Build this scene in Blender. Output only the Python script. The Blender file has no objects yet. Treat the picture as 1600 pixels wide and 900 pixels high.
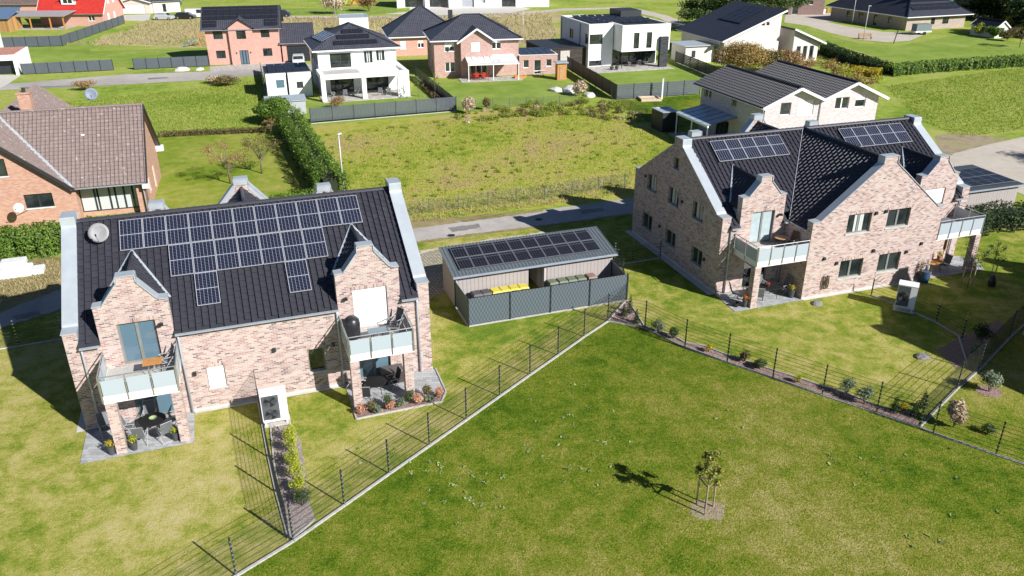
import bpy, math, random
import numpy as np
from mathutils import Vector, Matrix
from mathutils.geometry import tessellate_polygon
import bmesh
random.seed(7); rng = np.random.default_rng(7)
sc = bpy.context.scene
C = sc.collection
R = math.radians

# ------------------------------------------------------------------ camera
CF, CP, CR, CH = 1258.862, 0.4354, -0.0023, 21.4012      # focal (px of a 1600 wide picture), pitch down, roll, height
cam_d = bpy.data.cameras.new('camera'); cam = bpy.data.objects.new('camera', cam_d); C.objects.link(cam)
cam_d.sensor_width = 36; cam_d.lens = CF*36/1600; cam_d.clip_end = 6000; cam_d.clip_start = .5
_r, _u, _f = Vector((1,0,0)), Vector((0,math.sin(CP),math.cos(CP))), Vector((0,math.cos(CP),-math.sin(CP)))
rr = _r*math.cos(CR)-_u*math.sin(CR)*-1; uu = _u*math.cos(CR)-_r*math.sin(CR)
rr = _r*math.cos(CR)+_u*math.sin(CR); 
M = Matrix((rr, uu, -_f)).transposed().to_4x4(); M.translation = (0,0,CH)
cam.matrix_world = M
sc.camera = cam
def G(px, py, z=0.):
    "world point at height z under pixel (px,py) of the 1600x900 photograph"
    du, dv = px-800, py-450; c, s = math.cos(CR), math.sin(CR)
    a = c*du+s*dv; b = -s*du+c*dv
    cp, sp = math.cos(CP), math.sin(CP)
    d = Vector((a/CF, cp-b/CF*sp, -sp-b/CF*cp))
    t = (z-CH)/d.z
    return Vector((0,0,CH))+d*t
# ------------------------------------------------------------------ light
EL, AZ = R(32.3), R(141.6)                                # elevation, direction the shadows fall
w = bpy.data.worlds.new('World'); sc.world = w; w.use_nodes = True
nt = w.node_tree; bg = nt.nodes['Background']; sky = nt.nodes.new('ShaderNodeTexSky')
sky.sky_type = 'NISHITA'; sky.sun_disc = False; sky.sun_elevation = EL
sky.sun_rotation = math.atan2(-math.cos(AZ), -math.sin(AZ)); sky.altitude = 50; sky.air_density = .8; sky.dust_density = .2; sky.ozone_density = 5.
nt.links.new(sky.outputs[0], bg.inputs[0]); bg.inputs[1].default_value = .05
sl = bpy.data.lights.new('sun', 'SUN'); sl.energy = 5.; sl.angle = R(.53); sl.color = (1., .965, .92)
so = bpy.data.objects.new('sun', sl); C.objects.link(so)
so.rotation_euler = Vector((math.cos(EL)*math.cos(AZ), math.cos(EL)*math.sin(AZ), -math.sin(EL))).to_track_quat('-Z','Y').to_euler()
so.location = (30,-30,60)
sc.view_settings.view_transform = 'Standard'; sc.view_settings.look = 'None'
sc.view_settings.exposure = .62; sc.view_settings.gamma = 1
sc.cycles.max_bounces = 6

# ------------------------------------------------------------------ materials
class N:
    "tiny node graph helper"
    def __init__(s, name):
        s.m = bpy.data.materials.new(name); s.m.use_nodes = True; s.t = s.m.node_tree
        s.b = s.t.nodes['Principled BSDF']
    def n(s, typ, _in=None, **kw):
        x = s.t.nodes.new('ShaderNode'+typ)
        for k, v in kw.items(): setattr(x, k, v)
        for k, v in (_in or {}).items(): s.set(x, k, v)
        return x
    def set(s, x, k, v):
        i = x.inputs[k]
        if isinstance(v, bpy.types.NodeSocket): s.t.links.new(v, i)
        elif isinstance(v, bpy.types.Node): s.t.links.new(v.outputs[0], i)
        else: i.default_value = v
    def math(s, op, a, b=0., c=0.):
        x = s.n('Math', operation=op); s.set(x,0,a); s.set(x,1,b); s.set(x,2,c); return x.outputs[0]
    def mix(s, f, a, b):
        x = s.n('Mix', data_type='RGBA'); s.set(x,0,f)
        s.set(x,6,a if not isinstance(a,tuple) else (*a[:3],1)); s.set(x,7,b if not isinstance(b,tuple) else (*b[:3],1))
        return x.outputs[2]
    def ramp(s, f, stops, interp='LINEAR'):
        x = s.n('ValToRGB'); s.set(x,0,f); e = x.color_ramp; e.interpolation = interp
        while len(e.elements) < len(stops): e.elements.new(.5)
        for el, (p, c) in zip(e.elements, stops):
            el.position = p; el.color = (*c,1) if isinstance(c,(tuple,list)) else (c,c,c,1)
        return x.outputs[0]
    def noise(s, vec, scale, detail=3., rough=.55, dist=0.):
        x = s.n('TexNoise', {'Scale':scale,'Detail':detail,'Roughness':rough,'Distortion':dist})
        if vec is not None: s.set(x,'Vector',vec)
        return x.outputs[0]
    def uv(s): return s.n('UVMap').outputs[0]
    def pos(s): return s.n('NewGeometry').outputs['Position']
    def obj(s): return s.n('TexCoord').outputs['Object']
    def bump(s, h, strength=.3, dist=.02):
        x = s.n('Bump', {'Height':h,'Strength':strength,'Distance':dist}); s.set(s.b,'Normal',x.outputs[0])
    def fin(s, col=None, rough=None, metal=None, spec=None):
        if col is not None: s.set(s.b,'Base Color',(*col,1) if isinstance(col,tuple) else col)
        if rough is not None: s.set(s.b,'Roughness',rough)
        if metal is not None: s.set(s.b,'Metallic',metal)
        if spec is not None: s.set(s.b,'Specular IOR Level',spec)
        return s.m
def plain(name, col, rough=.6, metal=0., spec=.5, var=.12, sc_=3.):
    "flat colour with weathering noise"
    g = N(name); f = g.noise(g.pos(), sc_, 5, .6)
    lo = tuple(c*(1-var) for c in col); hi = tuple(min(1,c*(1+var)) for c in col)
    return g.fin(g.ramp(f, [(.3,lo),(.7,hi)]), rough, metal, spec)
def brick_mat(name, palette, mortar, bw=.25, bh=.0833, mw=.012, bump=.35, soldier=False):
    g = N(name); sep = g.n('SeparateXYZ', {0:g.uv()}); u, v = sep.outputs[0], sep.outputs[1]
    if soldier: bw, bh = .0833, .24
    vr = g.math('DIVIDE', v, bh); row = g.math('FLOOR', vr)
    off = g.math('MULTIPLY', g.math('MODULO', g.math('ABSOLUTE',row), 2.), 0. if soldier else .5)
    ur = g.math('ADD', g.math('DIVIDE', u, bw), off); col = g.math('FLOOR', ur)
    fu = g.math('FRACT', ur); fv = g.math('FRACT', vr)
    du = g.math('MULTIPLY', g.math('MINIMUM', fu, g.math('SUBTRACT',1.,fu)), bw)
    dv = g.math('MULTIPLY', g.math('MINIMUM', fv, g.math('SUBTRACT',1.,fv)), bh)
    d = g.math('MINIMUM', du, dv)
    mask = g.math('MULTIPLY', g.math('SUBTRACT', d, mw*.35), 1/(mw*.3)); 
    cl = g.n('Clamp', {0:mask}).outputs[0]
    cmb = g.n('CombineXYZ', {0:col,1:row})
    wn = g.n('TexWhiteNoise', {'Vector':cmb.outputs[0]}, noise_dimensions='2D')
    bc = g.ramp(wn.outputs[0], palette, 'CONSTANT')
    gr = g.noise(g.uv(), 30, 3); bc2 = g.mix(g.math('MULTIPLY',gr,.35), bc, tuple(c*.55 for c in palette[0][1]))
    big = g.noise(g.pos(), .6, 4)
    mc = g.mix(big, tuple(c*.8 for c in mortar), mortar)
    g.bump(cl, bump, .006)
    return g.fin(g.mix(cl, mc, bc2), .85, 0, .3)
PAL_A = [(0, (0.44, 0.325, 0.285)), (0.16, (0.51, 0.395, 0.345)), (0.34, (0.38, 0.225, 0.19)), (0.5, (0.54, 0.435, 0.38)), (0.66, (0.27, 0.17, 0.16)), (0.76, (0.43, 0.27, 0.23)), (0.88, (0.14, 0.095, 0.105)), (0.94, (0.49, 0.375, 0.335))]
BRICK = brick_mat('mixed_facing_brick', PAL_A, (.57,.53,.51), mw=.019)
SOLD = brick_mat('mixed_soldier_brick', PAL_A, (.60,.55,.53), soldier=True, mw=.011)
BRICK_LEFT = brick_mat('orange_facing_brick', [(0,(.50,.27,.185)),(.3,(.54,.31,.22)),(.6,(.46,.23,.155)),(.85,(.54,.34,.25))], (.52,.45,.40), mw=.010)
BRICK_PINK = brick_mat('salmon_brick', [(0,(.58,.31,.25)),(.4,(.62,.35,.28)),(.8,(.54,.27,.21))], (.60,.46,.40))
BRICK_RED = brick_mat('red_brown_brick', [(0,(.48,.29,.25)),(.4,(.54,.35,.30)),(.75,(.42,.24,.20))], (.56,.48,.44))
BRICK_GREY = brick_mat('pale_grey_beige_brick', [(0,(.58,.52,.53)),(.3,(.53,.47,.48)),(.55,(.63,.58,.59)),(.8,(.49,.43,.44))], (.62,.58,.59))
BRICK_BEIGE = brick_mat('cream_brick', [(0,(.70,.64,.61)),(.5,(.66,.60,.57)),(.8,(.73,.68,.65))], (.68,.64,.61))
BRICK_DARK = brick_mat('tan_brick', [(0,(.42,.34,.29)),(.5,(.36,.28,.24)),(.8,(.48,.40,.35))], (.42,.38,.34))
WHITE_R = plain('white_render', (.80,.80,.79), .85, var=.04, sc_=1.)
WHITE = plain('white_paint', (.80,.80,.80), .4, var=.03)
ZINC = plain('pale_zinc_coping', (.50,.55,.59), .42, .35, .5, .07, 1.5)
ZINCD = plain('grey_zinc_gutter', (.48,.52,.58), .4, .3, .5, .08)
DARK = plain('anthracite_metal', (.030,.034,.038), .5, .1)
DARKF = plain('anthracite_fence_paint', (.022,.028,.033), .5, .1)
GREYF = plain('grey_green_window_frame', (.20,.21,.19), .5)
WFRAME = plain('white_window_frame', (.75,.75,.75), .4, var=.03)
BLACK = plain('black_plastic', (.018,.018,.02), .45)
STEEL = plain('brushed_steel', (.55,.56,.57), .3, .8)
ALU = plain('pale_aluminium_frame', (.36,.37,.41), .45, .1, var=.03)
CONC = plain('concrete_kerb', (.42,.41,.39), .9, var=.2, sc_=6)
CONCP = plain('pale_concrete', (.52,.50,.46), .9, var=.12, sc_=2)
WOOD = plain('pine_wood', (.42,.25,.12), .7, var=.2)
WOODO = plain('orange_stained_wood', (.50,.23,.06), .6, var=.15)
SOIL = plain('bare_soil', (.22,.16,.12), .95, var=.3, sc_=8)
STAKE = plain('weathered_stake_wood', (.30,.23,.17), .85, var=.25)
BARK = plain('tree_bark', (.17,.13,.10), .9, var=.3, sc_=20)
CURT = plain('white_curtain', (.50,.53,.53), .9, var=.06, sc_=10)
RED = plain('red_paint', (.50,.04,.02), .5)
TERRA = plain('terracotta', (.48,.19,.10), .8)
def ground_mat(name, stops, bump=.5, big=.13, mid=1.1, fine=9., vf=38., aniso=None, wts=(.36,.30,.2,.22), grain=0., band=None):
    g = N(name); p = g.pos()
    a = g.noise(p, big, 4, .55, .4); b = g.noise(p, mid, 5, .6, .3); c = g.noise(p, fine, 4, .7); d = g.noise(p, vf, 2, .6)
    s = g.math('ADD', g.math('ADD', g.math('MULTIPLY',a,wts[0]), g.math('MULTIPLY',b,wts[1])), g.math('ADD', g.math('MULTIPLY',c,wts[2]), g.math('MULTIPLY',d,wts[3])))
    g.bump(g.math('ADD', c, d), bump, .07)
    if band:
        # worn and greener parts of a lawn: shifts the mix by the distance from one line
        (x0,y0),(nx,ny),w_,amt=band; sep=g.n('SeparateXYZ',{0:p}); dd=g.math('ADD', g.math('MULTIPLY', g.math('SUBTRACT',sep.outputs[0],x0), nx), g.math('MULTIPLY', g.math('SUBTRACT',sep.outputs[1],y0), ny))
        mr=g.n('MapRange',{0:dd,1:0.,2:w_,3:-amt,4:amt*.8}); s=g.math('ADD', s, mr.outputs[0])
    col=g.ramp(s, stops)
    if grain:
        k=g.noise(p, 24., 3, .75); k=g.n('MapRange',{0:k,1:.3,2:.7,3:1-grain,4:1+grain}); vm=g.n('VectorMath',operation='SCALE'); g.set(vm,0,col); g.set(vm,'Scale',k.outputs[0]); col=vm.outputs[0]
    return g.fin(col, .95, 0, .1)
LAWN = ground_mat('dry_mown_lawn', [(.41,(.11,.18,.018)),(.455,(.185,.235,.028)),(.49,(.27,.28,.05)),(.535,(.375,.345,.105)),(.62,(.49,.42,.20))], fine=5., vf=15., wts=(.34,.32,.16,.18), grain=.30, band=((3.,0.),(-1.,0.),26.,.022))
LAWN_G = ground_mat('green_mown_lawn', [(.40,(.036,.085,.003)),(.45,(.080,.145,.007)),(.49,(.140,.186,.014)),(.54,(.22,.222,.036)),(.62,(.35,.31,.11))], fine=5., vf=15., wts=(.28,.26,.20,.26), grain=.45, band=((-9.7,21.4),(.795,-.607),11.,.028))
LUSH = ground_mat('lush_garden_lawn', [(.38,(.12,.205,.025)),(.5,(.185,.275,.042)),(.62,(.27,.34,.075))], mid=.5)  # greens lightened to stand in for distance haze
MEADOW = ground_mat('rough_meadow', [(.40,(.07,.14,.010)),(.455,(.17,.25,.022)),(.50,(.29,.33,.042)),(.55,(.40,.38,.08)),(.62,(.40,.29,.14))], 1., .10, .8, 2.6, 10.)
MEADOW_G = ground_mat('green_field', [(.40,(.08,.16,.014)),(.46,(.16,.25,.028)),(.53,(.27,.35,.055)),(.62,(.38,.38,.11))], 1., .09, .8, 2.6, 10.)  # paler, yellower greens: distance haze put into the colour here too
DRYG = ground_mat('straw_coloured_grass', [(.38,(.16,.21,.05)),(.45,(.30,.31,.10)),(.52,(.46,.41,.20)),(.62,(.36,.26,.15))], .8, .06, .5, 3., 15.)
VERGE = ground_mat('sparse_verge', [(.36,(.12,.13,.03)),(.48,(.23,.2,.08)),(.58,(.33,.27,.14)),(.7,(.40,.33,.22))], .6, .3, 1.5, 8, 30)
ASPH = ground_mat('worn_asphalt', [(.38,(.29,.27,.25)),(.5,(.38,.355,.33)),(.60,(.46,.43,.40))], .15, .12, 1.2, 20, 60, wts=(.5,.25,.15,.12))
SAND = ground_mat('sandy_gravel_road', [(.36,(.36,.31,.26)),(.5,(.46,.41,.35)),(.62,(.54,.49,.42))], .3, .12, 1.2, 14, 50)
DIRT = ground_mat('bare_muddy_earth', [(.38,(.12,.09,.055)),(.46,(.26,.20,.13)),(.54,(.40,.33,.23)),(.62,(.30,.30,.12))], .9, .3, 1.0, 5, 25)
MULCH = ground_mat('bark_and_pebble_mulch', [(.40,(.08,.05,.045)),(.47,(.26,.16,.14)),(.54,(.42,.30,.27)),(.62,(.60,.50,.46))], 1., .5, 3., 14, 34, wts=(.1,.1,.4,.42))
PEBBLE = ground_mat('pinkish_pebbles', [(.40,(.16,.11,.10)),(.47,(.36,.28,.26)),(.54,(.52,.44,.41)),(.62,(.66,.60,.56))], 1., .5, 3., 14, 34, wts=(.1,.1,.4,.42))
def paver_mat(name, col, w_=.2, h_=.2, joint=.012, var=.25):
    g = N(name); x = g.n('TexBrick', {'Vector':g.uv(),'Color1':(*[c*(1-var) for c in col],1),'Color2':(*[min(1,c*(1+var)) for c in col],1),'Mortar':(*[c*.4 for c in col],1),'Scale':1.,'Mortar Size':joint/2,'Brick Width':w_,'Row Height':h_})
    f = g.noise(g.pos(), 2., 5); g.bump(x.outputs[1], -.3, .01)
    return g.fin(g.mix(g.math('MULTIPLY',f,.5), x.outputs[0], tuple(c*.75 for c in col)), .85, 0, .3)
PAVE = paver_mat('grey_concrete_pavers', (.40,.41,.42), .3, .2)
PAVEG = paver_mat('grass_joint_pavers', (.42,.38,.28), .25, .25, .09)
GRAVEL = paver_mat('pale_paving', (.46,.44,.41), .4, .4)
TILE = None
def tile_mat(name, col, rough=.42, var=.25, spots=None):
    g = N(name); ri = g.n('NewGeometry').outputs['Random Per Island']
    f = g.noise(g.pos(), 4., 5); c = g.ramp(ri, [(0,tuple(x*(1-var) for x in col)),(1,tuple(x*(1+var) for x in col))])
    c = g.mix(g.math('MULTIPLY',f,.35), c, tuple(x*1.7 for x in col))
    if spots:
        sp = g.noise(g.pos(), 3.2, 6, .75); c = g.mix(g.ramp(sp,[(.585,0.),(.66,1.)]), c, spots)
    return g.fin(c, rough, 0, .5)
TILE = tile_mat('dark_engobed_roof_tile', (.036,.036,.046), .38, .14)
TILE_B = tile_mat('weathered_brown_roof_tile', (.195,.150,.138), .8, .10, (.46,.42,.40))
def flat_tile_mat(name, col, tw=.3, th=.36, rough=.5, dark=.35):
    "roof covering for far roofs whose tiles cannot be told apart"
    g = N(name); sep = g.n('SeparateXYZ', {0:g.uv()}); u, v = sep.outputs[0], sep.outputs[1]
    fu = g.math('FRACT', g.math('DIVIDE',u,tw)); fv = g.math('FRACT', g.math('DIVIDE',v,th))
    ju = g.math('GREATER_THAN', fu, .2); jv = g.math('GREATER_THAN', fv, .16)
    k = g.math('MULTIPLY', ju, jv); n_ = g.noise(g.pos(), 1.5, 5)
    base = g.ramp(n_, [(.3,tuple(c*.8 for c in col)),(.7,tuple(c*1.25 for c in col))])
    g.bump(g.math('ADD', fu, fv), .5, .03)
    return g.fin(g.mix(k, tuple(c*dark for c in col), base), rough, 0, .5)
ROOF_FAR = flat_tile_mat('charcoal_roof_tiles', (.066,.070,.090), rough=.5, dark=.22)
ROOF_FAR2 = flat_tile_mat('blue_black_roof_tiles', (.040,.043,.062), .35, .26, .5)
ROOF_TWIN = flat_tile_mat('grey_ribbed_roof_tiles', (.045,.048,.06), .3, .34, .42, .2)
ROOF_RED = flat_tile_mat('bright_red_roof_tiles', (.48,.035,.025), .3, .36, .5, .7)
ROOF_BRN = flat_tile_mat('brown_roof_tiles', (.17,.12,.11))
def wood_mat(name, col, bw=.19):
    g = N(name); sep = g.n('SeparateXYZ', {0:g.uv()}); u = sep.outputs[0]
    i = g.math('FLOOR', g.math('DIVIDE',u,bw)); wn = g.n('TexWhiteNoise', {'Vector':g.n('CombineXYZ',{0:i}).outputs[0]}, noise_dimensions='2D')
    st = g.n('Mapping', {'Vector':g.uv(),'Scale':(12,1,1)}); gr = g.noise(st.outputs[0], 3, 5)
    c = g.ramp(g.math('ADD', g.math('MULTIPLY',wn.outputs[0],.5), g.math('MULTIPLY',gr,.5)), [(.25,tuple(x*.7 for x in col)),(.75,tuple(min(1,x*1.25) for x in col))])
    return g.fin(c, .85, 0, .2)
LARCH = wood_mat('silvered_larch_boards', (.38,.345,.33))
def solar_mat(name, col=(.006,.008,.024), line=(.28,.30,.36), nx=6, ny=20, w_=1.0, h_=1.83, lw=.0065, lh=.005, strength=1.):
    g = N(name); sep = g.n('SeparateXYZ', {0:g.uv()}); u, v = sep.outputs[0], sep.outputs[1]
    cw, ch = w_/nx, h_/ny
    fu = g.math('MULTIPLY', g.math('FRACT', g.math('DIVIDE',u,cw)), cw); fv = g.math('MULTIPLY', g.math('FRACT', g.math('DIVIDE',v,ch)), ch)
    a = g.math('LESS_THAN', fu, lw*2); b = g.math('LESS_THAN', fv, lh*2)
    mid = g.math('LESS_THAN', g.math('ABSOLUTE', g.math('SUBTRACT', v, h_/2)), .022)
    k = g.math('MAXIMUM', g.math('MAXIMUM', a, g.math('MULTIPLY',b,.45)), mid)
    return g.fin(g.mix(g.math('MULTIPLY',k,strength), col, line), .12, 0, .22)
SOLAR = solar_mat('blue_black_solar_cells')
SOLAR_K = solar_mat('black_solar_cells', (.010,.011,.018), (.12,.13,.15), strength=.7)
g = N('dark_window_glass'); g.n_ = g.noise(g.pos(), .9, 2); GLASS = g.fin(g.ramp(g.n_, [(.4,(.012,.018,.018)),(.6,(.035,.045,.045))]), .04, 0, .9)
g = N('frosted_balcony_glass'); FROST = g.fin((.38,.44,.48), .35, 0, .4)
g = N('sky_tinted_window_glass'); GLASSB = g.fin((.10,.17,.22), .05, 0, .9)
def leaf_mat(name, stops, trans=.25):
    g = N(name); ri = g.n('NewGeometry').outputs['Random Per Island']; n_ = g.noise(g.pos(), 1.6, 3)
    f = g.math('ADD', g.math('MULTIPLY',ri,.6), g.math('MULTIPLY',n_,.4))
    col = g.ramp(f, stops); g.fin(col, .55, 0, .35)
    tr = g.n('BsdfTranslucent', {'Color':col}); mx = g.n('MixShader', {0:trans}); g.t.links.new(g.b.outputs[0], mx.inputs[1]); g.t.links.new(tr.outputs[0], mx.inputs[2])
    g.t.links.new(mx.outputs[0], g.t.nodes['Material Output'].inputs[0]); return g.m
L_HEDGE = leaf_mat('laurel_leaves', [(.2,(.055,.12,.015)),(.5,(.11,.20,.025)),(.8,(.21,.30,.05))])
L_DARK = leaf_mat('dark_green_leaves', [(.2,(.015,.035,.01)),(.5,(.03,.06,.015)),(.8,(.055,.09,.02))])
L_YEL = leaf_mat('yellow_green_leaves', [(.2,(.18,.26,.015)),(.5,(.36,.42,.025)),(.8,(.52,.50,.06))])
L_GOLD = leaf_mat('golden_leaves', [(.2,(.35,.28,.02)),(.6,(.55,.45,.03)),(.9,(.65,.52,.08))])
L_OLIVE = leaf_mat('olive_brown_leaves', [(.2,(.07,.07,.02)),(.5,(.15,.13,.04)),(.8,(.26,.18,.08))])
L_AUT = leaf_mat('autumn_leaves', [(.2,(.20,.11,.05)),(.5,(.34,.20,.09)),(.8,(.42,.32,.14))])
L_GREY = leaf_mat('silver_green_leaves', [(.2,(.10,.14,.08)),(.5,(.18,.23,.14)),(.8,(.30,.34,.24))])
L_MID = leaf_mat('mid_green_leaves', [(.2,(.04,.075,.02)),(.5,(.075,.12,.03)),(.8,(.13,.17,.05))])
L_PINK = leaf_mat('pink_flower_heads', [(.2,(.45,.18,.12)),(.5,(.62,.30,.20)),(.8,(.68,.48,.30))])
L_STRAW = leaf_mat('straw_plumes', [(.2,(.38,.28,.18)),(.5,(.55,.44,.30)),(.8,(.70,.60,.45))])
L_ORA = leaf_mat('orange_flowers', [(.2,(.50,.12,.03)),(.6,(.65,.25,.05)),(.9,(.6,.4,.1))])
L_RED = leaf_mat('red_flowers', [(.2,(.5,.05,.04)),(.7,(.65,.12,.08))])
L_GRASS = leaf_mat('grass_blades', [(.2,(.14,.22,.02)),(.5,(.27,.35,.04)),(.8,(.45,.44,.12))], .45)
L_BLADE = leaf_mat('mown_grass_blades', [(.2,(.06,.12,.006)),(.5,(.14,.20,.012)),(.8,(.30,.30,.06))], .35)
L_GRASSD = leaf_mat('straw_grass_blades', [(.2,(.30,.30,.11)),(.5,(.48,.42,.22)),(.8,(.52,.38,.24))], .45)

# ------------------------------------------------------------------ object helpers
def link(name, data=None, parent=None, loc=None, rot=None, mw=None):
    o = bpy.data.objects.new(name, data); C.objects.link(o)
    if parent is not None: o.parent = parent
    if mw is not None: o.matrix_local = mw
    if loc is not None: o.location = loc
    if rot is not None: o.rotation_euler = rot
    return o
def tag(o, label, cat, group=None, kind=None):
    o['label'] = label; o['category'] = cat
    if group: o['group'] = group
    if kind: o['kind'] = kind
    return o
def thing(name, label, cat, loc=(0,0,0), rz=0., group=None):
    o = link(name, None, None, Vector(loc), (0,0,rz)); return tag(o, label, cat, group)
def children(o): return [c for c in bpy.data.objects if c.parent == o]
def copy_tree(o, loc, rz, label=None, parent=None, scale=None):
    kids = {}
    for x in C.objects: 
        if x.parent: kids.setdefault(x.parent.name, []).append(x)
    def rec(s, p):
        c = s.copy(); C.objects.link(c); c.parent = p
        for k in kids.get(s.name, []): rec(k, c)
        return c
    c = rec(o, parent); c.location = loc; c.rotation_euler = (0,0,rz)
    if scale: c.scale = scale
    if label: c['label'] = label
    return c
def newmesh(name, V, F, mats, mi=None, uv=True, smooth=False):
    me = bpy.data.meshes.new(name); me.from_pydata([tuple(v) for v in V], [], F)
    for m in (mats if isinstance(mats,(list,tuple)) else [mats]): me.materials.append(m)
    if mi is not None: me.polygons.foreach_set('material_index', mi)
    if smooth: me.polygons.foreach_set('use_smooth', [True]*len(F))
    if uv: boxuv(me)
    me.update(); return me
def boxuv(me):
    nv, nl, npo = len(me.vertices), len(me.loops), len(me.polygons)
    if not npo: return
    co = np.empty(nv*3); me.vertices.foreach_get('co', co); co = co.reshape(-1,3)
    li = np.empty(nl, int); me.loops.foreach_get('vertex_index', li)
    nr = np.empty(npo*3); me.polygons.foreach_get('normal', nr); nr = nr.reshape(-1,3)
    lt = np.empty(npo, int); me.polygons.foreach_get('loop_total', lt)
    n = np.repeat(nr, lt, axis=0)
    # keep a consistent sign so that neighbouring faces share one pattern
    dom = np.argmax(np.abs(n[:,:2]), axis=1); sg = np.where(n[np.arange(len(n)),dom] < 0, -1., 1.)
    t = np.stack([-n[:,1],n[:,0],0*n[:,0]],1)*sg[:,None]; L = np.linalg.norm(t, axis=1)
    flat = L < .02; t[flat] = (1,0,0); L[flat] = 1; t /= L[:,None]
    b = np.cross(n, t); b = np.where((b[:,2] < 0)[:,None], -b, b); b[flat] = (0,1,0)
    p = co[li]; uv = np.stack([(p*t).sum(1), (p*b).sum(1)], 1)
    l = me.uv_layers.new(name='UVMap'); l.data.foreach_set('uv', uv.ravel())
class MB:
    def __init__(s): s.v=[]; s.f=[]; s.m=[]
    def poly(s, pts, m=0):
        n=len(s.v); s.v += [tuple(p) for p in pts]; s.f.append(tuple(range(n,n+len(pts)))); s.m.append(m); return s
    def box(s, x0,x1,y0,y1,z0,z1, m=0):
        n=len(s.v); s.v += [(x,y,z) for z in (z0,z1) for y in (y0,y1) for x in (x0,x1)]
        for q in ((0,2,3,1),(4,5,7,6),(0,1,5,4),(2,6,7,3),(0,4,6,2),(1,3,7,5)): s.f.append(tuple(n+i for i in q)); s.m.append(m)
        return s
    def tris(s, V, F, m=0):
        n=len(s.v); s.v += [tuple(p) for p in V]
        for f in F: s.f.append(tuple(n+i for i in f)); s.m.append(m)
        return s
    def bar(s, p, q, w=.05, h=None, m=0, up=(0,0,1)):
        "beam from p to q with a rectangular section w (sideways) x h"
        p, q = Vector(p), Vector(q); h = h or w; d=(q-p).normalized(); u=Vector(up)
        if abs(d.dot(u))>.97: u=Vector((1,0,0))
        sd=d.cross(u).normalized()*w/2; uu_=sd.cross(d).normalized()*h/2
        V=[a+x*sd+y*uu_ for a in (p,q) for x,y in ((-1,-1),(1,-1),(1,1),(-1,1))]
        return s.tris(V, [(3,2,1,0),(4,5,6,7),(0,1,5,4),(1,2,6,5),(2,3,7,6),(3,0,4,7)], m)
    def tube(s, pts, r=.03, n=8, m=0, r1=None):
        pts=[Vector(p) for p in pts]; k=len(pts); V=[]; F=[]
        for i,p in enumerate(pts):
            d=(pts[min(i+1,k-1)]-pts[max(i-1,0)]).normalized(); u=Vector((0,0,1)) if abs(d.z)<.9 else Vector((1,0,0))
            a=d.cross(u).normalized(); b=a.cross(d); rr_=r if r1 is None else r+(r1-r)*i/(k-1)
            V += [p+(a*math.cos(t)+b*math.sin(t))*rr_ for t in [2*math.pi*j/n for j in range(n)]]
        for i in range(k-1):
            for j in range(n): F.append((i*n+j, i*n+(j+1)%n, (i+1)*n+(j+1)%n, (i+1)*n+j))
        F.append(tuple(range(n))[::-1]); F.append(tuple((k-1)*n+j for j in range(n)))
        return s.tris(V,F,m)
    def lathe(s, prof, n=16, c=(0,0,0), m=0):
        "revolve (r,z) pairs round the vertical through c"
        V=[]; F=[]
        for r_,z in prof: V += [(c[0]+r_*math.cos(2*math.pi*j/n), c[1]+r_*math.sin(2*math.pi*j/n), c[2]+z) for j in range(n)]
        for i in range(len(prof)-1):
            for j in range(n): F.append((i*n+j, i*n+(j+1)%n, (i+1)*n+(j+1)%n, (i+1)*n+j))
        F.append(tuple(range(n))[::-1]); F.append(tuple((len(prof)-1)*n+j for j in range(n)))
        return s.tris(V,F,m)
    def prism(s, poly, P, d0, d1, m=0):
        "extrude a 2-D polygon (a,z) from depth d0 to d1; P(a,d,z) gives the point"
        n=len(poly); V=[P(a,d,z) for d in (d0,d1) for a,z in poly]
        F=[tuple(range(n)), tuple(range(2*n-1,n-1,-1))]+[(i,n+i,n+(i+1)%n,(i+1)%n) for i in range(n)]
        return s.tris(V,F,m)
    def mesh(s, name, mats, smooth=False, uv=True):
        return newmesh(name, s.v, s.f, mats, s.m, uv, smooth)
    def build(s, name, mats, parent=None, smooth=False, loc=None, rot=None, mw=None, fix=True):
        me = s.mesh(name, mats, smooth)
        if fix:
            b=bmesh.new(); b.from_mesh(me); bmesh.ops.recalc_face_normals(b, faces=b.faces); b.to_mesh(me); b.free()
        return link(name, me, parent, loc, rot, mw)
def PF(a,d,z): return (a,d,z)              # wall plane along local x, depth along y
def PS(a,d,z): return (d,a,z)              # wall plane along local y, depth along x
def PB(D): return lambda a,d,z: (a,D-d,z)
def PR(L): return lambda a,d,z: (L-d,a,z)
def wall(mb, outer, holes, P, T=.45, m=0, rev=None):
    "solid wall with real openings: tessellated faces back and front, reveals between"
    loops=[[Vector((a,z,0)) for a,z in outer]]
    hp=[[(a0,z0),(a0,z1),(a1,z1),(a1,z0)] for a0,a1,z0,z1 in holes]
    loops += [[Vector((a,z,0)) for a,z in h] for h in hp]
    flat=[p for l in loops for p in l]; tr=tessellate_polygon(loops)
    for d in (0,T):
        mb.tris([P(p.x,d,p.y) for p in flat], [tuple(t) for t in tr], m)
    for l in [outer]+hp:
        n=len(l)
        for i in range(n):
            a,b=l[i],l[(i+1)%n]; mb.poly([P(a[0],0,a[1]),P(b[0],0,b[1]),P(b[0],T,b[1]),P(a[0],T,a[1])], m)
_wm={}
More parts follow.
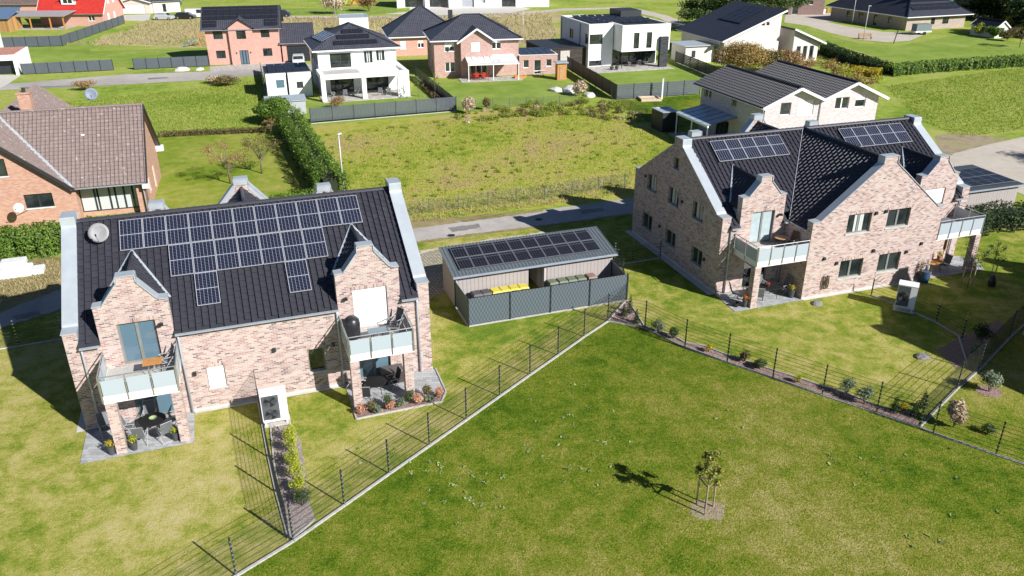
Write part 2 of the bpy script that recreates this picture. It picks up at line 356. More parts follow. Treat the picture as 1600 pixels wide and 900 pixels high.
def window(root, P, a0,a1,z0,z1, depth=.13, sashes=2, frame=None, glass=None, shut=0., name='window', sill=True, lintel=True, sillm=None, curtain=False, bar_h=None, fw=.07, blind_m=None):
    "a window in an opening of a wall: frame, panes, sill, brick lintel, roller shutter (shut = share closed)"
    frame=frame or GREYF; glass=glass or GLASS
    fr=MB(); w_=a1-a0; h=z1-z0
    fr.prism([(a0,z0),(a0+fw,z0),(a0+fw,z1),(a0,z1)],P,depth,depth+.07); fr.prism([(a1-fw,z0),(a1,z0),(a1,z1),(a1-fw,z1)],P,depth,depth+.07)
    fr.prism([(a0+fw,z0),(a1-fw,z0),(a1-fw,z0+fw),(a0+fw,z0+fw)],P,depth,depth+.07); fr.prism([(a0+fw,z1-fw),(a1-fw,z1-fw),(a1-fw,z1),(a0+fw,z1)],P,depth,depth+.07)
    edges=[a0+w_*i/sashes for i in range(sashes+1)]
    for e in edges[1:-1]: fr.prism([(e-.065,z0+fw),(e+.065,z0+fw),(e+.065,z1-fw),(e-.065,z1-fw)],P,depth-.01,depth+.06)
    o=fr.build(name, frame, root)
    for i in range(sashes):
        b=MB(); b.prism([(edges[i]+.06,z0+.06),(edges[i+1]-.06,z0+.06),(edges[i+1]-.06,z1-.06),(edges[i]+.06,z1-.06)],P,depth+.035,depth+.05); b.build('pane', glass, o)
    if curtain:
        k=int(w_/.14); cb=MB()
        for i in range(k):
            if curtain=='full' and i%9==8: continue
            if curtain!='full' and not (.30<(i+.5)/k<.46 or .60<(i+.5)/k<.74): continue
            x=a0+.08+(w_-.16)*i/k; cb.prism([(x,z0+.08),(x+.135,z0+.08),(x+.135,z1-.08),(x,z1-.08)],P,depth+.018+.008*(i%2),depth+.034)
        cb.build('curtain', CURT, o)
    if sill:
        b=MB(); b.prism([(a0-.04,z0-.05),(a1+.04,z0-.05),(a1+.04,z0+.006),(a0-.04,z0+.006)],P,-.05,depth+.02); b.build('sill', sillm or CONCP, o)
    if shut>0:
        b=MB(); zb=z1-(z1-z0)*shut; n=max(2,int((z1-zb)/.12))
        for i in range(n):
            y0=zb+(z1-zb)*i/n; y1=zb+(z1-zb)*(i+1)/n-.008; b.prism([(a0+.02,y0),(a1-.02,y0),(a1-.02,y1),(a0+.02,y1)],P,depth-.055,depth-.035)
        b.build('roller_shutter', blind_m or WHITE, o)
    if lintel:
        b=MB(); b.prism([(a0-.1,z1+.002),(a1+.1,z1+.002),(a1+.1,z1+.24),(a0-.1,z1+.24)],P,-.008,.1); b.build('lintel', SOLD, o)
    return o
def slab(mb, quad, th=.05, m=0):
    "thick sheet under a planar polygon of 3-D points"
    q=[Vector(p) for p in quad]; n=(q[1]-q[0]).cross(q[2]-q[0]).normalized()
    if n.z<0: q=q[::-1]; n=-n
    lo=[p-n*th for p in q]; k=len(q)
    return mb.tris(q+lo, [tuple(range(k)), tuple(range(2*k-1,k-1,-1))]+[(i,k+i,k+(i+1)%k,(i+1)%k) for i in range(k)], m)
def tile_template(w_, h, mat, name):
    pr=[(0,0),(.0,.055),(.022,.070),(.05,.058),(.068,.024),(w_*.6,.012),(w_-.036,.018),(w_-.036,0)]
    V=[(x,y,z+dz) for y,dz in ((0,.036),(h+.03,-.012)) for x,z in pr]; n=len(pr)
    V=[(x,y,max(z,-.012)) for x,y,z in V]
    F=[(i,i+1,n+i+1,n+i) for i in range(n-1)]+[tuple(range(n))[::-1], tuple(range(n,2*n))]
    me=newmesh(name, V, F, mat); b=bmesh.new(); b.from_mesh(me); bmesh.ops.recalc_face_normals(b, faces=b.faces); b.to_mesh(me); b.free()
    return me, np.array(V), F
_tt={}
def tiles(root, quad, mat, tw=.30, th=.36, indiv=0, skip=None, stag=.5, name='roof_tile', clip=True, lift=.0):
    "cover a planar convex polygon with interlocking tiles; the first edge must be the eave"
    q=[Vector(p) for p in quad]; n=(q[1]-q[0]).cross(q[2]-q[0]).normalized()
    if n.z<0: n=-n
    s=(q[1]-q[0]); s.z=0; s.normalize(); t=n.cross(s)
    if t.z<0: s=-s; t=n.cross(s)
    o=q[0] if s.dot(q[1]-q[0])>0 else q[1]
    L2=[((p-o).dot(s),(p-o).dot(t)) for p in q]
    smin,smax=min(a for a,b in L2),max(a for a,b in L2); tmin,tmax=min(b for a,b in L2),max(b for a,b in L2)
    nc=max(1,round((smax-smin)/tw)); tw_=(smax-smin)/nc if not clip else tw; nc=math.ceil((smax-smin)/tw_-1e-6); nr=math.ceil((tmax-tmin)/th)
    key=(round(tw_,4),th,mat.name)
    if key not in _tt: _tt[key]=tile_template(tw_,th,mat,name)
    me,TV,TF=_tt[key]
    ctr=[sum(a for a,b in L2)/len(L2),sum(b for a,b in L2)/len(L2)]
    def inside(x,y,e):
        for i in range(len(L2)):
            (x0,y0),(x1,y1)=L2[i],L2[(i+1)%len(L2)]; ex,ey=x1-x0,y1-y0; L=math.hypot(ex,ey)
            if L<1e-6: continue
            d=(ex*(y-y0)-ey*(x-x0))/L; dc=(ex*(ctr[1]-y0)-ey*(ctr[0]-x0))/L
            if (d if dc>0 else -d)<e: return False
        return True
    pos=[]
    for i in range(nc):
        for j in range(-1 if stag else 0,nr+1):
            x=smin+i*tw_; y=tmin+(j+(stag if i%2 else 0))*th
            if not clip and (y<tmin-.45*th or y+th*.6>tmax+.02): continue
            if not inside(x+tw_/2,y+th/2,-.35 if clip else -.25): continue
            wp=o+s*(x+tw_/2)+t*(y+th/2)
            if skip and skip(wp): continue
            pos.append((x,y))
    Mx=Matrix((s,t,n)).transposed().to_4x4(); Mx.translation=o+n*lift
    # the ones that show largest are the lowest, nearest rows
    pos.sort(key=lambda p:p[1]); a,b=pos[:indiv],pos[indiv:]
    for x,y in a:
        k=link(name, me, root); k.matrix_local=Mx @ Matrix.Translation((x,y,random.uniform(0,.004))) @ Matrix.Rotation(random.uniform(-.004,.004),4,'X')
    if b:
        P=np.array(b); V=(TV[None]+np.concatenate([P,rng.uniform(0,.004,(len(P),1))],1)[:,None,:]).reshape(-1,3)
        nv=len(TV); F=[tuple(i*nv+k for k in f) for i in range(len(P)) for f in TF]
        me2=newmesh(name+'s', V, F, mat)
        bmm=bmesh.new(); bmm.from_mesh(me2)
        bmesh.ops.recalc_face_normals(bmm, faces=bmm.faces)
        if clip:
            for i in range(len(L2)):
                (x0,y0),(x1,y1)=L2[i],L2[(i+1)%len(L2)]; ex,ey=x1-x0,y1-y0
                if math.hypot(ex,ey)<1e-6: continue
                nn=Vector((ey,-ex,0)).normalized()
                if nn.dot(Vector((ctr[0]-x0,ctr[1]-y0,0)))>0: nn=-nn
                bmesh.ops.bisect_plane(bmm, geom=bmm.verts[:]+bmm.edges[:]+bmm.faces[:], plane_co=(x0,y0,0), plane_no=nn, clear_outer=True)
        bmm.to_mesh(me2); bmm.free()
        k=link(name+'s', me2, root); k.matrix_local=Mx; k['kind']='stuff'
def foliage(mb_or_name, centers, radii, n, size, mat, parent=None, shell=.55, flat=1., up=0., name=None, seed=None):
    "many leaf-sized faces spread through the volume of one or more ellipsoids"
    rg=np.random.default_rng(seed if seed is not None else random.randrange(1<<30))
    centers=np.array(centers,float).reshape(-1,3); radii=np.array(radii,float).reshape(-1,3)
    vol=(radii**2).sum(1); k=rg.choice(len(centers), n, p=vol/vol.sum())
    d=rg.normal(size=(n,3)); d/=np.linalg.norm(d,axis=1)[:,None]
    r=(shell+(1-shell)*rg.random(n))*(1+rg.normal(0,.10,n))
    P=centers[k]+d*radii[k]*r[:,None]
    return leaves_at(P, d, size, mat, parent, name or mb_or_name, rg, up)
def leaves_at(P, d, size, mat, parent, name, rg, up=0., aspect=.55):
    n=len(P); nrm=d+rg.normal(0,.7,(n,3)); nrm[:,2]+=.3; nrm/=np.linalg.norm(nrm,axis=1)[:,None]
    a=np.cross(nrm, rg.normal(size=(n,3))); a/=np.linalg.norm(a,axis=1)[:,None]
    if up: a=a*(1-up)+np.array([0,0,1.])*up; a/=np.linalg.norm(a,axis=1)[:,None]
    b=np.cross(nrm,a); nb=np.linalg.norm(b,axis=1)[:,None]; b/=np.maximum(nb,1e-6)
    s=size*(.6+.8*rg.random(n))[:,None]
    V=np.stack([P-a*s*.5, P+b*s*aspect*.5, P+a*s*.5, P-b*s*aspect*.5],1).reshape(-1,3)
    me=bpy.data.meshes.new(name); me.vertices.add(len(V)); me.vertices.foreach_set('co',V.ravel())
    me.loops.add(4*n); me.loops.foreach_set('vertex_index',np.arange(4*n)); me.polygons.add(n)
    me.polygons.foreach_set('loop_start',np.arange(n)*4); me.polygons.foreach_set('loop_total',np.full(n,4)); me.materials.append(mat); me.update(); me.validate()
    return link(name, me, parent)
def sheet(name, pts, z, mat, kind='structure', jit=0.):
    if jit:
        rj=random.Random(name); q=[]; n=len(pts)
        for i in range(n):
            a=Vector((pts[i][0],pts[i][1])); c=Vector((pts[(i+1)%n][0],pts[(i+1)%n][1])); L=(c-a).length; k=max(1,min(60,int(L/(jit*1.6))))
            for j in range(k):
                p=a.lerp(c,j/k); w_=0 if j==0 else jit*.5; q.append((p.x+rj.gauss(0,w_),p.y+rj.gauss(0,w_)))
        pts=q
    me=newmesh(name, [(p[0],p[1],z) for p in pts], [], mat, uv=False)
    tr=tessellate_polygon([[Vector((p[0],p[1],0)) for p in pts]])
    me=newmesh(name, [(p[0],p[1],z) for p in pts], [tuple(t) for t in tr], mat)
    b=bmesh.new(); b.from_mesh(me)
    for f in b.faces:
        if f.normal.z<0: f.normal_flip()
    b.to_mesh(me); b.free()
    o=link(name, me); o['kind']=kind; return o
def gp(*px): return [G(*p) for p in px]
def in_poly(X, Y, poly):
    r=np.zeros(len(X),bool); n=len(poly)
    for i in range(n):
        x0,y0=poly[i][0],poly[i][1]; x1,y1=poly[(i+1)%n][0],poly[(i+1)%n][1]
        c=((y0>Y)!=(y1>Y)); xx=(x1-x0)*(Y-y0)/((y1-y0) if y1!=y0 else 1e-9)+x0; r^=c&(X<xx)
    return r
def tufts(name, poly, n, h, mat, label=None, cat='grass', seed=1, wid=.35, clump=.0, size=None):
    "upright blades scattered over a ground polygon, one object"
    rg=np.random.default_rng(seed); xs=[p[0] for p in poly]; ys=[p[1] for p in poly]
    X=rg.uniform(min(xs),max(xs),n*3); Y=rg.uniform(min(ys),max(ys),n*3); k=in_poly(X,Y,poly); X,Y=X[k][:n],Y[k][:n]; m=len(X)
    hh=h*(.4+.9*rg.random(m)); th=rg.uniform(0,2*np.pi,m); w_=wid*hh
    if size is not None: w_=np.full(m,size)*(.6+.8*rg.random(m))
    lean=rg.normal(0,.35,(m,2))*hh[:,None]
    A=np.stack([X-np.cos(th)*w_,Y-np.sin(th)*w_,np.zeros(m)+.0],1); B=np.stack([X+np.cos(th)*w_,Y+np.sin(th)*w_,np.zeros(m)],1)
    T=np.stack([X+lean[:,0],Y+lean[:,1],hh],1); V=np.stack([A,B,T],1).reshape(-1,3)
    me=bpy.data.meshes.new(name); me.vertices.add(len(V)); me.vertices.foreach_set('co',V.ravel())
    me.loops.add(3*m); me.loops.foreach_set('vertex_index',np.arange(3*m)); me.polygons.add(m)
    me.polygons.foreach_set('loop_start',np.arange(m)*3); me.polygons.foreach_set('loop_total',np.full(m,3)); me.materials.append(mat); me.update()
    o=link(name, me); tag(o, label, cat, kind='stuff'); return o

# ================================================================== THE GROUND
sheet('ground', [(-3000,-400),(3000,-400),(3000,4000),(-3000,4000)], 0, MEADOW_G)
F1=[(368.9,899.3),(458.3,845),(538,789.3),(608,740),(671,696),(728.8,655.7),(780.7,618.9),(828.1,585.4),(871.9,554.9),(912.6,526),(949.4,502)]
F2=[(949.4,502),(1007.5,512.9),(1070,543.3),(1135.8,566.9),(1207.3,591.2),(1284.4,618),(1368.8,645.9),(1436.5,668)]
F3=[(1436.5,668),(1457.5,677.7),(1555.5,711.3),(1665,748)]
F4=[(1436.5,668),(1494.4,608.9),(1527.8,580),(1576.7,528.9),(1617,491),(1650,461)]
f1=[G(*p) for p in F1]; step=(f1[0]-f1[3])/3
f1=[f1[0]+step*k for k in (3,2,1)]+f1
f2=[G(*p) for p in F2]; f3=[G(*p) for p in F3]; f4=[G(*p) for p in F4]
near_road=gp((-120,545),(0,515),(95,485),(300,440),(500,408),(650,380),(750,366),(850,354),(985,335),(1200,303),(1400,268),(1480,262),(1530,275),(1600,300),(1700,330))
far_road=gp((-120,520),(-60,500),(0,487),(95,450),(300,405),(500,374),(650,354),(850,328),(985,310),(1200,280),(1380,258),(1480,246),(1530,232),(1590,218),(1700,190))
sheet('lawn', list(near_road[:11])+gp((1500,285),(1600,345),(1900,420))+[Vector((60,10,0)),Vector((-60,0,0))], .004, LAWN)
sheet('foreground_lawn', [f1[0]]+f1[3:]+f2[1:]+f3[1:]+[f3[-1]+(f3[-1]-f3[1]).normalized()*40,Vector((60,-30,0)),Vector((-60,-30,0))], .008, LAWN_G)
sheet('side_lawn', [f4[0]]+f4[1:]+[Vector((60,60,0)),f3[-1]+(f3[-1]-f3[1]).normalized()*40,f3[-1],f3[1]], .012, LAWN_G)
sheet('road', list(near_road)+list(far_road[::-1]), .016, ASPH)
sheet('road_junction', gp((1468,262),(1490,240),(1545,226),(1600,214),(1700,195),(1750,260),(1700,330),(1600,305),(1540,280)), .020, SAND)
sheet('verge', list(far_road[:8])+gp((640,345),(500,362),(300,392),(170,405),(60,400),(0,420),(-60,440),(-120,470)), .008, VERGE, jit=0.35)
sheet('driveway', gp((655,392),(745,378),(850,362),(898,368),(860,385),(700,412),(668,425)), .020, SAND, jit=0.2)
sheet('parking_lawn_grid', gp((655,398),(690,388),(735,380),(720,440),(670,470),(650,450)), .024, PAVEG)
sheet('meadow', gp((440,215),(480,198),(716,178),(800,166),(900,163),(935,165),(1035,205),(1060,235),(990,306),(850,325),(650,350),(560,363),(520,330),(470,240)), .004, MEADOW, jit=0.5)
sheet('garden_lawn', gp((240,214),(300,211),(420,208),(445,205),(540,340),(250,380),(200,330)), .006, ground_mat('orchard_lawn', [(.38,(.09,.17,.012)),(.47,(.16,.24,.02)),(.55,(.26,.30,.045)),(.65,(.40,.35,.12))]))
sheet('mud_patch', gp((1462,212),(1500,208),(1545,213),(1580,215),(1560,228),(1500,240),(1470,245)), .010, DIRT, jit=0.8)
sheet('back_road', gp((-200,150),(0,141),(160,134),(320,125),(410,117),(470,112),(520,105),(520,98),(408,106),(320,112),(200,116),(0,132),(-200,141)), .012, ASPH)
sheet('forecourt', gp((-200,146),(-200,118),(0,117),(33,118),(10,133),(0,138)), .016, CONCP)
sheet('dry_field', gp((150,60),(200,50),(225,32),(420,26),(620,24),(700,25),(860,15),(875,18),(870,75),(660,62),(600,72),(480,60),(330,76),(95,70)), .004, DRYG, jit=1.6)
sheet('far_track', gp((430,25.5),(560,24.5),(620,26),(690,25),(790,22),(875,13.5),(962,11.2),(1000,14),(1045,25),(1075,38),(1058,42),(1030,28),(985,18),(960,14),(875,17),(790,26),(690,29),(560,28),(430,28)), .010, SAND)
sheet('right_street', gp((1228,22),(1262,18),(1320,22),(1345,25),(1338,33),(1290,34),(1330,42),(1380,50),(1450,52),(1420,64),(1385,66),(1345,62),(1300,52),(1260,40),(1225,35)), .010, SAND)
sheet('brick_house_lawn', gp((685,124),(735,128),(860,118),(905,136),(880,158),(716,172),(690,140)), .008, LUSH)
sheet('villa_lawn', gp((428,152),(510,160),(640,148),(655,120),(675,150),(712,178),(480,196),(440,170)), .010, LUSH)
sheet('cube_house_lawn', gp((925,116),(1045,100),(1052,95),(1105,120),(1095,132),(965,138),(935,125)), .008, LUSH)
sheet('play_lawn', gp((962,157),(1094,148),(1100,190),(1040,205),(985,175),(955,160)), .010, LAWN_G)
sheet('far_lawn', gp((270,20),(320,15),(520,12),(620,10),(620,22),(430,24),(330,24),(240,30)), .008, LUSH)
sheet('pasture_lawn', gp((0,62),(120,60),(165,48),(140,80),(330,74),(415,88),(415,100),(320,105),(200,105),(60,100)), .010, LUSH)
sheet('corner_lawn', gp((1210,36),(1260,44),(1310,60),(1345,68),(1400,72),(1470,60),(1500,52),(1620,70),(1620,98),(1400,100),(1290,62)), .008, LUSH)
sheet('garage_forecourt', gp((195,32),(185,24),(236,22),(232,33)), .012, CONCP)
sheet('brick_house_forecourt', gp((328,112),(328,104),(440,96),(480,95),(470,104),(400,108)), .016, GRAVEL)

ASPH_D = ground_mat('patched_asphalt', [(.38,(.15,.145,.14)),(.5,(.21,.20,.19)),(.60,(.27,.26,.245))], .3, .3, 2., 20, 60)
for P_ in (((700,356),(748,350),(752,356),(706,363)),((905,329),(940,325),(944,330),(908,335)),((20,494),(60,486),(66,492),(24,501)),((30,136.5),(120,133),(122,135),(34,139)),((230,122),(262,120.5),(264,122.5),(232,124.5))): sheet('road_patch', gp(*P_), .024, ASPH_D, jit=.12)
sheet('road_edge_dirt', [Vector(p)+Vector((0,.05,0)) for p in far_road[1:8]]+[Vector(p)-Vector((.10,.42,0)) for p in far_road[1:8][::-1]], .021, VERGE, jit=.14)
sheet('road_edge_dirt', [Vector(p)+Vector((0,.30,0)) for p in near_road[1:9]]+[Vector(p)-Vector((0,.12,0)) for p in near_road[1:9][::-1]], .0215, VERGE, jit=.12)
# ------------------------------------------------------------------ grass with height
def wpoly(*px): return [(G(*p).x,G(*p).y) for p in px]
tufts('meadow_grass', wpoly((470,215),(716,184),(900,168),(935,170),(1030,208),(1050,235),(985,302),(650,346),(560,358),(500,270)), 26000, .13, L_GRASS, 'tall uneven yellow green grass filling the meadow beyond the road', seed=3, wid=.28)
tufts('meadow_straw', wpoly((640,320),(985,270),(985,305),(650,348),(560,358)), 2500, .28, L_GRASSD, 'straw coloured grass stems along the wire fence beside the road', seed=4, wid=.13)
def clumps(name,label,poly,n,rr_,mat,leaves,size,seed):
    rgc=np.random.default_rng(seed); xs=[p[0] for p in poly]; ys=[p[1] for p in poly]; X=rgc.uniform(min(xs),max(xs),n*6); Y=rgc.uniform(min(ys),max(ys),n*6); k=in_poly(X,Y,poly); X,Y=X[k][:n],Y[k][:n]
    r=rgc.uniform(rr_[0],rr_[1],len(X))**1.2; o=foliage(name,np.column_stack([X,Y,r*.25]),np.column_stack([r,r*.9,r*.75]),leaves,size,mat,None,shell=.3,up=.35,seed=seed); tag(o,label,'weeds',kind='stuff'); return o
wb=wpoly((712,180),(800,168),(870,158),(935,156),(1000,178),(1015,192),(960,190),(900,180),(800,184),(725,194))
clumps('green_weeds','green weeds growing high along the back edge of the meadow',wb,90,(.25,.85),L_GRASS,15000,.17,5)
clumps('brown_weeds','brown and reddish dead stalks among the weeds behind the meadow',wb,34,(.3,.8),L_OLIVE,4200,.17,15)
clumps('straw_weeds','pale straw clumps among the weeds behind the meadow',wb,24,(.2,.6),L_STRAW,2200,.15,16)
clumps('roadside_weeds','scattered weed clumps in the rough meadow',wpoly((480,215),(716,186),(960,185),(1030,215),(985,300),(650,346),(560,358)),300,(.10,.38),L_GRASS,14000,.11,17)
clumps('rust_scrub','rusty scrub on the plot right of the twin gabled house and the beige house',wpoly((1280,90),(1340,112),(1380,126),(1350,135),(1300,128),(1240,108)),60,(.4,1.2),L_AUT,7000,.22,18)
clumps('yellow_scrub','yellow green scrub below the long hedge',wpoly((1290,100),(1380,124),(1370,134),(1290,122)),26,(.4,1.1),L_YEL,3500,.2,19)
tufts('dry_grass', wpoly((165,60),(225,33),(420,28),(620,26),(860,20),(872,72),(660,60),(600,66),(480,56),(330,72),(95,70)), 12000, .4, L_GRASSD, 'tall dry straw coloured grass on the empty plots behind the houses', seed=6, wid=.3)
tufts('plot_grass', wpoly((90,160),(240,146),(410,124),(415,200),(250,212),(120,190)), 15000, .15, L_GRASS, 'rough green grass on the empty plot left of the white villa', seed=7, wid=.35)
tufts('right_field_grass', wpoly((1380,135),(1600,105),(1620,200),(1500,215),(1440,190)), 15000, .15, L_GRASS, 'rough green grass on the field right of the twin gabled house', seed=8, wid=.35)
tufts('foreground_grass', [(p.x,p.y) for p in [f1[0]]+f1[3:]+f2[1:]+f3[1:]+[G(1700,800),G(1700,960),G(300,960)]], 230000, .040, L_BLADE, 'short mown grass blades on the green lawn in the foreground', seed=9, wid=.30)
tufts('verge_grass', wpoly((0,425),(90,405),(95,440),(0,475)), 3500, .16, L_GRASSD, 'thin dry grass on the verge beside the left hedge', seed=10, wid=.25)
# broad-leaved weeds in the foreground lawn
rg=np.random.default_rng(21); cc=[]
for (a,b,c,d,n_) in ((640,720,760,820,30),(820,690,1000,760,14),(730,740,800,800,12),(940,640,960,700,6),(820,600,920,740,26),(1080,640,1180,700,6),(1290,700,1500,760,14),(560,700,700,760,12),(1330,790,1560,860,8)):
    for k in range(int(n_*.8)):
        p=G(rg.uniform(a,c),rg.uniform(b,d)); cc.append((p.x,p.y,.02))
cc=np.array(cc); P=np.repeat(cc,8,0)+np.concatenate([rg.normal(0,.05,(len(cc)*8,2)),rg.uniform(0,.03,(len(cc)*8,1))],1)
wd=leaves_at(P, np.tile([0,0,1.],(len(P),1)), .12, leaf_mat('plantain_leaves',[(.2,(.16,.25,.05)),(.8,(.42,.48,.20))]), None, 'lawn_weeds', rg)
tag(wd,'pale broad leaved weeds dotted through the foreground lawn','weeds',kind='stuff')

# ================================================================== THE TWO BRICK APARTMENT HOUSES
EZ=4.30                                      # eaves
def gable_pts(uc, hw, zs, za, cap=.36, sh=.38, drop=.36):
    "curved Dutch gable outline from right shoulder over the top to left shoulder"
    m=lambda s: [(uc+s*hw,zs),(uc+s*(hw-sh),zs+.03),(uc+s*(hw-sh-.06),zs+.07),(uc+s*(cap+.04),za-drop+.02),(uc+s*(cap+.01),za-drop+.08),(uc+s*cap,za)]
    return m(1)+m(-1)[::-1]
def coping(root, pts, P, d0, d1, th=.045, mat=None, over=.05):
    "metal coping along the top of an outline"
    b=MB()
    for i in range(len(pts)-1):
        (a0,z0),(a1,z1)=pts[i],pts[i+1]; L=math.hypot(a1-a0,z1-z0)
        if L<.02: continue
        nx,nz=-(z1-z0)/L,(a1-a0)/L
        mid=sum(p[0] for p in pts)/len(pts)
        if (nx*((a0+a1)/2-mid)<0) if abs(nz)<.35 else nz<0: nx,nz=-nx,-nz
        ex,ez=(a1-a0)/L*.02,(z1-z0)/L*.02; k=.003+.0007*i
        q=[(a0-ex+nx*k,z0-ez+nz*k),(a1+ex+nx*k,z1+ez+nz*k),(a1+ex+nx*(th+k),z1+ez+nz*(th+k)),(a0-ex+nx*(th+k),z0-ez+nz*(th+k))]
        b.prism(q,P,d0-over,d1+over)
    o=b.build('coping', mat or ZINC, root)
    k=MB(); i0=[p for p in pts]
    if len(i0)>5:
        lo=[(a,z-.34) for a,z in i0]
        for i in range(len(i0)-1):
            if abs(i0[i][0]-i0[i+1][0])<.02 and abs(i0[i][1]-i0[i+1][1])<.02: continue
            k.prism([i0[i],i0[i+1],lo[i+1],lo[i]],P,d1+.004,d1+.020+.0011*i)
        k.build('flashing', mat or ZINC, root)
    return o
def downpipe(root, x, y, z0, z1, r=.05, kick=None):
    b=MB(); pts=[(x,y,z0),(x,y,z1-.25),(x,y-.0,z1-.12),(x+(kick or 0),y+.02,z1)]
    b.tube(pts,r,8); b.build('downpipe', ZINCD, root, smooth=True)
def gutter(root, x0, x1, y, z, ax='x'):
    b=MB()
    pr=[(-.075,0),(-.06,-.06),(0,-.085),(.06,-.06),(.075,0),(.06,-.004),(-.06,-.004)]
    if ax=='x': b.tris([(x,y+a,z+c) for x in (x0,x1) for a,c in pr],[tuple(range(7)),tuple(range(13,6,-1))]+[(i,7+i,7+(i+1)%7,(i+1)%7) for i in range(7)])
    else: b.tris([(y+a,x,z+c) for x in (x0,x1) for a,c in pr],[tuple(range(7)),tuple(range(13,6,-1))]+[(i,7+i,7+(i+1)%7,(i+1)%7) for i in range(7)])
    b.build('gutter', ZINCD, root)
def wall_lamp(root, P, a, z, dark=True):
    b=MB(); b.prism([(a-.075,z-.09),(a+.075,z-.09),(a+.075,z+.09),(a-.075,z+.09)],P,-.11,.0); b.build('wall_lamp', DARK, root)
_sp={}
def solar(root, M0, w_=1.02, h=1.84, mat=None, frame=None, lift=.13):
    "one framed photovoltaic module lying in the local x/y plane of M0"
    mat=mat or SOLAR; key=(w_,h,mat.name)
    if key not in _sp:
        fr=MB()
        for a in ((0,w_,0,.03),(0,w_,h-.03,h),(0,.03,.03,h-.03),(w_-.03,w_,.03,h-.03)): fr.box(a[0],a[1],a[2],a[3],0,.04)
        gl=MB(); gl.box(.03,w_-.03,.03,h-.03,.012,.034)
        fm=fr.mesh('solar_frame', frame or ALU); gm=gl.mesh('solar_glass', mat); _sp[key]=(fm,gm)
    fm,gm=_sp[key]; o=link('solar_panel', fm, root); o.matrix_local=M0 @ Matrix.Translation((0,0,lift)); link('cell_sheet', gm, o)
    return o
def plane_m(o, s, t):
    s=Vector(s).normalized(); t=Vector(t).normalized(); n=s.cross(t); Mx=Matrix((s,t,n)).transposed().to_4x4(); Mx.translation=Vector(o); return Mx
def dormer(root, uc, hw, zs, za, ze, zr, front, D, rz_, wallT=.45, indiv=0, cheeks=True):
    "cross roof behind a gable; front: gable on v=0, else on v=D. rz_(v)=height of main roof at depth v from its own eave"
    vy=(lambda v:v) if front else (lambda v:D-v)
    slope=rz_(1)-rz_(0); v_at=lambda z:(z-rz_(0))/slope
    vr, ve = v_at(zr), v_at(ze); v0=wallT-.02; hw2=hw-.02
    for s in (1,-1):
        q=[(uc+s*hw2,vy(v0),ze),(uc+s*hw2,vy(ve+.12),ze),(uc,vy(vr+.12),zr),(uc,vy(v0),zr)]
        b=MB(); slab(b,q,.08); b.build('dormer_roof', DARK, root)
        tiles(root, q, TILE, .30, .36)
        if cheeks and ve>v0+.2:
            c=MB(); P=lambda a,d,z,s=s:(uc+s*(hw-.06-d),vy(a),z)
            c.prism([(v0,rz_(v0)-.1),(ve,rz_(ve)-.1),(ve,ze-.085),(v0,ze-.085)],P,0,.1); c.build('dormer_cheek', ZINCD, root)
    b=MB(); b.tube([(uc,vy(v0),zr+.05),(uc,vy(vr+.1),zr+.05)],.085,8); b.build('ridge_cap', TILE, root, smooth=True)
    for s in (1,-1):
        b=MB(); b.bar((uc+s*hw2,vy(ve),ze+.12),(uc,vy(vr),zr+.13),.11,.03); b.build('valley_flashing', ZINC, root)
def balcony(root, u0, u1, vf, name='balcony', zf=3.0, left=True, right=True, nfront=3):
    b=MB(); b.box(u0,u1,vf,-.003,zf-.40,zf-.02); o=b.build(name, WHITE, root)
    f=MB(); f.box(u0+.04,u1-.04,vf+.04,-.004,zf-.018,zf+.0); f.build('balcony_floor', CONC, o)
    def run(p,q,n):
        p,q=Vector(p),Vector(q); d=(q-p)
        for i in range(n):
            a=p+d*(i/n)+d.normalized()*.05; c=p+d*((i+1)/n)-d.normalized()*.05
            g_=MB(); g_.bar((a.x,a.y,zf+.36),(c.x,c.y,zf+.36),.014,.74,up=(0,0,1)); g_.build('glass_panel', FROST, o)
        for i in range(n+1):
            a=p+d*(i/n); g_=MB(); g_.bar((a.x,a.y,zf-.33),(a.x,a.y,zf+.88),.045,.045); g_.build('baluster', STEEL, o)
        g_=MB(); g_.tube([(p.x,p.y,zf+.90),(q.x,q.y,zf+.90)],.026,8); g_.build('handrail', STEEL, o)
    run((u0+.02,vf-.03,0),(u1-.02,vf-.03,0),nfront)
    if left: run((u0-.02,vf,0),(u0-.02,-.05,0),2)
    if right: run((u1+.02,vf,0),(u1+.02,-.05,0),2)
    return o
def pillar(root, u0, u1, v0, v1, z1=2.6):
    b=MB(); b.box(u0,u1,v0,v1,0,z1-.004); b.build('pillar', BRICK, root)
def end_wall(root, P, D, holes, T=.55, zr=8.4):
    r=lambda v:5.0+(v-.6)*(8.0-5.0)/(D/2-.5-.6)
    out=[(0,0),(D,0),(D,4.93),(D-.62,4.96),(D-.72,5.06),(D/2+.52,7.93),(D/2+.45,8.02),(D/2+.45,zr),(D/2-.45,zr),(D/2-.45,8.02),(D/2-.52,7.93),(.72,5.06),(.62,4.96),(0,4.93)]
    b=MB(); wall(b,out,holes,P,T); b.build('gable_wall', BRICK, root)
    coping(root, out[2:], P, 0, T)
    k=MB(); k.prism([(-.003,0),(D+.003,0),(D+.003,.18),(-.003,.18)],P,-.012,.02); k.build('plinth', CONCP, root)
def pitch(D, ridge): return lambda v: EZ+.02+(v+.15)*(ridge-EZ-.02)/(D/2+.15)
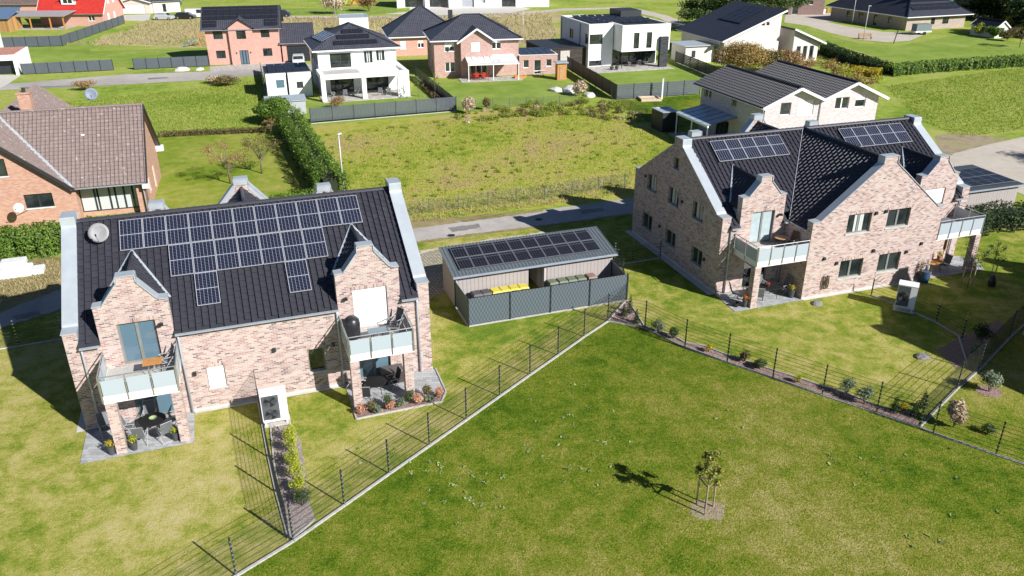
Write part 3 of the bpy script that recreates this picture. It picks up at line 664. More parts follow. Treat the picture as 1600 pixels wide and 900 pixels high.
def main_roof(root, L, D, ridge, T, skipf, indiv, fronts, rears, cut=None):
    rz_=pitch(D,ridge)
    def vy(v,front): return v if front else D-v
    for front in (True,False):
        spans=fronts if front else rears
        b=MB(); q=[(T,vy(.44,front),rz_(.44)),(L-T,vy(.44,front),rz_(.44)),(L-T,D/2,ridge),(T,D/2,ridge)]; slab(b,q,.12)
        us=[T]+[x for s in spans for x in s]+[L-T]
        for i in range(0,len(us),2):
            if us[i+1]-us[i]>.05: slab(b,[(us[i],vy(-.18,front),rz_(-.18)),(us[i+1],vy(-.18,front),rz_(-.18)),(us[i+1],vy(.44,front),rz_(.44)),(us[i],vy(.44,front),rz_(.44))],.119)
        b.build('roof', DARK, root)
        q=[(T,vy(-.2,front),rz_(-.2)),(L-T,vy(-.2,front),rz_(-.2)),(L-T,D/2,ridge),(T,D/2,ridge)]
        def sk(p,front=front,spans=spans):
            v=p.y if front else D-p.y
            for a,c in spans:
                if a-.1<p.x<c+.1 and v<.6: return True
            return skipf(p.x,v,front)
        tiles(root, q, TILE, .30, .37, indiv=indiv if front else 0, skip=sk, clip=False)
        for i in range(0,len(us),2):
            if us[i+1]-us[i]>.15: gutter(root, us[i]+.02, us[i+1]-.02, vy(-.25,front), rz_(-.2)+.0)
    n=int((L-2*T)/.36)
    for i in range(n):
        b=MB(); x0=T+(L-2*T)*i/n
        if i==0: 
            pr=[(-.16,-.05),(-.10,.03),(-.04,.075),(.04,.075),(.10,.03),(.16,-.05)]; Lr=(L-2*T)/n+.03
            rm=MB(); rm.tris([(x,a,c+dz) for x,dz in ((0,.0),(Lr,.02)) for a,c in pr],[tuple(range(6)),tuple(range(11,5,-1))]+[(j,6+j,6+(j+1)%6,(j+1)%6) for j in range(6)]); rme=rm.mesh('ridge_tile', TILE)
        o=link('ridge_tile', rme, root, (x0,D/2,ridge+.05))
# --------------------------------------------------------------- house A
qA=dict(x=-19.4183,y=30.6279,a=.3415,L=16.23,D=11.78)
qB=dict(x=12.5239,y=45.0166,a=.3268,L=18.75,D=11.40)
ROT={'a':(qA['x'],qA['y'],qA['a']),'b':(qB['x'],qB['y'],qB['a'])}
def W(h,u,v,z=0):
    x,y,a=ROT[h]; return Vector((x+u*math.cos(a)-v*math.sin(a), y+u*math.sin(a)+v*math.cos(a), z))
T=.55
def build_A(root, extras=True, indiv=300, D=None):
    L,D=qA['L'],D or qA['D']; ridge=8.03; rz_=pitch(D,ridge)
    end_wall(root, PS, D, [(7.6,8.5,4.0,5.0)], T); end_wall(root, PR(L), D, [(2.5,3.4,1.1,2.1),(7.5,8.4,1.1,2.1),(5.5,6.1,6.3,7.1)], T)
    window(root, PS, 7.6,8.5,4.0,5.0, sashes=1)
    for a in ((2.5,3.4,1.1,2.1),(7.5,8.4,1.1,2.1),(5.5,6.1,6.3,7.1)): window(root, PR(L), *a, sashes=1)
    b1,b2=(2.92,1.52),(13.28,1.52)
    out=[(T,0),(L-T,0),(L-T,EZ-.08),(b2[0]+b2[1],EZ-.08)]+gable_pts(b2[0],b2[1],6.0,7.28)+[(b2[0]-b2[1],EZ-.08),(b1[0]+b1[1],EZ-.08)]+gable_pts(b1[0],b1[1],6.0,7.28)+[(b1[0]-b1[1],EZ-.08),(T,EZ-.08)]
    ho=[(2.18,3.75,3.04,5.08),(12.50,14.16,3.04,5.10),(5.47,6.27,1.10,2.24),(10.10,10.90,1.04,2.30),(2.2,3.9,.06,2.15),(12.5,14.1,.06,2.15)]
    b=MB(); wall(b,out,ho,PF,.45); b.build('front_wall', BRICK, root)
    k=MB(); k.box(4.6,11.7,-.014,.0,0,.14); k.build('plinth', CONCP, root)
    coping(root, gable_pts(b2[0],b2[1],6.0,7.28), PF, 0,.45); coping(root, gable_pts(b1[0],b1[1],6.0,7.28), PF, 0,.45)
    window(root, PF, *ho[0], sashes=2, glass=GLASSB, sill=False, fw=.09); window(root, PF, *ho[1], sashes=2, shut=1., sill=False)
    window(root, PF, *ho[2], sashes=1, shut=1.); window(root, PF, *ho[3], sashes=1)
    window(root, PF, *ho[4], sashes=2, glass=GLASSB, sill=False, lintel=False); window(root, PF, *ho[5], sashes=2, glass=GLASSB, sill=False, lintel=False)
    # rear
    r1,r2,r3=(3.68,1.4),(8.28,2.9),(12.87,1.4); PBk=PB(D)
    zr_s,zr_a=5.55,6.85; cs,ca=4.95,7.75
    out=[(T,0),(L-T,0),(L-T,EZ-.08)]
    for (uc,hw),zs,za in ((r3,zr_s,zr_a),(r2,cs,ca),(r1,zr_s,zr_a)): out += [(uc+hw,EZ-.08)]+gable_pts(uc,hw,zs,za)+[(uc-hw,EZ-.08)]
    out += [(T,EZ-.08)]
    hb=[(3.1,4.3,3.9,5.1),(7.6,8.9,4.3,5.6),(12.3,13.5,3.9,5.1),(3.1,4.3,1,2.2),(7.7,8.9,.1,2.3),(12.3,13.5,1,2.2)]
    b=MB(); wall(b,out,hb,PBk,.45); b.build('rear_wall', BRICK, root)
    for a in hb: window(root, PBk, *a, sashes=2)
    for (uc,hw),zs,za in ((r3,zr_s,zr_a),(r2,cs,ca),(r1,zr_s,zr_a)): coping(root, gable_pts(uc,hw,zs,za), PBk, 0,.45)
    def skip(u,v,front):
        for (uc,hw),zr,on in ((b1,6.84,True),(b2,6.84,True),(r1,6.4,False),(r3,6.4,False),(r2,7.2,False)):
            if on==front:
                vr=(zr-rz_(0))/(rz_(1)-rz_(0)); 
                if v<vr and abs(u-uc)<hw*(1-v/vr)+.0: 
                    if v<vr*(1-abs(u-uc)/hw)-.3: return True
        return False
    main_roof(root, L, D, ridge, T, skip, indiv, [(1.4,4.44),(11.76,14.8)], [(r1[0]-r1[1],r1[0]+r1[1]),(r2[0]-r2[1],r2[0]+r2[1]),(r3[0]-r3[1],r3[0]+r3[1])])
    for uc,hw in (b1,b2): dormer(root, uc,hw,6.0,7.28,5.30,6.84,True,D,rz_)
    for uc,hw in (r1,r3): dormer(root, uc,hw,5.55,6.85,5.0,6.4,False,D,rz_)
    dormer(root, r2[0],r2[1],cs,ca,4.45,7.2,False,D,rz_,cheeks=False)
    balcony(root, 1.42,4.44,-2.42); balcony(root, 11.80,14.82,-2.42)
    for u in (1.45,4.06,11.80,14.32): pillar(root,u,u+.42,-2.45,-2.03)
    downpipe(root,.62,-.09,.05,4.15); downpipe(root,4.56,-.09,.05,4.15); downpipe(root,11.68,-.09,.05,4.15); downpipe(root,L-.64,-.09,.05,4.15)
    for u,z in ((4.95,2.05),(8.6,2.62),(11.35,2.4)): wall_lamp(root,PF,u,z)
    for u,z in ((3.98,4.85),(12.15,4.75)):
        b=MB(); b.tube([(u,-.0,z),(u,-.1,z)],.05,8); b.box(u-.09,u+.09,-.24,-.08,z-.05,z+.06); b.build('camera_lamp', BLACK, root)
    return rz_
A=thing('apartment_house','two storey mixed brick house with curved gables and the larger field of solar panels','house',(qA['x'],qA['y'],0),qA['a'])
rzA=build_A(A)
mA=rzA(1)-rzA(0); tA=Vector((0,1,mA)).normalized()
for u0,v0,n in ((2.44,4.03,11),(4.54,2.44,7),(5.55,.86,1),(9.70,.86,1)):
    for k in range(n):
        u=u0+k*1.042; solar(A, plane_m((u,v0,rzA(v0)), (1,0,0), tA), 1.02, 1.84)
# --------------------------------------------------------------- house B
B=thing('apartment_house','mixed brick house with a broad projecting middle gable between two balconies','house',(qB['x'],qB['y'],0),qB['a'])
def build_B(root):
    L,D=qB['L'],qB['D']; ridge=8.28; rz_=pitch(D,ridge)
    hl=[(8.16,9.56,3.90,5.05),(5.20,6.57,3.88,5.03),(2.15,3.45,3.88,5.02),(5.52,6.20,6.32,7.10),(8.48,9.93,.98,2.15),(5.17,6.52,1.0,2.07),(1.78,3.10,1.0,2.12)]
    end_wall(root, PS, D, hl, T); end_wall(root, PR(L), D, [], T)
    for a in hl: window(root, PS, *a, sashes=2 if a[1]-a[0]>1 else 1, curtain=a[1]-a[0]>1 and a[2]>3)
    for v,z in ((4.7,4.5),(7.3,1.9),(1.5,1.75),(9.8,4.75)): wall_lamp(root,PS,v,z)
    b1,b2=(2.74,1.52),(16.0,1.52); V=-2.40; c0,c1=4.55,14.2; cc=(c0+c1)/2
    out=[(T,0),(c0-.01,0),(c0-.01,EZ-.08),(b1[0]+b1[1],EZ-.08)]+gable_pts(b1[0],b1[1],6.06,7.26)+[(b1[0]-b1[1],EZ-.08),(T,EZ-.08)]
    h1=[(2.03,3.62,3.05,5.10),(1.9,3.6,.06,2.15)]
    b=MB(); wall(b,out,h1,PF,.45); b.build('front_wall', BRICK, root)
    out=[(c1+.01,0),(L-T,0),(L-T,EZ-.08),(b2[0]+b2[1],EZ-.08)]+gable_pts(b2[0],b2[1],6.06,7.26)+[(b2[0]-b2[1],EZ-.08),(c1+.01,EZ-.08)]
    h2=[(15.05,16.70,3.05,5.14),(15.1,16.7,.06,2.15)]
    b=MB(); wall(b,out,h2,PF,.45); b.build('front_wall', BRICK, root)
    window(root, PF, *h1[0], sashes=2, glass=plain('pale_reflecting_glass',(.38,.46,.48),.06), sill=False); window(root, PF, *h1[1], sashes=2, sill=False, lintel=False)
    window(root, PF, *h2[0], sashes=2, shut=.5, sill=False); window(root, PF, *h2[1], sashes=2, sill=False, lintel=False)
    for b_ in (b1,b2): coping(root, gable_pts(b_[0],b_[1],6.06,7.26), PF, 0,.45)
    # projecting middle gable
    PM=lambda a,d,z:(a,V+d,z)
    top=[(c1,4.95),(c1-.5,4.98),(c1-.62,5.08),(cc+.55,8.02),(cc+.48,8.12),(cc+.48,8.5),(cc-.48,8.5),(cc-.48,8.12),(cc-.55,8.02),(c0+.62,5.08),(c0+.5,4.98),(c0,4.95)]
    hm=[(7.02,8.74,3.92,5.16),(9.94,11.64,3.96,5.14),(7.05,8.75,1.0,2.2),(9.92,11.6,1.0,2.24)]
    b=MB(); wall(b,[(c0,0),(c1,0)]+top,hm,PM,.45); b.build('middle_gable_wall', BRICK, root)
    k=MB(); k.box(c0,c1,V-.014,V,0,.14); k.build('plinth', CONCP, root)
    coping(root, top, PM, 0,.45)
    for i,a in enumerate(hm): window(root, PM, *a, sashes=2, curtain=(i==0))
    for a,z in ((6.72,2.14),(5.74,2.57),(9.35,2.61),(11.96,2.18),(13.02,2.60),(9.0,5.08),(9.71,5.11)): wall_lamp(root,PM,a,z)
    for x in (c0,c1-.4):
        b=MB(); b.box(x,x+.4,V+.452,0,0,4.30); b.build('side_wall', BRICK, root)
        b=MB(); b.box(x-.02,x+.42,V+.46,-.02,4.303,4.34); b.build('coping', ZINC, root)
    # its roof
    zr=8.26; v_at=lambda z:(z-rz_(0))/(rz_(1)-rz_(0)); ze=4.34
    for s in (1,-1):
        x=cc+s*(cc-c0-.1); q=[(x,V+.44,ze),(x,v_at(ze)+.1,ze),(cc,v_at(zr),zr),(cc,V+.44,zr)]
        b=MB(); slab(b,q,.08); b.build('middle_roof', DARK, root); tiles(root, q, TILE, .30, .36)
        b=MB(); b.bar((x,v_at(ze),ze+.085),(cc+s*.1,v_at(zr),zr+.10),.035,.03); b.build('valley_flashing', ZINCD, root)
    b=MB(); b.tube([(cc,V+.44,zr+.06),(cc,v_at(zr)+.1,zr+.06)],.10,8); b.build('ridge_cap', TILE, root, smooth=True)
    # rear
    r1,r2,r3=(4.45,1.5),(9.5,2.9),(14.45,1.5); PBk=PB(D); out=[(T,0),(L-T,0),(L-T,EZ-.08)]
    S=((r3,5.8,7.15),(r2,5.0,8.03),(r1,5.8,7.2))
    for (uc,hw),zs,za in S: out += [(uc+hw,EZ-.08)]+gable_pts(uc,hw,zs,za)+[(uc-hw,EZ-.08)]
    out += [(T,EZ-.08)]
    hb=[(3.9,5.0,3.9,5.1),(8.9,10.1,4.3,5.6),(13.9,15.0,3.9,5.1),(3.9,5.0,1,2.2),(8.9,10.1,.1,2.3),(13.9,15.0,1,2.2)]
    b=MB(); wall(b,out,hb,PBk,.45); b.build('rear_wall', BRICK, root)
    for a in hb: window(root, PBk, *a, sashes=2)
    for (uc,hw),zs,za in S: coping(root, gable_pts(uc,hw,zs,za), PBk, 0,.45)
    def skip(u,v,front):
        if front:
            vr=v_at(zr)
            if v<vr*(1-abs(u-cc)/4.8)-.3: return True
        for (uc,hw),zz,on in ((b1,6.86,True),(b2,6.86,True),(r1,6.7,False),(r3,6.7,False),(r2,7.5,False)):
            if on==front:
                vr=v_at(zz)
                if abs(u-uc)<hw and v<vr*(1-abs(u-uc)/hw)-.3: return True
        return False
    main_roof(root, L, D, ridge, T, skip, 300, [(b1[0]-b1[1],b1[0]+b1[1]),(c0,c1),(b2[0]-b2[1],b2[0]+b2[1])], [(uc-hw,uc+hw) for (uc,hw),_,_ in S[::-1]])
    for uc,hw in (b1,b2): dormer(root, uc,hw,6.06,7.26,5.30,6.86,True,D,rz_)
    for uc,hw in (r1,r3): dormer(root, uc,hw,5.8,7.15,5.2,6.7,False,D,rz_)
    dormer(root, r2[0],r2[1],5.0,8.03,4.5,7.5,False,D,rz_,cheeks=False)
    balcony(root, .98,c0-.03,-2.38,right=False,nfront=4); balcony(root, c1+.03,17.85,-2.38,left=False,nfront=4)
    pillar(root,.92,1.34,-2.45,-2.03); pillar(root,17.43,17.85,-2.45,-2.03)
    downpipe(root,.62,-.09,.05,4.2); downpipe(root,c0-.12,-.12,.05,2.58); downpipe(root,L-.64,-.09,.05,4.2)
    b=MB(); b.tube([(3.95,-.0,4.8),(3.95,-.1,4.8)],.05,8); b.box(3.86,4.04,-.24,-.08,4.75,4.86); b.build('camera_lamp', BLACK, root)
    m_=rz_(1)-rz_(0); t=Vector((0,1,m_)).normalized()
    for u0 in (1.90,11.80):
        for k in range(5): solar(root, plane_m((u0+k*1.045,3.93,rz_(3.93)), (1,0,0), t), 1.025, 1.70)
build_B(B)
# third house of the row, beyond the right edge of the picture; its shadow falls into view
Ch=thing('apartment_house','third brick house of the row with curved gables, standing beyond the right edge','house',W('b',13.4,-26.2),qB['a'])
build_A(Ch, indiv=0, D=16.)

# ================================================================== THINGS ROUND THE TWO HOUSES
def mat_fence(name, label, pts, h=1.70, group=None, kerb=True, mesh_h=None, lines=True, mat=None, cat='fence', kside=.0):
    "welded wire fence: posts, one mat per bay, concrete kerb boards"
    o=thing(name,label,cat,(pts[0].x,pts[0].y,0),0,group); p0=pts[0]; mat=mat or DARKF
    mesh_h=mesh_h or h-.08
    for i,p in enumerate(pts):
        q=pts[min(i+1,len(pts)-1)]; 
        if q is p: q=pts[i]; pr=pts[i-1]; a=math.atan2(p.y-pr.y,p.x-pr.x)
        else: a=math.atan2(q.y-p.y,q.x-p.x)
        key=('post',round(h,2),mat.name)
        if key not in _sp:
            b=MB(); b.box(-.03,.03,-.022,.022,0,h); 
            for k in range(8): b.box(-.034,.034,-.040,-.0225,.14+k*.2,.19+k*.2,1)
            b.box(-.033,.033,-.025,.025,h,h+.02); _sp[key]=b.mesh('post',[mat,STEEL])
        link('post',_sp[key],o,(p.x-p0.x,p.y-p0.y,0),(0,0,a))
        if i<len(pts)-1:
            L=(q-p).length; L=math.hypot(q.x-p.x,q.y-p.y); key=('mat',round(L,1),round(mesh_h,2),mat.name)
            if key not in _sp:
                b=MB(); n=int(L/.05); L_=round(L,1)
                for k in range(int(mesh_h/.2)+1):
                    z=.08+k*.2
                    for dy in (-.008,.008): b.tris([(x,dy+yy,z+zz) for x in (.0,L_) for yy,zz in ((-.003,-.0025),(.003,-.0025),(0,.004))],[(0,1,4,3),(1,2,5,4),(2,0,3,5)])
                for k in range(n+1):
                    x=L_*k/n; b.tris([(x+xx,yy,z) for z in (.08,mesh_h+.05) for xx,yy in ((-.0022,-.002),(.0022,-.002),(0,.0025))],[(0,1,4,3),(1,2,5,4),(2,0,3,5)])
                _sp[key]=b.mesh('wire_mat',mat,uv=False)
            link('wire_mat',_sp[key],o,(p.x-p0.x,p.y-p0.y,0),(0,0,a))
            if kerb:
                b=MB(); b.box(.0,L-.012,-.06-kside,.06-kside,-.05,.07); b.build('kerb_board',CONC,o,loc=(p.x-p0.x,p.y-p0.y,0),rot=(0,0,a))
    return o
mat_fence('wire_fence','long wire fence running diagonally from the lower left to the bin store corner',f1,1.72,kside=.05)
mat_fence('wire_fence','wire fence behind the mulched border in front of the right brick house',f2,1.72)
mat_fence('wire_fence','short wire fence running out of the picture at the lower right corner',f3,1.72)
mat_fence('wire_fence','wire fence climbing to the right edge from the corner with two conifers',f4,1.72)
c0=f1[6]*.0+G(458,843); 
mat_fence('wire_fence','wire divider fence seen edge on beside the left heat pump',[G(452,843),G(432,770),G(420,715),G(410,662),G(402,618)],1.80,kside=0)
mat_fence('wire_fence','low divider fence between the left brick house and the left edge',[G(-60,555),G(30,541),G(100,529)],1.0)
mat_fence('wire_fence','wire divider fence from the bin store to the shaded gable of the right house',[f1[-1],G(978,469.5),G(972,440),G(960,414),G(988,410.5),G(1031,403.5)],1.25)
mat_fence('wire_fence','wire divider fence passing behind the right heat pump in the shade',[G(1361,462),G(1412,481),G(1462,504),G(1503,528)],1.1)
mat_fence('wire_fence','thin green wire fence along the meadow edge of the road',[G(*p) for p in ((576,345),(623,338),(670.8,332),(716.5,327),(762.6,320.8),(807,316),(850.8,311.8),(893.6,303.9),(935,297),(976,292.6))],1.15,kerb=False,mat=plain('green_wire_paint',(.03,.07,.05),.6))
# ---- mulched borders
def kerb_line(name,pts,w_=.06,h=.06,z=0,mat=None):
    b=MB()
    for p,q in zip(pts[:-1],pts[1:]): b.bar((p.x,p.y,z+h/2),(q.x,q.y,z+h/2),w_,h)
    o=b.build(name,mat or CONC); o['kind']='structure'; return o
u2=(f2[-1]-f2[1]).normalized(); n2=Vector((-u2.y,u2.x,0))
bor=[f1[-1]+n2*.12]+[p+n2*.08 for p in f2[1:]]
bor2=gp((978,470),(985,476),(996,492),(1006,509),(1012,513),(1050,524),(1069,535),(1100,541),(1135,555),(1170,566),(1207,579),(1250,592),(1284,604),(1330,618),(1368,634),(1400,642),(1440,630),(1470,640))
sheet('mulch_bed', [bor[0]]+list(bor2[:1])+list(bor2[1:-2])+[G(1430,640),f2[-1]]+bor[1:-1][::-1], .016, MULCH)
kerb_line('kerb', list(bor2[:-2]), .07,.07)
sheet('mulch_bed', gp((1462,548),(1500,527),(1560,500),(1572,512),(1530,545),(1496,578),(1478,560)), .016, SOIL)
kerb_line('kerb', gp((1497,524),(1512,572)), .07,.06)
sheet('pebble_bed', gp((424,648),(447,645),(470,690),(478,740),(480,775),(492,808),(458,840),(444,800),(430,720)), .016, PEBBLE)
kerb_line('kerb', gp((421,650),(428,720),(441,800),(457,843),(492,812)), .07,.06)
def shrub(label, cat, px, h, r, mat, n=500, size=.09, name='shrub', z=0, base=.15, group=None, stems=4, lean=0, nclump=5, flat=1.):
    p=px if isinstance(px,Vector) else G(*px,z); o=thing(name,label,cat,(p.x,p.y,z),random.uniform(0,6),group)
    cs=[];rs=[]
    for i in range(nclump):
        a=2*math.pi*i/nclump; t=random.uniform(.2,.6)*r
        cs.append((t*math.cos(a),t*math.sin(a),base*h+(h*(1-base))*random.uniform(.35,.7))); rs.append((r*.55,r*.55,h*.32*flat))
    cs.append((0,0,h*.62)); rs.append((r*.6,r*.6,h*.38))
    foliage('leaves',cs,rs,int(n*2.2),size,mat,o,shell=.35)
    b=MB()
    for i in range(stems):
        a=2*math.pi*i/stems+.3; b.tube([(0,0,0),(r*.25*math.cos(a),r*.25*math.sin(a),h*.4),(r*.45*math.cos(a),r*.45*math.sin(a),h*.75)],.012+.01*h,5,r1=.006)
    b.build('stem',BARK,o); return o
def conifer(label, px, h, r, mat, n=700, size=.06, group=None):
    p=G(*px); o=thing('conifer',label,'conifer',(p.x,p.y,0),0,group)
    cs=[(0,0,h*(.12+.16*i)) for i in range(6)]; rs=[(r*(1-.14*i),r*(1-.14*i),h*.16) for i in range(6)]
    foliage('foliage',cs,rs,n,size,mat,o,shell=.6,up=.4); b=MB(); b.tube([(0,0,0),(0,0,h*.9)],.03,6,r1=.01); b.build('trunk',BARK,o); return o
S_=[('silver green shrub in the mulch beside the first border post',(1028,520),.85,.42,L_GREY),('dark leaved shrub right of the silver green one in the mulch',(1052,529),.7,.36,L_MID),
('sparse dark shrub in the middle of the mulched border',(1163,565),.7,.34,L_OLIVE),('low sprawling dark shrub next to the sparse one',(1187,576),.6,.42,L_MID),
('left of two silvery round shrubs behind the border fence',(1322,617),.95,.46,L_GREY),('right of two silvery round shrubs behind the border fence',(1350,631),.95,.46,L_GREY)]
for l,p,h,r,m in S_: shrub(l,'shrub',p,h,r,m,420,.085)
for l,p,h in (('small golden shrub between two border posts',(1107,550),.5),('small yellowing shrub near the fifth border post',(1246,598),.5),('low golden tuft between the small conifers by the fence corner',(1412,640),.35)):
    shrub(l,'shrub',p,h,.24,L_YEL if 'yellow' in l else L_GOLD,220,.06)
for l,p,h in (('slim dark conifer nearest the bin store corner',(984,489),1.1),('upper left conifer in the corner bed by the bin store',(975,494),.75),('right conifer in the corner bed by the bin store',(994,505),.85),
  ('leftmost small dark conifer at the end of the mulched border',(1397,644),.8),('right dark conifer beside the fence corner',(1441,637),.95),('middle dark conifer close to the fence corner',(1428,652),.85)):
    conifer(l,p,h,.26,L_DARK)
shrub('shaded leafy shrub with pale tips in the bed behind the fence','shrub',(1523,560),1.0,.5,L_GREY,450,.10)
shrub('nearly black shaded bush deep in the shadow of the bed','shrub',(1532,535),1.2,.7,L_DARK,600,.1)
shrub('round shrub on a ring of bark in the side lawn','shrub',(1545,612),1.15,.55,L_GREY,700,.10)
b=MB(); rgx=np.random.default_rng(3); 
ring=sheet('bark_ring',[G(1545,612)+Vector((.6*math.cos(a),.55*math.sin(a),0)) for a in np.linspace(0,6.283,16)[:-1]],.020,MULCH)
shrub('tall feathery straw coloured ornamental grass by the lower right fence','ornamental grass',(1490,668),1.45,.45,L_STRAW,900,.16,name='ornamental_grass',stems=8,nclump=4)
shrub('small low dark shrub in the lawn behind the lower right fence','shrub',(1543,678),.5,.35,L_MID,260,.08)
# yellow-green hedge row by the left heat pump
for k,(px,py,h,r) in enumerate(((455,690,.95,.40),(457,709,1.0,.44),(460,730,.95,.42),(464,751,1.05,.45),(469,772,.9,.42),(474,790,.8,.42))):
    shrub(['first bright yellow green bush of the row, right below the left heat pump','second bright yellow green bush of the row below the left heat pump','third bright yellow green bush in the pebble bed row','fourth bright yellow green bush in the pebble bed row','fifth yellow green bush of the pebble bed row','last, greener bush of the row at the tip of the pebble bed'][k],'shrub',(px,py),h,r,L_YEL if k<5 else L_MID,420,.07,group='row of bushes in the pebble bed')
# ---- heat pumps
def heat_pump(label,p,rz,w_=1.1,d=.5,h=1.35,fans=2):
    o=thing('heat_pump',label,'heat pump',(p.x,p.y,0),rz)
    b=MB(); b.box(-w_/2,w_/2,-d/2,d/2,.32,.32+h); b.box(-w_/2-.01,w_/2+.01,-d/2-.01,d/2+.01,.32+h,.35+h); b.build('casing',WHITE,o)
    x0,x1=-w_/2+.04,w_/2-.36
    b=MB(); b.box(x0,x1,-d/2-.015,-d/2-.001,.38,.28+h); pn=b.build('grille_panel',plain('grey_grille',(.09,.10,.11),.5),o)
    for k in range(fans):
        zc=.32+h*(k+.5)/fans; xc=(x0+x1)/2; r_=min((x1-x0)/2-.03,h/fans/2-.05)
        b=MB()
        for j in range(5):
            rj=r_*(j+1)/5; pts=[(xc+rj*math.cos(a),-d/2-.03,zc+rj*math.sin(a)) for a in np.linspace(0,6.283,21)]; b.tube(pts,.007,4)
        for j in range(8): a=j*math.pi/4; b.bar((xc,-d/2-.03,zc),(xc+r_*math.cos(a),-d/2-.03,zc+r_*math.sin(a)),.012)
        b.build('fan_guard',DARK,o)
        b=MB()
        for j in range(3):
            a=j*2.094+.4; c,s=math.cos(a),math.sin(a); c2,s2=math.cos(a+.9),math.sin(a+.9); b.poly([(xc,-d/2-.018,zc),(xc+r_*.9*c,-d/2-.022,zc+r_*.9*s),(xc+r_*.95*math.cos(a+.45),-d/2-.018,zc+r_*.95*math.sin(a+.45)),(xc+r_*.8*c2,-d/2-.016,zc+r_*.8*s2)])
        b.build('fan_blades',BLACK,o,fix=False)
    b=MB()
    for x in (-w_/2+.1,w_/2-.1):
        for y in (-d/2+.06,d/2-.06): b.bar((x,y,0),(x,y,.32),.06)
        b.bar((x,-d/2,.29),(x,d/2,.29),.06)
    b.bar((-w_/2,-d/2+.02,.27),(w_/2,-d/2+.02,.27),.06); b.build('stand',WHITE,o)
    b=MB(); b.box(-w_/2-.05,w_/2+.05,-d/2-.08,d/2+.08,.02,.05); b.build('base_slab',CONCP,o)
    return o
hp1=G(430,664); heat_pump('white two fan heat pump standing by the divider fence of the left house',Vector((hp1.x,hp1.y+.25,0)),R(19),1.15,.6,1.35,2)
hp2=G(1414,486); heat_pump('tall white heat pump half in shade on the lawn of the right house',Vector((hp2.x,hp2.y+.2,0)),R(-28),1.05,.75,1.35,1)
# ---- patios
def patio(h,uv,name='patio'):
    return sheet(name,[W(h,*p) for p in uv],.03,PAVE)
patio('a',[(.0,-2.62),(4.62,-2.62),(4.62,.0),(0,0)])
patio('a',[(11.72,-2.62),(15.2,-2.62),(16.0,-3.0),(16.35,-2.3),(16.35,-.05),(11.72,0)])
sheet('flower_bed',[W('a',*p) for p in ((11.74,-3.24),(15.84,-3.16),(16.25,-2.37),(15.9,-2.3),(15.4,-2.66),(11.74,-2.64))],.034,MULCH)
kerb_line('kerb',[W('a',*p) for p in ((11.74,-2.6),(11.74,-3.26),(15.86,-3.18),(16.3,-2.37),(16.38,-.06))],.07,.08)
patio('b',[(-.18,-2.55),(c0_:=4.6,-2.52),(4.6,0),(0,0)])
patio('b',[(14.2,-2.45),(18.85,-2.5),(19.78,-.84),(18.8,0),(14.2,0)])
# gravel strip along the walls
for h,L,D in (('a',qA['L'],qA['D']),('b',qB['L'],qB['D'])):
    sheet('splash_strip',[W(h,-.45,-.02),W(h,-.02,-.02),W(h,-.02,D+.3),W(h,-.45,D+.3)],.026,CONCP)
sheet('splash_strip',[W('a',4.64,-.22),W('a',11.7,-.22),W('a',11.7,-.015),W('a',4.64,-.015)],.026,CONCP)
sheet('splash_strip',[W('b',4.62,-2.6),W('b',14.18,-2.6),W('b',14.18,-2.42),W('b',4.62,-2.42)],.026,CONCP)
# ---- garden furniture
CHAIRF=plain('grey_chair_tube',(.36,.37,.38),.5); CLOTH=plain('grey_textilene',(.13,.14,.155),.8); CLOTHB=plain('black_textilene',(.03,.03,.035),.8)
def chair(label,p,rz,z=.03,cloth=None,frame=None,group=None,high=True):
    o=thing('garden_chair',label,'chair',(p.x,p.y,z),rz,group); cloth=cloth or CLOTH; frame=frame or CHAIRF
    bh=1.08 if high else .88
    b=MB()
    for s in (-.27,.27):
        b.tube([(s,-.26,0),(s,.20,.60),(s*.98,.26,.64)],.014,6); b.tube([(s,.28,0),(s,-.22,.60),(s,-.24,.64)],.014,6); b.bar((s,-.26,.64),(s,.30,.64),.045,.02)
        b.tube([(s*.92,-.24,.42),(s*.92,.18,.42),(s*.92,.38,bh)],.014,6)
    b.tube([(-.25,.38,bh),(.25,.38,bh)],.014,6); b.tube([(-.25,-.24,.42),(.25,-.24,.42)],.014,6); b.tube([(-.27,.28,.03),(.27,.28,.03)],.012,6); b.build('frame',frame,o)
    b=MB(); b.bar((0,-.22,.435),(0,.18,.425),.46,.015); b.build('seat',cloth,o)
    b=MB(); b.tris([(-.23,.19,.46),(.23,.19,.46),(.23,.375,bh-.03),(-.23,.375,bh-.03),(-.23,.205,.455),(.23,.205,.455),(.23,.39,bh-.035),(-.23,.39,bh-.035)],[(0,1,2,3),(7,6,5,4),(0,4,5,1),(1,5,6,2),(2,6,7,3),(3,7,4,0)]); b.build('backrest',cloth,o)
    return o
def table(label,p,rz,w_=1.2,d=None,z=.03,top=None,frame=None,h=.73):
    o=thing('garden_table',label,'table',(p.x,p.y,z),rz); b=MB(); frame=frame or BLACK
    if d is None: b.lathe([(w_/2,h-.03),(w_/2,h)],24)
    else: b.box(-w_/2,w_/2,-d/2,d/2,h-.03,h)
    b.build('table_top',top or BLACK,o); k=(w_/2)*.62; kd=k if d is None else d/2*.8
    for sx in (-1,1):
        for sy in (-1,1): b=MB(); b.tube([(sx*k*.7,sy*kd*.7,h-.03),(sx*k,sy*kd,0)],.017,6); b.build('leg',frame,o)
    return o
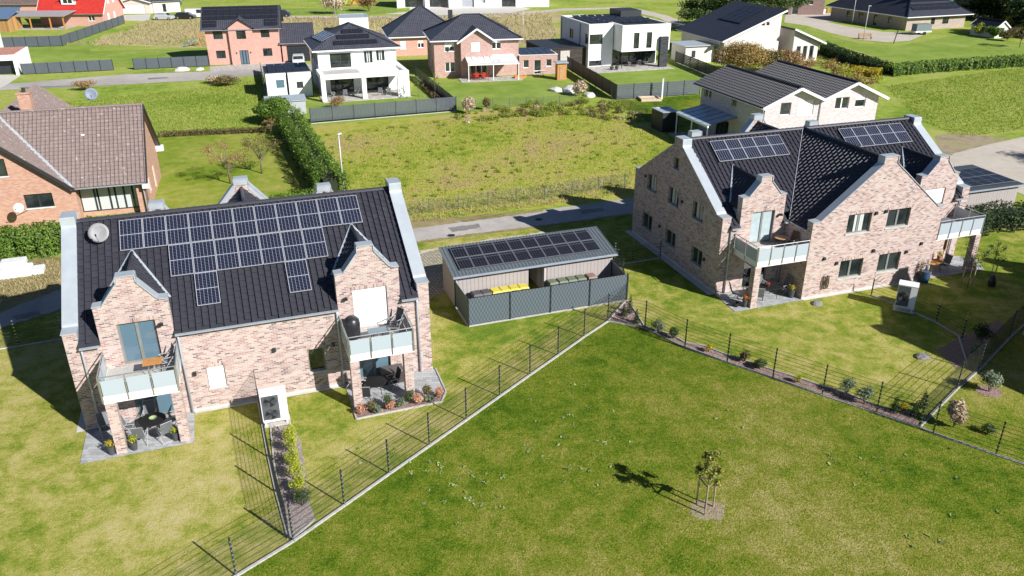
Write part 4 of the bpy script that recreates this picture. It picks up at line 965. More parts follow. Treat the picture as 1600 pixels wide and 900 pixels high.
def pot_plant(label,p,mat,z=.03,ph=.42,pr=.17,r=.24,h=.35,pot=None,n=260,size=.06,name='potted_plant'):
    o=thing(name,label,'potted plant',(p.x,p.y,z),0); b=MB(); b.lathe([(pr*.68,0),(pr,ph),(pr*.9,ph),(pr*.88,ph-.04)],14); b.build('pot',pot or plain('anthracite_pot',(.06,.065,.07),.5),o,smooth=False)
    foliage('leaves',[(0,0,ph+h*.45)],[(r,r,h*.6)],n,size,mat,o,shell=.2); return o
# left house, left patio
table('round dark patio table with a green bowl under the left balcony',W('a',2.95,-1.25),0,1.15)
b=MB(); bo=W('a',2.98,-1.25,.76); o=thing('bowl','pale green bowl on the round dark table','bowl',bo); b.lathe([(.06,0),(.17,.09),(.16,.09),(.05,.02)],14); b.build('dish',plain('green_glaze',(.30,.38,.20),.3),o)
for l,u,v,a in (('reclining grey chair at the front left of the round dark table',2.45,-1.95,170),('reclining grey chair at the front right of the round dark table',3.45,-1.98,205),
   ('reclining grey chair behind the round dark table near the door',2.75,-.45,-5),('dark shaded chair right of the round dark table',3.85,-.95,-80),('grey recliner chair left of the round dark table by the pillar',1.95,-.95,85)):
    chair(l,W('a',u,v),qA['a']+R(a),group='chairs on the left patio of the left house')
chair('grey recliner against the shaded wall outside the left pillar',W('a',.95,-.75),qA['a']+R(20),group='chairs on the left patio of the left house')
pot_plant('yellow flowering plant in a dark pot left of the outer pillar',W('a',1.25,-2.32),L_GOLD)
pot_plant('yellow green plant in a dark pot right of the outer pillar',W('a',2.15,-2.30),L_YEL)
pot_plant('yellow plant in a dark pot beside the inner pillar',W('a',3.86,-2.15),L_YEL,r=.2)
# left balcony
table('small orange wooden balcony table',W('a',3.45,-1.15),qA['a'],.8,.6,3.0,WOODO,STEEL,.62)
chair('folding grey chair beside the orange balcony table',W('a',4.0,-.85),qA['a']-R(75),3.0,CLOTH,group='balcony chairs of the left house')
# right balcony of the left house
o=thing('barbecue_grill','grill hidden under a black cover on the right balcony of the left house','grill',W('a',12.25,-.75,3.0),qA['a'])
b=MB(); b.lathe([(.36,0),(.38,.3),(.40,.7),(.36,.95),(.22,1.08),(.05,1.12)],12); b.build('cover',plain('black_cover',(.022,.023,.026),.35,var=.3,sc_=9),o,smooth=True)
b=MB(); [b.bar((.3*math.cos(a),.3*math.sin(a),0),(.3*math.cos(a),.3*math.sin(a),.1),.05) for a in (0,1.57,3.14,4.71)]; b.build('foot',BLACK,o)
table('low dark glass table on the right balcony of the left house',W('a',13.35,-1.3),qA['a'],.9,.6,3.0,GLASSB,BLACK,.45)
for l,u,v,a in (('dark balcony chair in the corner by the right rail',14.35,-.75,-60),('dark balcony chair folded beside the white shutter',14.15,-1.45,-110)): chair(l,W('a',u,v),qA['a']+R(a),3.0,CLOTHB,group='balcony chairs of the left house')
# right patio of the left house
table('round dark stone table under the right balcony of the left house',W('a',13.05,-1.45),0,1.05)
for l,u,v,a in (('black folding chair in front of the round stone table',12.45,-2.0,165),('black folding chair right of the round stone table',13.95,-1.2,-80),('grey low chair at the pillar behind the flower bed',12.35,-.9,60)):
    chair(l,W('a',u,v),qA['a']+R(a),cloth=CLOTHB,group='chairs on the right patio of the left house')
o=thing('cushion_box','dark woven cushion box in the patio corner behind the pillar','box',W('a',14.05,-.42,.03),qA['a'])
b=MB(); b.box(-.55,.55,-.36,.36,0,.62); b.build('body',plain('brown_wicker',(.06,.045,.04),.8,var=.4,sc_=30),o); b=MB(); b.box(-.57,.57,-.38,.38,.622,.68); b.build('lid',plain('grey_wicker_lid',(.10,.09,.09),.7),o)
BED=[('copper flowered shrub at the left end of the patio flower bed',11.98,-2.95,.55,.28,L_PINK),('low grey lavender left of the middle in the patio bed',12.75,-3.05,.4,.3,L_GREY),('olive leaved shrub behind the left lavender',12.55,-2.8,.6,.26,L_OLIVE),
 ('tall green shrub with orange heads in the middle of the patio bed',13.35,-2.75,.8,.3,L_MID),('orange flowered shrub in front of the tall green one',13.4,-3.0,.5,.26,L_PINK),('sparse grey green plant right of the bed centre',13.95,-2.92,.45,.3,L_GREY),
 ('dark green shrub beside the right patio pillar',14.45,-2.72,.75,.3,L_MID),('pink flowered shrub with yellow base in front of the pillar',14.75,-2.95,.6,.32,L_PINK),('bushy grey lavender at the right of the patio bed',15.3,-3.0,.4,.32,L_GREY),
 ('tall bronze shrub near the right bend of the patio bed',15.3,-2.6,.8,.26,L_OLIVE),('rust red flowered shrub at the right end of the patio bed',15.85,-2.75,.6,.32,L_PINK)]
for l,u,v,h,r,m in BED: shrub(l,'shrub',W('a',u,v),h,r,m,300,.07,name='flowering_shrub' if m is L_PINK else 'shrub')
# right house, left patio
table('long dark patio table with a red flower pot on it',W('b',2.7,-1.45),qB['a'],1.7,.95)
pot_plant('red flowers in a small pot on the long dark table',W('b',2.75,-1.45),L_RED,z=.76,ph=.12,pr=.09,r=.14,h=.16,n=120,size=.05)
for l,u,v,a in (('grey recliner behind the long dark table',2.9,-.6,0),('grey recliner at the right end of the long dark table',4.0,-1.3,-85),('grey chair at the near left corner of the long dark table',1.85,-1.9,150),('grey recliner against the wall outside the pillar of the right house',.75,-1.0,70)):
    chair(l,W('b',u,v),qB['a']+R(a),group='chairs on the left patio of the right house')
pot_plant('orange flowers in a tall dark pot beside the patio pillar of the right house',W('b',.72,-2.15),L_ORA,ph=.5)
pot_plant('yellow flowers in a tall dark pot at the inner patio corner',W('b',4.15,-1.95),L_GOLD,ph=.55,pr=.2)
o=thing('bucket','small black bucket beside the orange flowers','bucket',W('b',.25,-1.95,.03)); b=MB(); b.lathe([(.13,0),(.17,.26),(.15,.26),(.12,.04)],12); b.build('body',BLACK,o)
# left balcony of right house
table('small round wicker table on the left balcony of the right house',W('b',3.7,-.8),0,.75,None,3.0,WOOD,BLACK,.6)
chair('brown wicker chair on the left balcony of the right house',W('b',4.1,-1.3),qB['a']-R(70),3.0,plain('brown_weave',(.12,.06,.03),.8))
o=thing('drying_rack','low wire drying rack by the balcony door of the right house','rack',W('b',2.3,-1.3,3.0),qB['a']); b=MB()
for k in range(7): b.bar((-.5,-.25+k*.08,.3),(.5,-.25+k*.08,.3),.012)
for x in (-.5,.5): b.bar((x,-.25,.3),(x,.25,.3),.02); b.bar((x,-.25,0),(x,.25,.3),.02); b.bar((x,.25,0),(x,-.25,.3),.02)
b.build('frame',WHITE,o)
table('low grey covered table on the right balcony of the right house',W('b',15.0,-1.7),qB['a'],1.5,.8,3.0,CLOTH,BLACK,.6)
# right patio of right house
table('orange topped garden table on the right patio of the right house',W('b',15.3,-1.7),qB['a'],1.1,.75,.03,WOODO,BLACK)
for l,u,v,a in (('pale high backed chair right of the orange garden table',16.1,-1.75,-80),('black chair behind the orange garden table',15.4,-1.0,5)): chair(l,W('b',u,v),qB['a']+R(a),cloth=CLOTH)
pot_plant('terracotta pot with green plant at the wall corner of the right patio',W('b',14.45,-2.2),L_MID,pot=TERRA,ph=.35)
pot_plant('terracotta pot with white flowering plant at the right pillar foot',W('b',18.15,-2.25),L_GREY,pot=TERRA,ph=.32)
pot_plant('orange planter by the far edge of the right patio',W('b',17.1,-.4),L_YEL,pot=TERRA,ph=.4)
shrub('bushy green and bronze plant climbing in the back of the right patio','shrub',W('b',15.1,-.45),1.5,.45,L_OLIVE,500,.09)
o=thing('garden_parasol','folded orange parasol standing at the back of the right patio','parasol',W('b',17.0,-.7,.03)); b=MB(); b.tube([(0,0,0),(0,0,2.3)],.02,6); b.build('pole',WOOD,o); b=MB(); b.lathe([(.05,.9),(.10,1.1),(.07,2.1),(.02,2.3)],8); b.build('canopy',WOODO,o)
# wall things of right house
o=thing('wall_ornament','bronze double hoop ornament fixed low on the middle gable wall','ornament',W('b',6.1,-2.44,.95),qB['a']); b=MB()
for dx in (-.14,.14): b.tube([(dx+.10*math.cos(a),-.03,.45*math.sin(a)) for a in np.linspace(-1.2,4.4,18)],.035,6)
b.build('hoop',plain('bronze',(.12,.08,.05),.5,.4),o)
for l,px,py in (('round drain cover in the road left of the shed roof',705,368),('round drain cover in the sunlit road near the long building shadow',842,343)):
    o=thing('manhole_cover',l,'drain cover',G(px,py,.018)); b=MB(); b.lathe([(.34,0),(.34,.012),(.30,.012),(.30,.008)],20); b.build('frame',CONC,o); b=MB(); b.lathe([(.295,0),(.295,.01)],20); [b.box(-.22,.22,-.2+k*.08,-.17+k*.08,.01,.016) for k in range(6)]; b.build('lid',DARK,o)
def rock(label,p,r,mat=None):
    o=thing('boulder',label,'rock',(p.x,p.y,0),random.random()*6); bmm=bmesh.new(); bmesh.ops.create_icosphere(bmm,subdivisions=2,radius=r)
    for v in bmm.verts: v.co=Vector((v.co.x*1.3,v.co.y,max(-.02,v.co.z*.6)))*random.uniform(.88,1.08)
    me=bpy.data.meshes.new('stone'); bmm.to_mesh(me); bmm.free(); me.materials.append(mat or plain('grey_rock',(.20,.19,.19),.9,var=.35,sc_=9)); boxuv(me); link('stone',me,o); return o
rock('grey boulder on the lawn against the middle gable wall',G(1277,475),.32); rock('flat grey boulder alone on the sunlit lawn right of centre',G(1441,558),.34)
o=thing('blue_drum','dark blue rain barrel at the corner of the middle gable','barrel',W('b',13.6,-2.75,0)); b=MB(); b.lathe([(.25,0),(.3,.4),(.27,.75),(.24,.76)],14); b.build('drum',plain('blue_plastic',(.03,.07,.14),.4),o)
shrub('pale green climbing vine on the right corner of the middle gable','vine',W('b',13.3,-2.6),1.7,.22,L_OLIVE,160,.07,name='climbing_vine',nclump=3)
# ---- staked young trees
def sapling(label,p,h,mat,n=420,r=.6,stakes=3,leaf=.09,lean=(0,0),spread=1.,nb=7):
    o=thing('staked_tree',label,'tree',(p.x,p.y,0),0); b=MB(); b.tube([(0,0,0),(.03+lean[0]*.3,0,h*.4),(lean[0],lean[1],h*.95)],.03,7,r1=.01); tr=b.build('trunk',BARK,o)
    b=MB(); tips=[]
    for i in range(nb):
        a=i*2.4; z0=h*(.42+.05*i); rr_=r*random.uniform(.5,1.); t=(lean[0]*z0/h+rr_*math.cos(a),lean[1]*z0/h+rr_*math.sin(a),z0+h*random.uniform(.10,.22)); b.tube([(lean[0]*z0/h,lean[1]*z0/h,z0),t],.012,5,r1=.004); tips.append(t)
    b.build('branch',BARK,tr)
    cs=tips+[(lean[0],lean[1],h*.95),(lean[0]*.8,lean[1]*.8,h*.78)]; foliage('crown',cs,[(r*.46,r*.46,h*.10)]*len(cs),n,leaf,mat,o,shell=.1)
    if stakes:
        T3=[(.38*math.cos(a),.38*math.sin(a)) for a in ([.3,2.4,4.5][:stakes])]
        for x,y in T3: b=MB(); b.tube([(x,y,0),(x*.95,y*.95,1.45)],.035,7); b.build('stake',STAKE,o)
        b=MB(); pts=T3+[T3[0]]
        for (x,y),(x2,y2) in zip(pts[:-1],pts[1:]): b.bar((x,y,1.34),(x2,y2,1.34),.02,.07)
        b.build('cross_rail',BARK,o)
    return o
tp=G(1101,795); sapling('young tree on three wooden stakes alone on the foreground lawn',tp,2.55,leaf_mat('ochre_and_dark_leaves',[(.2,(.06,.11,.015)),(.5,(.22,.25,.04)),(.8,(.48,.40,.10))]),1700,.50,leaf=.11,nb=9)
sheet('tree_pit',[G(1105,797)+Vector((.75*math.cos(a)*random.uniform(.8,1.15),.65*math.sin(a)*random.uniform(.8,1.15),0)) for a in np.linspace(0,6.283,18)[:-1]],.016,DIRT)
sapling('thin staked tree half in shade beside the right patio',G(1510,452),2.9,L_MID,420,.65,2)
sapling('young green tree with dark watering bag on the right lawn',G(1543,447),3.0,L_MID,700,.6,1)
o=thing('watering_bag','dark green watering bag tied round the young tree trunk','bag',G(1547,446)+Vector((0,-.1,0))); b=MB(); b.lathe([(.22,0),(.24,.35),(.1,.7),(.05,.75)],10); b.build('bag_body',BLACK,o)
# ---- satellite dish on house A roof
def dish(label,M,r=.42,col=None,pole=.5):
    o=thing('satellite_dish',label,'dish'); o.matrix_world=M; n=18; b=MB(); V=[];
    b.lathe([(0.01,.0),(r*.4,.018),(r*.75,.06),(r,.11),(r,.13),(r*.7,.075),(r*.3,.03),(.01,.015)],20); b.build('reflector',col or plain('grey_dish_paint',(.27,.27,.28),.6),o,smooth=True)
    b=MB(); b.tube([(0,-r*.98,.10),(0,-r*.55,.62)],.012,6); b.tube([(0,0,0),(0,-.05,-.25),(0,-.05,-.25-pole)],.025,8); b.build('arm',STEEL,o)
    b=MB(); b.tube([(0,-r*.5,.60),(0,-r*.35,.70)],.035,8); b.build('receiver',BLACK,o); return o
def look(loc,dirv,roll=0):
    Mx=Vector(dirv).to_track_quat('Z','Y').to_matrix().to_4x4(); Mx.translation=loc; return Mx
dish('round grey satellite dish on the dark roof of the left brick house',look(W('a',1.62,4.6,rzA(4.6)+.55),(.25,-1,.55)),.46,pole=.25)
dish('grey blue satellite dish on a mast above the brown tiled ridge',look(Vector((-34.25,66.2,8.1)),(.45,-1,.35)),.5,plain('blue_grey_dish',(.17,.20,.26),.6),.3)
dish('white satellite dish on the hedge side of the orange brick house',look(G(30,325,1.9),(.2,-1,.45)),.35,WHITE,1.6)
# white signpost lamp between houses
def lamp_post(label,p,h=5.,group=None,arm=.35,col=None,az=0):
    o=thing('street_lamp',label,'street lamp',(p.x,p.y,0),az,group); b=MB(); b.tube([(0,0,0),(0,0,h*.5),(0,0,h)],.075,10,r1=.04); b.build('pole',col or plain('galvanised_pole',(.55,.56,.57),.5,.2,var=.04),o,smooth=True)
    b=MB(); b.box(-.1,arm,-.09,.09,h,h+.07); b.build('lamp_head',WHITE,o); b=MB(); b.box(0,arm-.03,-.07,.07,h-.02,h-.004); b.build('lens',FROST,o); return o

# ================================================================== NEIGHBOURS AND BACKGROUND
def far_house(name, label, O, yaw, w_, d, ez, rz_, kind, wm, rm, over=.45, wins=(), over_v=None, ridge_in=None, cat='house', soff=None, frame=None, lin=False):
    """kind 'gu': gable roof with ridge along u; 'gv': ridge along v; 'hip'; 'flat'. wins: (side,a0,a1,z0,z1,sashes,shut)"""
    root=thing(name,label,cat,(O[0],O[1],0),yaw); ov=over; frame=frame or WFRAME
    P4={'f':PF,'b':PB(d),'l':PS,'r':PR(w_)}
    gl=lambda W_: [(0,0),(W_,0),(W_,ez),(W_/2,rz_-.12),(0,ez)]
    rc=lambda W_: [(0,0),(W_,0),(W_,ez),(0,ez)]
    for sd in 'fblr':
        W_=w_ if sd in 'fb' else d; out=gl(W_) if (kind=='gv' and sd in 'fb') or (kind=='gu' and sd in 'lr') else rc(W_)
        if sd in 'lr': out=[(max(.301,min(d-.301,a)),z) for a,z in out]
        hs=[(a0,a1,z0,z1) for s_,a0,a1,z0,z1,*_ in wins if s_==sd]; b=MB(); wall(b,out,hs,P4[sd],.3); b.build('wall',wm,root)
    for s_,a0,a1,z0,z1,*ex in wins:
        ns=ex[0] if ex else 2; sh=ex[1] if len(ex)>1 else 0.; nm=ex[2] if len(ex)>2 else 'window'
        fm={'window':frame,'door':WFRAME,'dark_door':DARK,'garage_door':DARKF}.get(nm,frame)
        if nm=='garage_door':
            b=MB(); n=5
            for k in range(n): z=z0+(z1-z0)*k/n; b.prism([(a0,z),(a1,z),(a1,z+(z1-z0)/n-.02),(a0,z+(z1-z0)/n-.02)],P4[s_],.1,.14)
            b.build('garage_door', sh if not isinstance(sh,float) else DARKF, root); continue
        window(root,P4[s_],a0,a1,z0,z1,.1,ns,fm,None,sh,'window' if 'door' not in nm else 'door',nm=='window',lin,WHITE if frame is WFRAME else CONCP)
    def rf(quads, nm='roof'):
        b=MB()
        for q in quads: slab(b,q,.16)
        return b.build(nm,rm,root)
    if kind=='hip':
        k=(w_-d)/2 if w_>d else 0; kk=(d-w_)/2 if d>w_ else 0
        if ridge_in: k,kk=ridge_in
        a=[(-ov,-ov,ez),(w_+ov,-ov,ez),(w_+ov,d+ov,ez),(-ov,d+ov,ez)]; cx,cy=w_/2,d/2; r1=(cx-k,cy-kk,rz_); r2=(cx+k,cy+kk,rz_)
        if k>=kk: rf([[a[0],a[1],r2,r1],[a[2],a[3],r1,r2],[a[1],a[2],r2],[a[3],a[0],r1]]); hips=[(a[0],r1),(a[3],r1),(a[1],r2),(a[2],r2)]
        else: rf([[a[0],a[1],r1],[a[1],a[2],r2,r1],[a[2],a[3],r2],[a[3],a[0],r1,r2]]); hips=[(a[0],r1),(a[1],r1),(a[3],r2),(a[2],r2)]
        for p,q in hips+([(r1,r2)] if (Vector(r1)-Vector(r2)).length>.3 else []): b=MB(); b.bar((p[0],p[1],p[2]+.06),(q[0],q[1],q[2]+.06),.22,.1); b.build('ridge_tile',rm,root)
        b=MB()
        for x0,x1,y0,y1 in ((-ov,w_+ov,-ov-.1,-ov+.03),(-ov,w_+ov,d+ov-.03,d+ov+.1),(-ov-.1,-ov+.03,-ov-.1,d+ov+.1),(w_+ov-.03,w_+ov+.1,-ov-.1,d+ov+.1)): b.box(x0,x1,y0,y1,ez-.17,ez-.02)
        b.build('gutter',soff or WHITE,root); b=MB(); b.box(-ov+.04,w_+ov-.04,-ov+.04,d+ov-.04,ez-.19,ez-.175); b.build('soffit',soff or WHITE,root)
    elif kind in ('gu','gv'):
        sl=(rz_-ez)/((d if kind=='gu' else w_)/2); e=ez-sl*ov
        if kind=='gu': Q=[[(-ov,-ov,e),(w_+ov,-ov,e),(w_+ov,d/2,rz_),(-ov,d/2,rz_)],[(w_+ov,d+ov,e),(-ov,d+ov,e),(-ov,d/2,rz_),(w_+ov,d/2,rz_)]]; rdg=((-ov,d/2,rz_+.04),(w_+ov,d/2,rz_+.04))
        else: Q=[[(-ov,d+ov,e),(-ov,-ov,e),(w_/2,-ov,rz_),(w_/2,d+ov,rz_)],[(w_+ov,-ov,e),(w_+ov,d+ov,e),(w_/2,d+ov,rz_),(w_/2,-ov,rz_)]]; rdg=((w_/2,-ov,rz_+.04),(w_/2,d+ov,rz_+.04))
        rf(Q); b=MB(); b.bar(*rdg,.26,.12); b.build('ridge_tile',rm,root)
        if kind=='gu': BB=[p for x in (-ov-.02,w_+ov+.02) for p in (((x,-ov,e-.1),(x,d/2,rz_-.1)),((x,d/2,rz_-.1),(x,d+ov,e-.1)))]
        else: BB=[p for y in (-ov-.02,d+ov+.02) for p in (((-ov,y,e-.1),(w_/2,y,rz_-.1)),((w_/2,y,rz_-.1),(w_+ov,y,e-.1)))]
        for p,q in BB: b=MB(); b.bar(p,q,.05,.22); b.build('barge_board',soff or WHITE,root)
        if kind=='gu': gutter(root,-ov,w_+ov,-ov-.07,e+.0)
        else:
            gutter(root,-ov,d+ov,-ov-.07,e,'y'); gutter(root,-ov,d+ov,w_+ov+.07,e,'y')
    elif kind=='flat':
        b=MB(); b.box(.3,w_-.3,.3,d-.3,ez-.15,ez-.015); b.build('roof',rm,root)
        b=MB(); b.box(-.06,w_+.06,-.06,.32,ez,ez+.05); b.box(-.06,w_+.06,d-.32,d+.06,ez,ez+.05); b.box(-.06,.32,.322,d-.322,ez,ez+.048); b.box(w_-.32,w_+.06,.322,d-.322,ez,ez+.048); b.build('parapet_cap',soff or ZINC,root)
    return root
def quad_panels(root, o, s, t, nu, nv, w_=1.0, h=1.7, mat=None, gap=.03, frame=None):
    s=Vector(s).normalized(); t=Vector(t).normalized()
    for i in range(nu):
        for j in range(nv): solar(root, plane_m(Vector(o)+s*i*(w_+gap)+t*j*(h+gap), s, t), w_, h, mat or SOLAR_K, frame or DARK, .10)
# ---- orange brick house on the left, behind the hedge
OL=Vector((-28.083,59.616)); yL=.294
Lh=thing('brick_house','orange brick house with weathered brown tiled roof behind the laurel hedge','house',(OL.x,OL.y,0),yL)
def PLw(a,d,z): return (a,d+.25,z)
out=[(-5.1,0),(-5.1,2.62),(-10.6,7.55),(-16.1,2.62),(-16.1,0)]
b=MB(); wall(b,out,[(-8.62,-6.70,1.35,2.45),(-10.3,-9.23,3.95,5.27)],PLw,.3); b.build('wing_gable_wall',BRICK_LEFT,Lh)
window(Lh,PLw,-8.62,-6.70,1.35,2.45,.1,2,DARK,None,0,sillm=WHITE,lintel=False); window(Lh,PLw,-10.3,-9.23,3.95,5.27,.1,1,DARK,None,0,sillm=WHITE,lintel=False)
for a_ in ((-5.4,-5.1,.551,1.6,0,2.6),(-.9,-.3,.45,1.6,0,2.6)): b=MB(); b.box(*a_); b.build('front_wall',BRICK_LEFT,Lh)
b=MB(); b.box(-5.1,-.9,1.3,1.6,0,.35); b.build('window_base',BRICK_LEFT,Lh)
window(Lh,lambda a,d,z:(a,1.3+d,z),-5.1,-.9,.35,2.4,.05,4,DARK,None,0,curtain='full',sill=False,lintel=False)
b=MB(); wall(b,[(.45,0),(11.0,0),(11.0,2.7),(5.69,7.35),(.45,2.7)],[(3.0,4.0,1.0,2.1),(6.6,7.6,.1,2.1)],PR(-.3),.3); b.build('gable_wall',BRICK_LEFT,Lh)
window(Lh,PR(-.3),3.0,4.0,1.0,2.1,.1,1,WFRAME,None,.0,lintel=False); window(Lh,PR(-.3),6.6,7.6,.1,2.1,.1,1,WFRAME,None,0,lintel=False,sill=False)
b=MB(); b.box(-18,-.301,10.7,11.0,0,2.7); b.build('rear_wall',BRICK_LEFT,Lh)
ez,rzL=2.7,7.5; q1=[(-5.2,0,ez),(0,0,ez),(0,5.69,rzL),(-10.6,5.69,rzL)]
b=MB(); slab(b,q1,.12); slab(b,[(0,11.4,ez),(-22,11.4,ez),(-22,5.69,rzL),(0,5.69,rzL)],.12)
q2=[(-5.2,-.15,ez+.02),(-5.2,.1,ez+.02),(-10.6,5.69,rzL+.02),(-10.6,-.15,rzL+.02)]; slab(b,q2,.12); q3=[(-16.0,-.15,ez),(-16.0,.1,ez),(-10.6,5.69,rzL),(-10.6,-.15,rzL)]; slab(b,q3,.12)
b.build('roof',ROOF_BRN,Lh)
tiles(Lh,q1,TILE_B,.30,.345,indiv=0,stag=0.); tiles(Lh,q2,TILE_B,.30,.345,stag=0.)
# right-most tiles one by one are too small to pick apart; rear wing behind the ridge
b=MB(); slab(b,[(-5.9,11.2,3.8),(-5.9,18.0,3.8),(-10.3,18.0,7.5),(-10.3,5.8,7.5)],.12); slab(b,[(-14.7,11.2,3.8),(-14.7,18.0,3.8),(-10.3,18.0,7.5),(-10.3,5.8,7.5)],.12); b.build('rear_wing_roof',ROOF_BRN,Lh)
tiles(Lh,[(-5.9,11.2,3.8),(-5.9,18.0,3.8),(-10.3,18.0,7.5),(-10.3,5.8,7.5)],TILE_B,.30,.36,stag=0.)
b=MB(); b.box(-14.3,-6.3,11.0,17.6,0,3.8); b.build('rear_wing_wall',BRICK_LEFT,Lh)
b=MB(); b.box(-8.85,-8.0,6.1,6.9,6.6,8.75); b.box(-8.92,-7.93,6.03,6.97,8.75,8.85); ch=b.build('chimney',BRICK_LEFT,Lh); b=MB(); b.lathe([(.14,0),(.14,.3),(.1,.3),(.1,.02)],10,(-8.4,6.5,8.85)); b.build('flue',DARK,ch)
for i in range(44):
    if i==0: bb=MB(); bb.tris([(x,a,c) for x in (0,.26) for a,c in ((-.16,-.04),(-.09,.06),(.09,.06),(.16,-.04))],[(0,1,5,4),(1,2,6,5),(2,3,7,6),(3,0,4,7),(3,2,1,0),(4,5,6,7)]); rmL=bb.mesh('ridge_tile',TILE_B)
    link('ridge_tile',rmL,Lh,(-11.0+i*.25,5.69,7.56))
b=MB(); b.bar((-5.2,0,ez+.12),(-10.6,5.69,rzL+.12),.26,.04); b.build('valley_flashing',ZINC,Lh)
for p,q in (((-5.05,-.2,ez-.08),(-10.6,-.2,rzL-.08)),((.05,-.1,ez-.05),(.05,5.69,rzL-.05)),((.05,5.69,rzL-.05),(.05,11.4,ez-.05))): b=MB(); b.bar(p,q,.06,.23); b.build('barge_board',DARK,Lh)
b=MB(); b.box(-.35,.3,10.9,11.5,2.3,2.75); b.box(-.35,.1,-.1,.44,2.25,2.62); b.build('corbel',WHITE,Lh)
gutter(Lh,-5.15,.05,-.08,ez-.02); downpipe(Lh,-.35,.25,.1,2.6)
b=MB(); b.box(-4.5,-4.25,3.6,3.75,5.80,5.90); b.build('vent_tile',WHITE,Lh)
# ---- pink-salmon house with solar roof
Ph=far_house('brick_house','salmon brick house with small middle gable and full width solar roof',(-47.02,128.6),.226,10.9,9.5,5.55,8.1,'gu',BRICK_PINK,ROOF_FAR,.55,
  [('f',1.14,2.53,3.86,5.05),('f',8.2,9.5,3.9,5.1),('f',1.18,2.56,.97,2.15),('f',8.2,9.58,1.06,2.25),('l',3,4,1,2),('l',3,4,4,5)],frame=DARK,soff=DARK)
b=MB(); wall(b,[(3.45,0),(7.0,0),(7.0,5.5),(5.2,6.65),(3.45,5.5)],[(4.6,6.0,3.84,5.05),(4.72,6.04,.02,2.15)],lambda a,d,z:(a,-.5+d,z),.49); b.build('middle_wall',BRICK_PINK,Ph)
window(Ph,lambda a,d,z:(a,-.5+d,z),4.6,6.0,3.84,5.05,.1,2,DARK,lintel=False,sill=False); window(Ph,lambda a,d,z:(a,-.5+d,z),4.72,6.04,.02,2.15,.1,3,DARK,GLASSB,name='door',lintel=False,sill=False)
b=MB(); slab(b,[(2.9,-.85,5.45),(2.9,1.2,5.45),(5.2,3.2,7.0),(5.2,-.85,7.0)],.14); slab(b,[(7.5,-.85,5.45),(7.5,1.2,5.45),(5.2,3.2,7.0),(5.2,-.85,7.0)],.14); b.build('middle_roof',ROOF_FAR,Ph)
b=MB(); [wall_lamp(Ph,lambda a,d,z:(a,-.5+d,z),a,1.8) for a in (4.3,6.4)]
sl_=(8.1-5.55)/4.75; quad_panels(Ph,(-.3,1.75,5.55+sl_*1.75),(1,0,0),(0,1,sl_),11,2,1.0,1.68); quad_panels(Ph,(-.2,.1,5.6),(1,0,0),(0,1,sl_),2,1,1.0,1.6); quad_panels(Ph,(8.9,.1,5.6),(1,0,0),(0,1,sl_),2,1,1.0,1.6)
Pg=far_house('garage','brick garage with dark gable roof and grey door joined to the salmon house',(-36.2,131.2),.226,4.7,8,3.1,5.4,'gu',BRICK_PINK,ROOF_FAR,.35,[('f',.7,4.2,.02,2.5,1,DARKF,'garage_door')],soff=DARK,cat='garage')
# ---- white villa with hip roof and roofed terrace
V0=(-23.4,101.54); yV=.327
Vh=thing('villa','white rendered villa with dark hip roof and long roofed garden terrace','house',(V0[0],V0[1],0),yV)
PV=lambda a,d,z:(a,4.6+d,z)
b=MB(); wall(b,[(.1,0),(10.2,0),(10.2,5.6),(.1,5.6)],[(1.6,4.3,3.3,5.1),(6.0,7.1,3.7,5.2),(7.6,8.7,3.9,5.2),(1.4,4.4,.1,2.5),(6.0,9.0,.1,2.6)],PV,.3); b.build('wall',WHITE_R,Vh)
for a in ((1.6,4.3,3.3,5.1,2),(6.0,7.1,3.7,5.2,1),(7.6,8.7,3.9,5.2,1),(1.4,4.4,.1,2.5,2),(6.0,9.0,.1,2.6,2)): window(Vh,PV,*a[:4],.1,a[4],DARK,sill=False,lintel=False,curtain=a[4]==1)
b=MB(); b.box(.1,.4,4.901,14.,0,5.6); b.box(9.9,10.2,4.901,14,0,5.6); b.box(.1,10.2,14,14.3,0,5.6); b.build('wall',WHITE_R,Vh)
for v in (6.,8.5,11): 
    b=MB(); b.box(.03,.1,v,v+1,3.6,5); b.build('shutter',DARK,Vh)
e0,e1=(-.55,4.1),(10.8,15.0); ap=(5.05,9.5,8.1)
cn=[(e0[0],e0[1],5.6),(e1[0],e0[1],5.6),(e1[0],e1[1],5.6),(e0[0],e1[1],5.6)]
r1_,r2_=(5.1,8.9,8.15),(5.1,10.2,8.15)
b=MB(); slab(b,[cn[0],cn[1],r1_],.15); slab(b,[cn[1],cn[2],r2_,r1_],.15); slab(b,[cn[2],cn[3],r2_],.15); slab(b,[cn[3],cn[0],r1_,r2_],.15); b.build('roof',ROOF_FAR,Vh)
for p,q in ((cn[0],r1_),(cn[1],r1_),(cn[2],r2_),(cn[3],r2_),(r1_,r2_)): b=MB(); b.bar((p[0],p[1],p[2]+.06),(q[0],q[1],q[2]+.06),.2,.1); b.build('ridge_tile',ROOF_FAR,Vh)
b=MB(); b.box(-.62,10.87,4.0,4.12,5.42,5.60); b.box(-.62,-.5,4.122,15.,5.42,5.6); b.box(10.75,10.87,4.122,15.,5.42,5.6); b.box(-.49,10.74,4.125,15,5.40,5.42); b.build('soffit',WHITE,Vh)
sf=(8.15-5.6)/(8.9-4.1); tv=Vector((0,1,sf))
for v0,u0,n in ((4.9,2.3,4),(6.0,2.9,3),(7.05,3.7,2)):
    for k in range(n): solar(Vh,plane_m((u0+k*1.42,v0,5.6+sf*(v0-4.1)),(1,0,0),tv),1.38,.82,SOLAR_K,DARK,.10)
sl2=(8.15-5.6)/(5.1+.55)
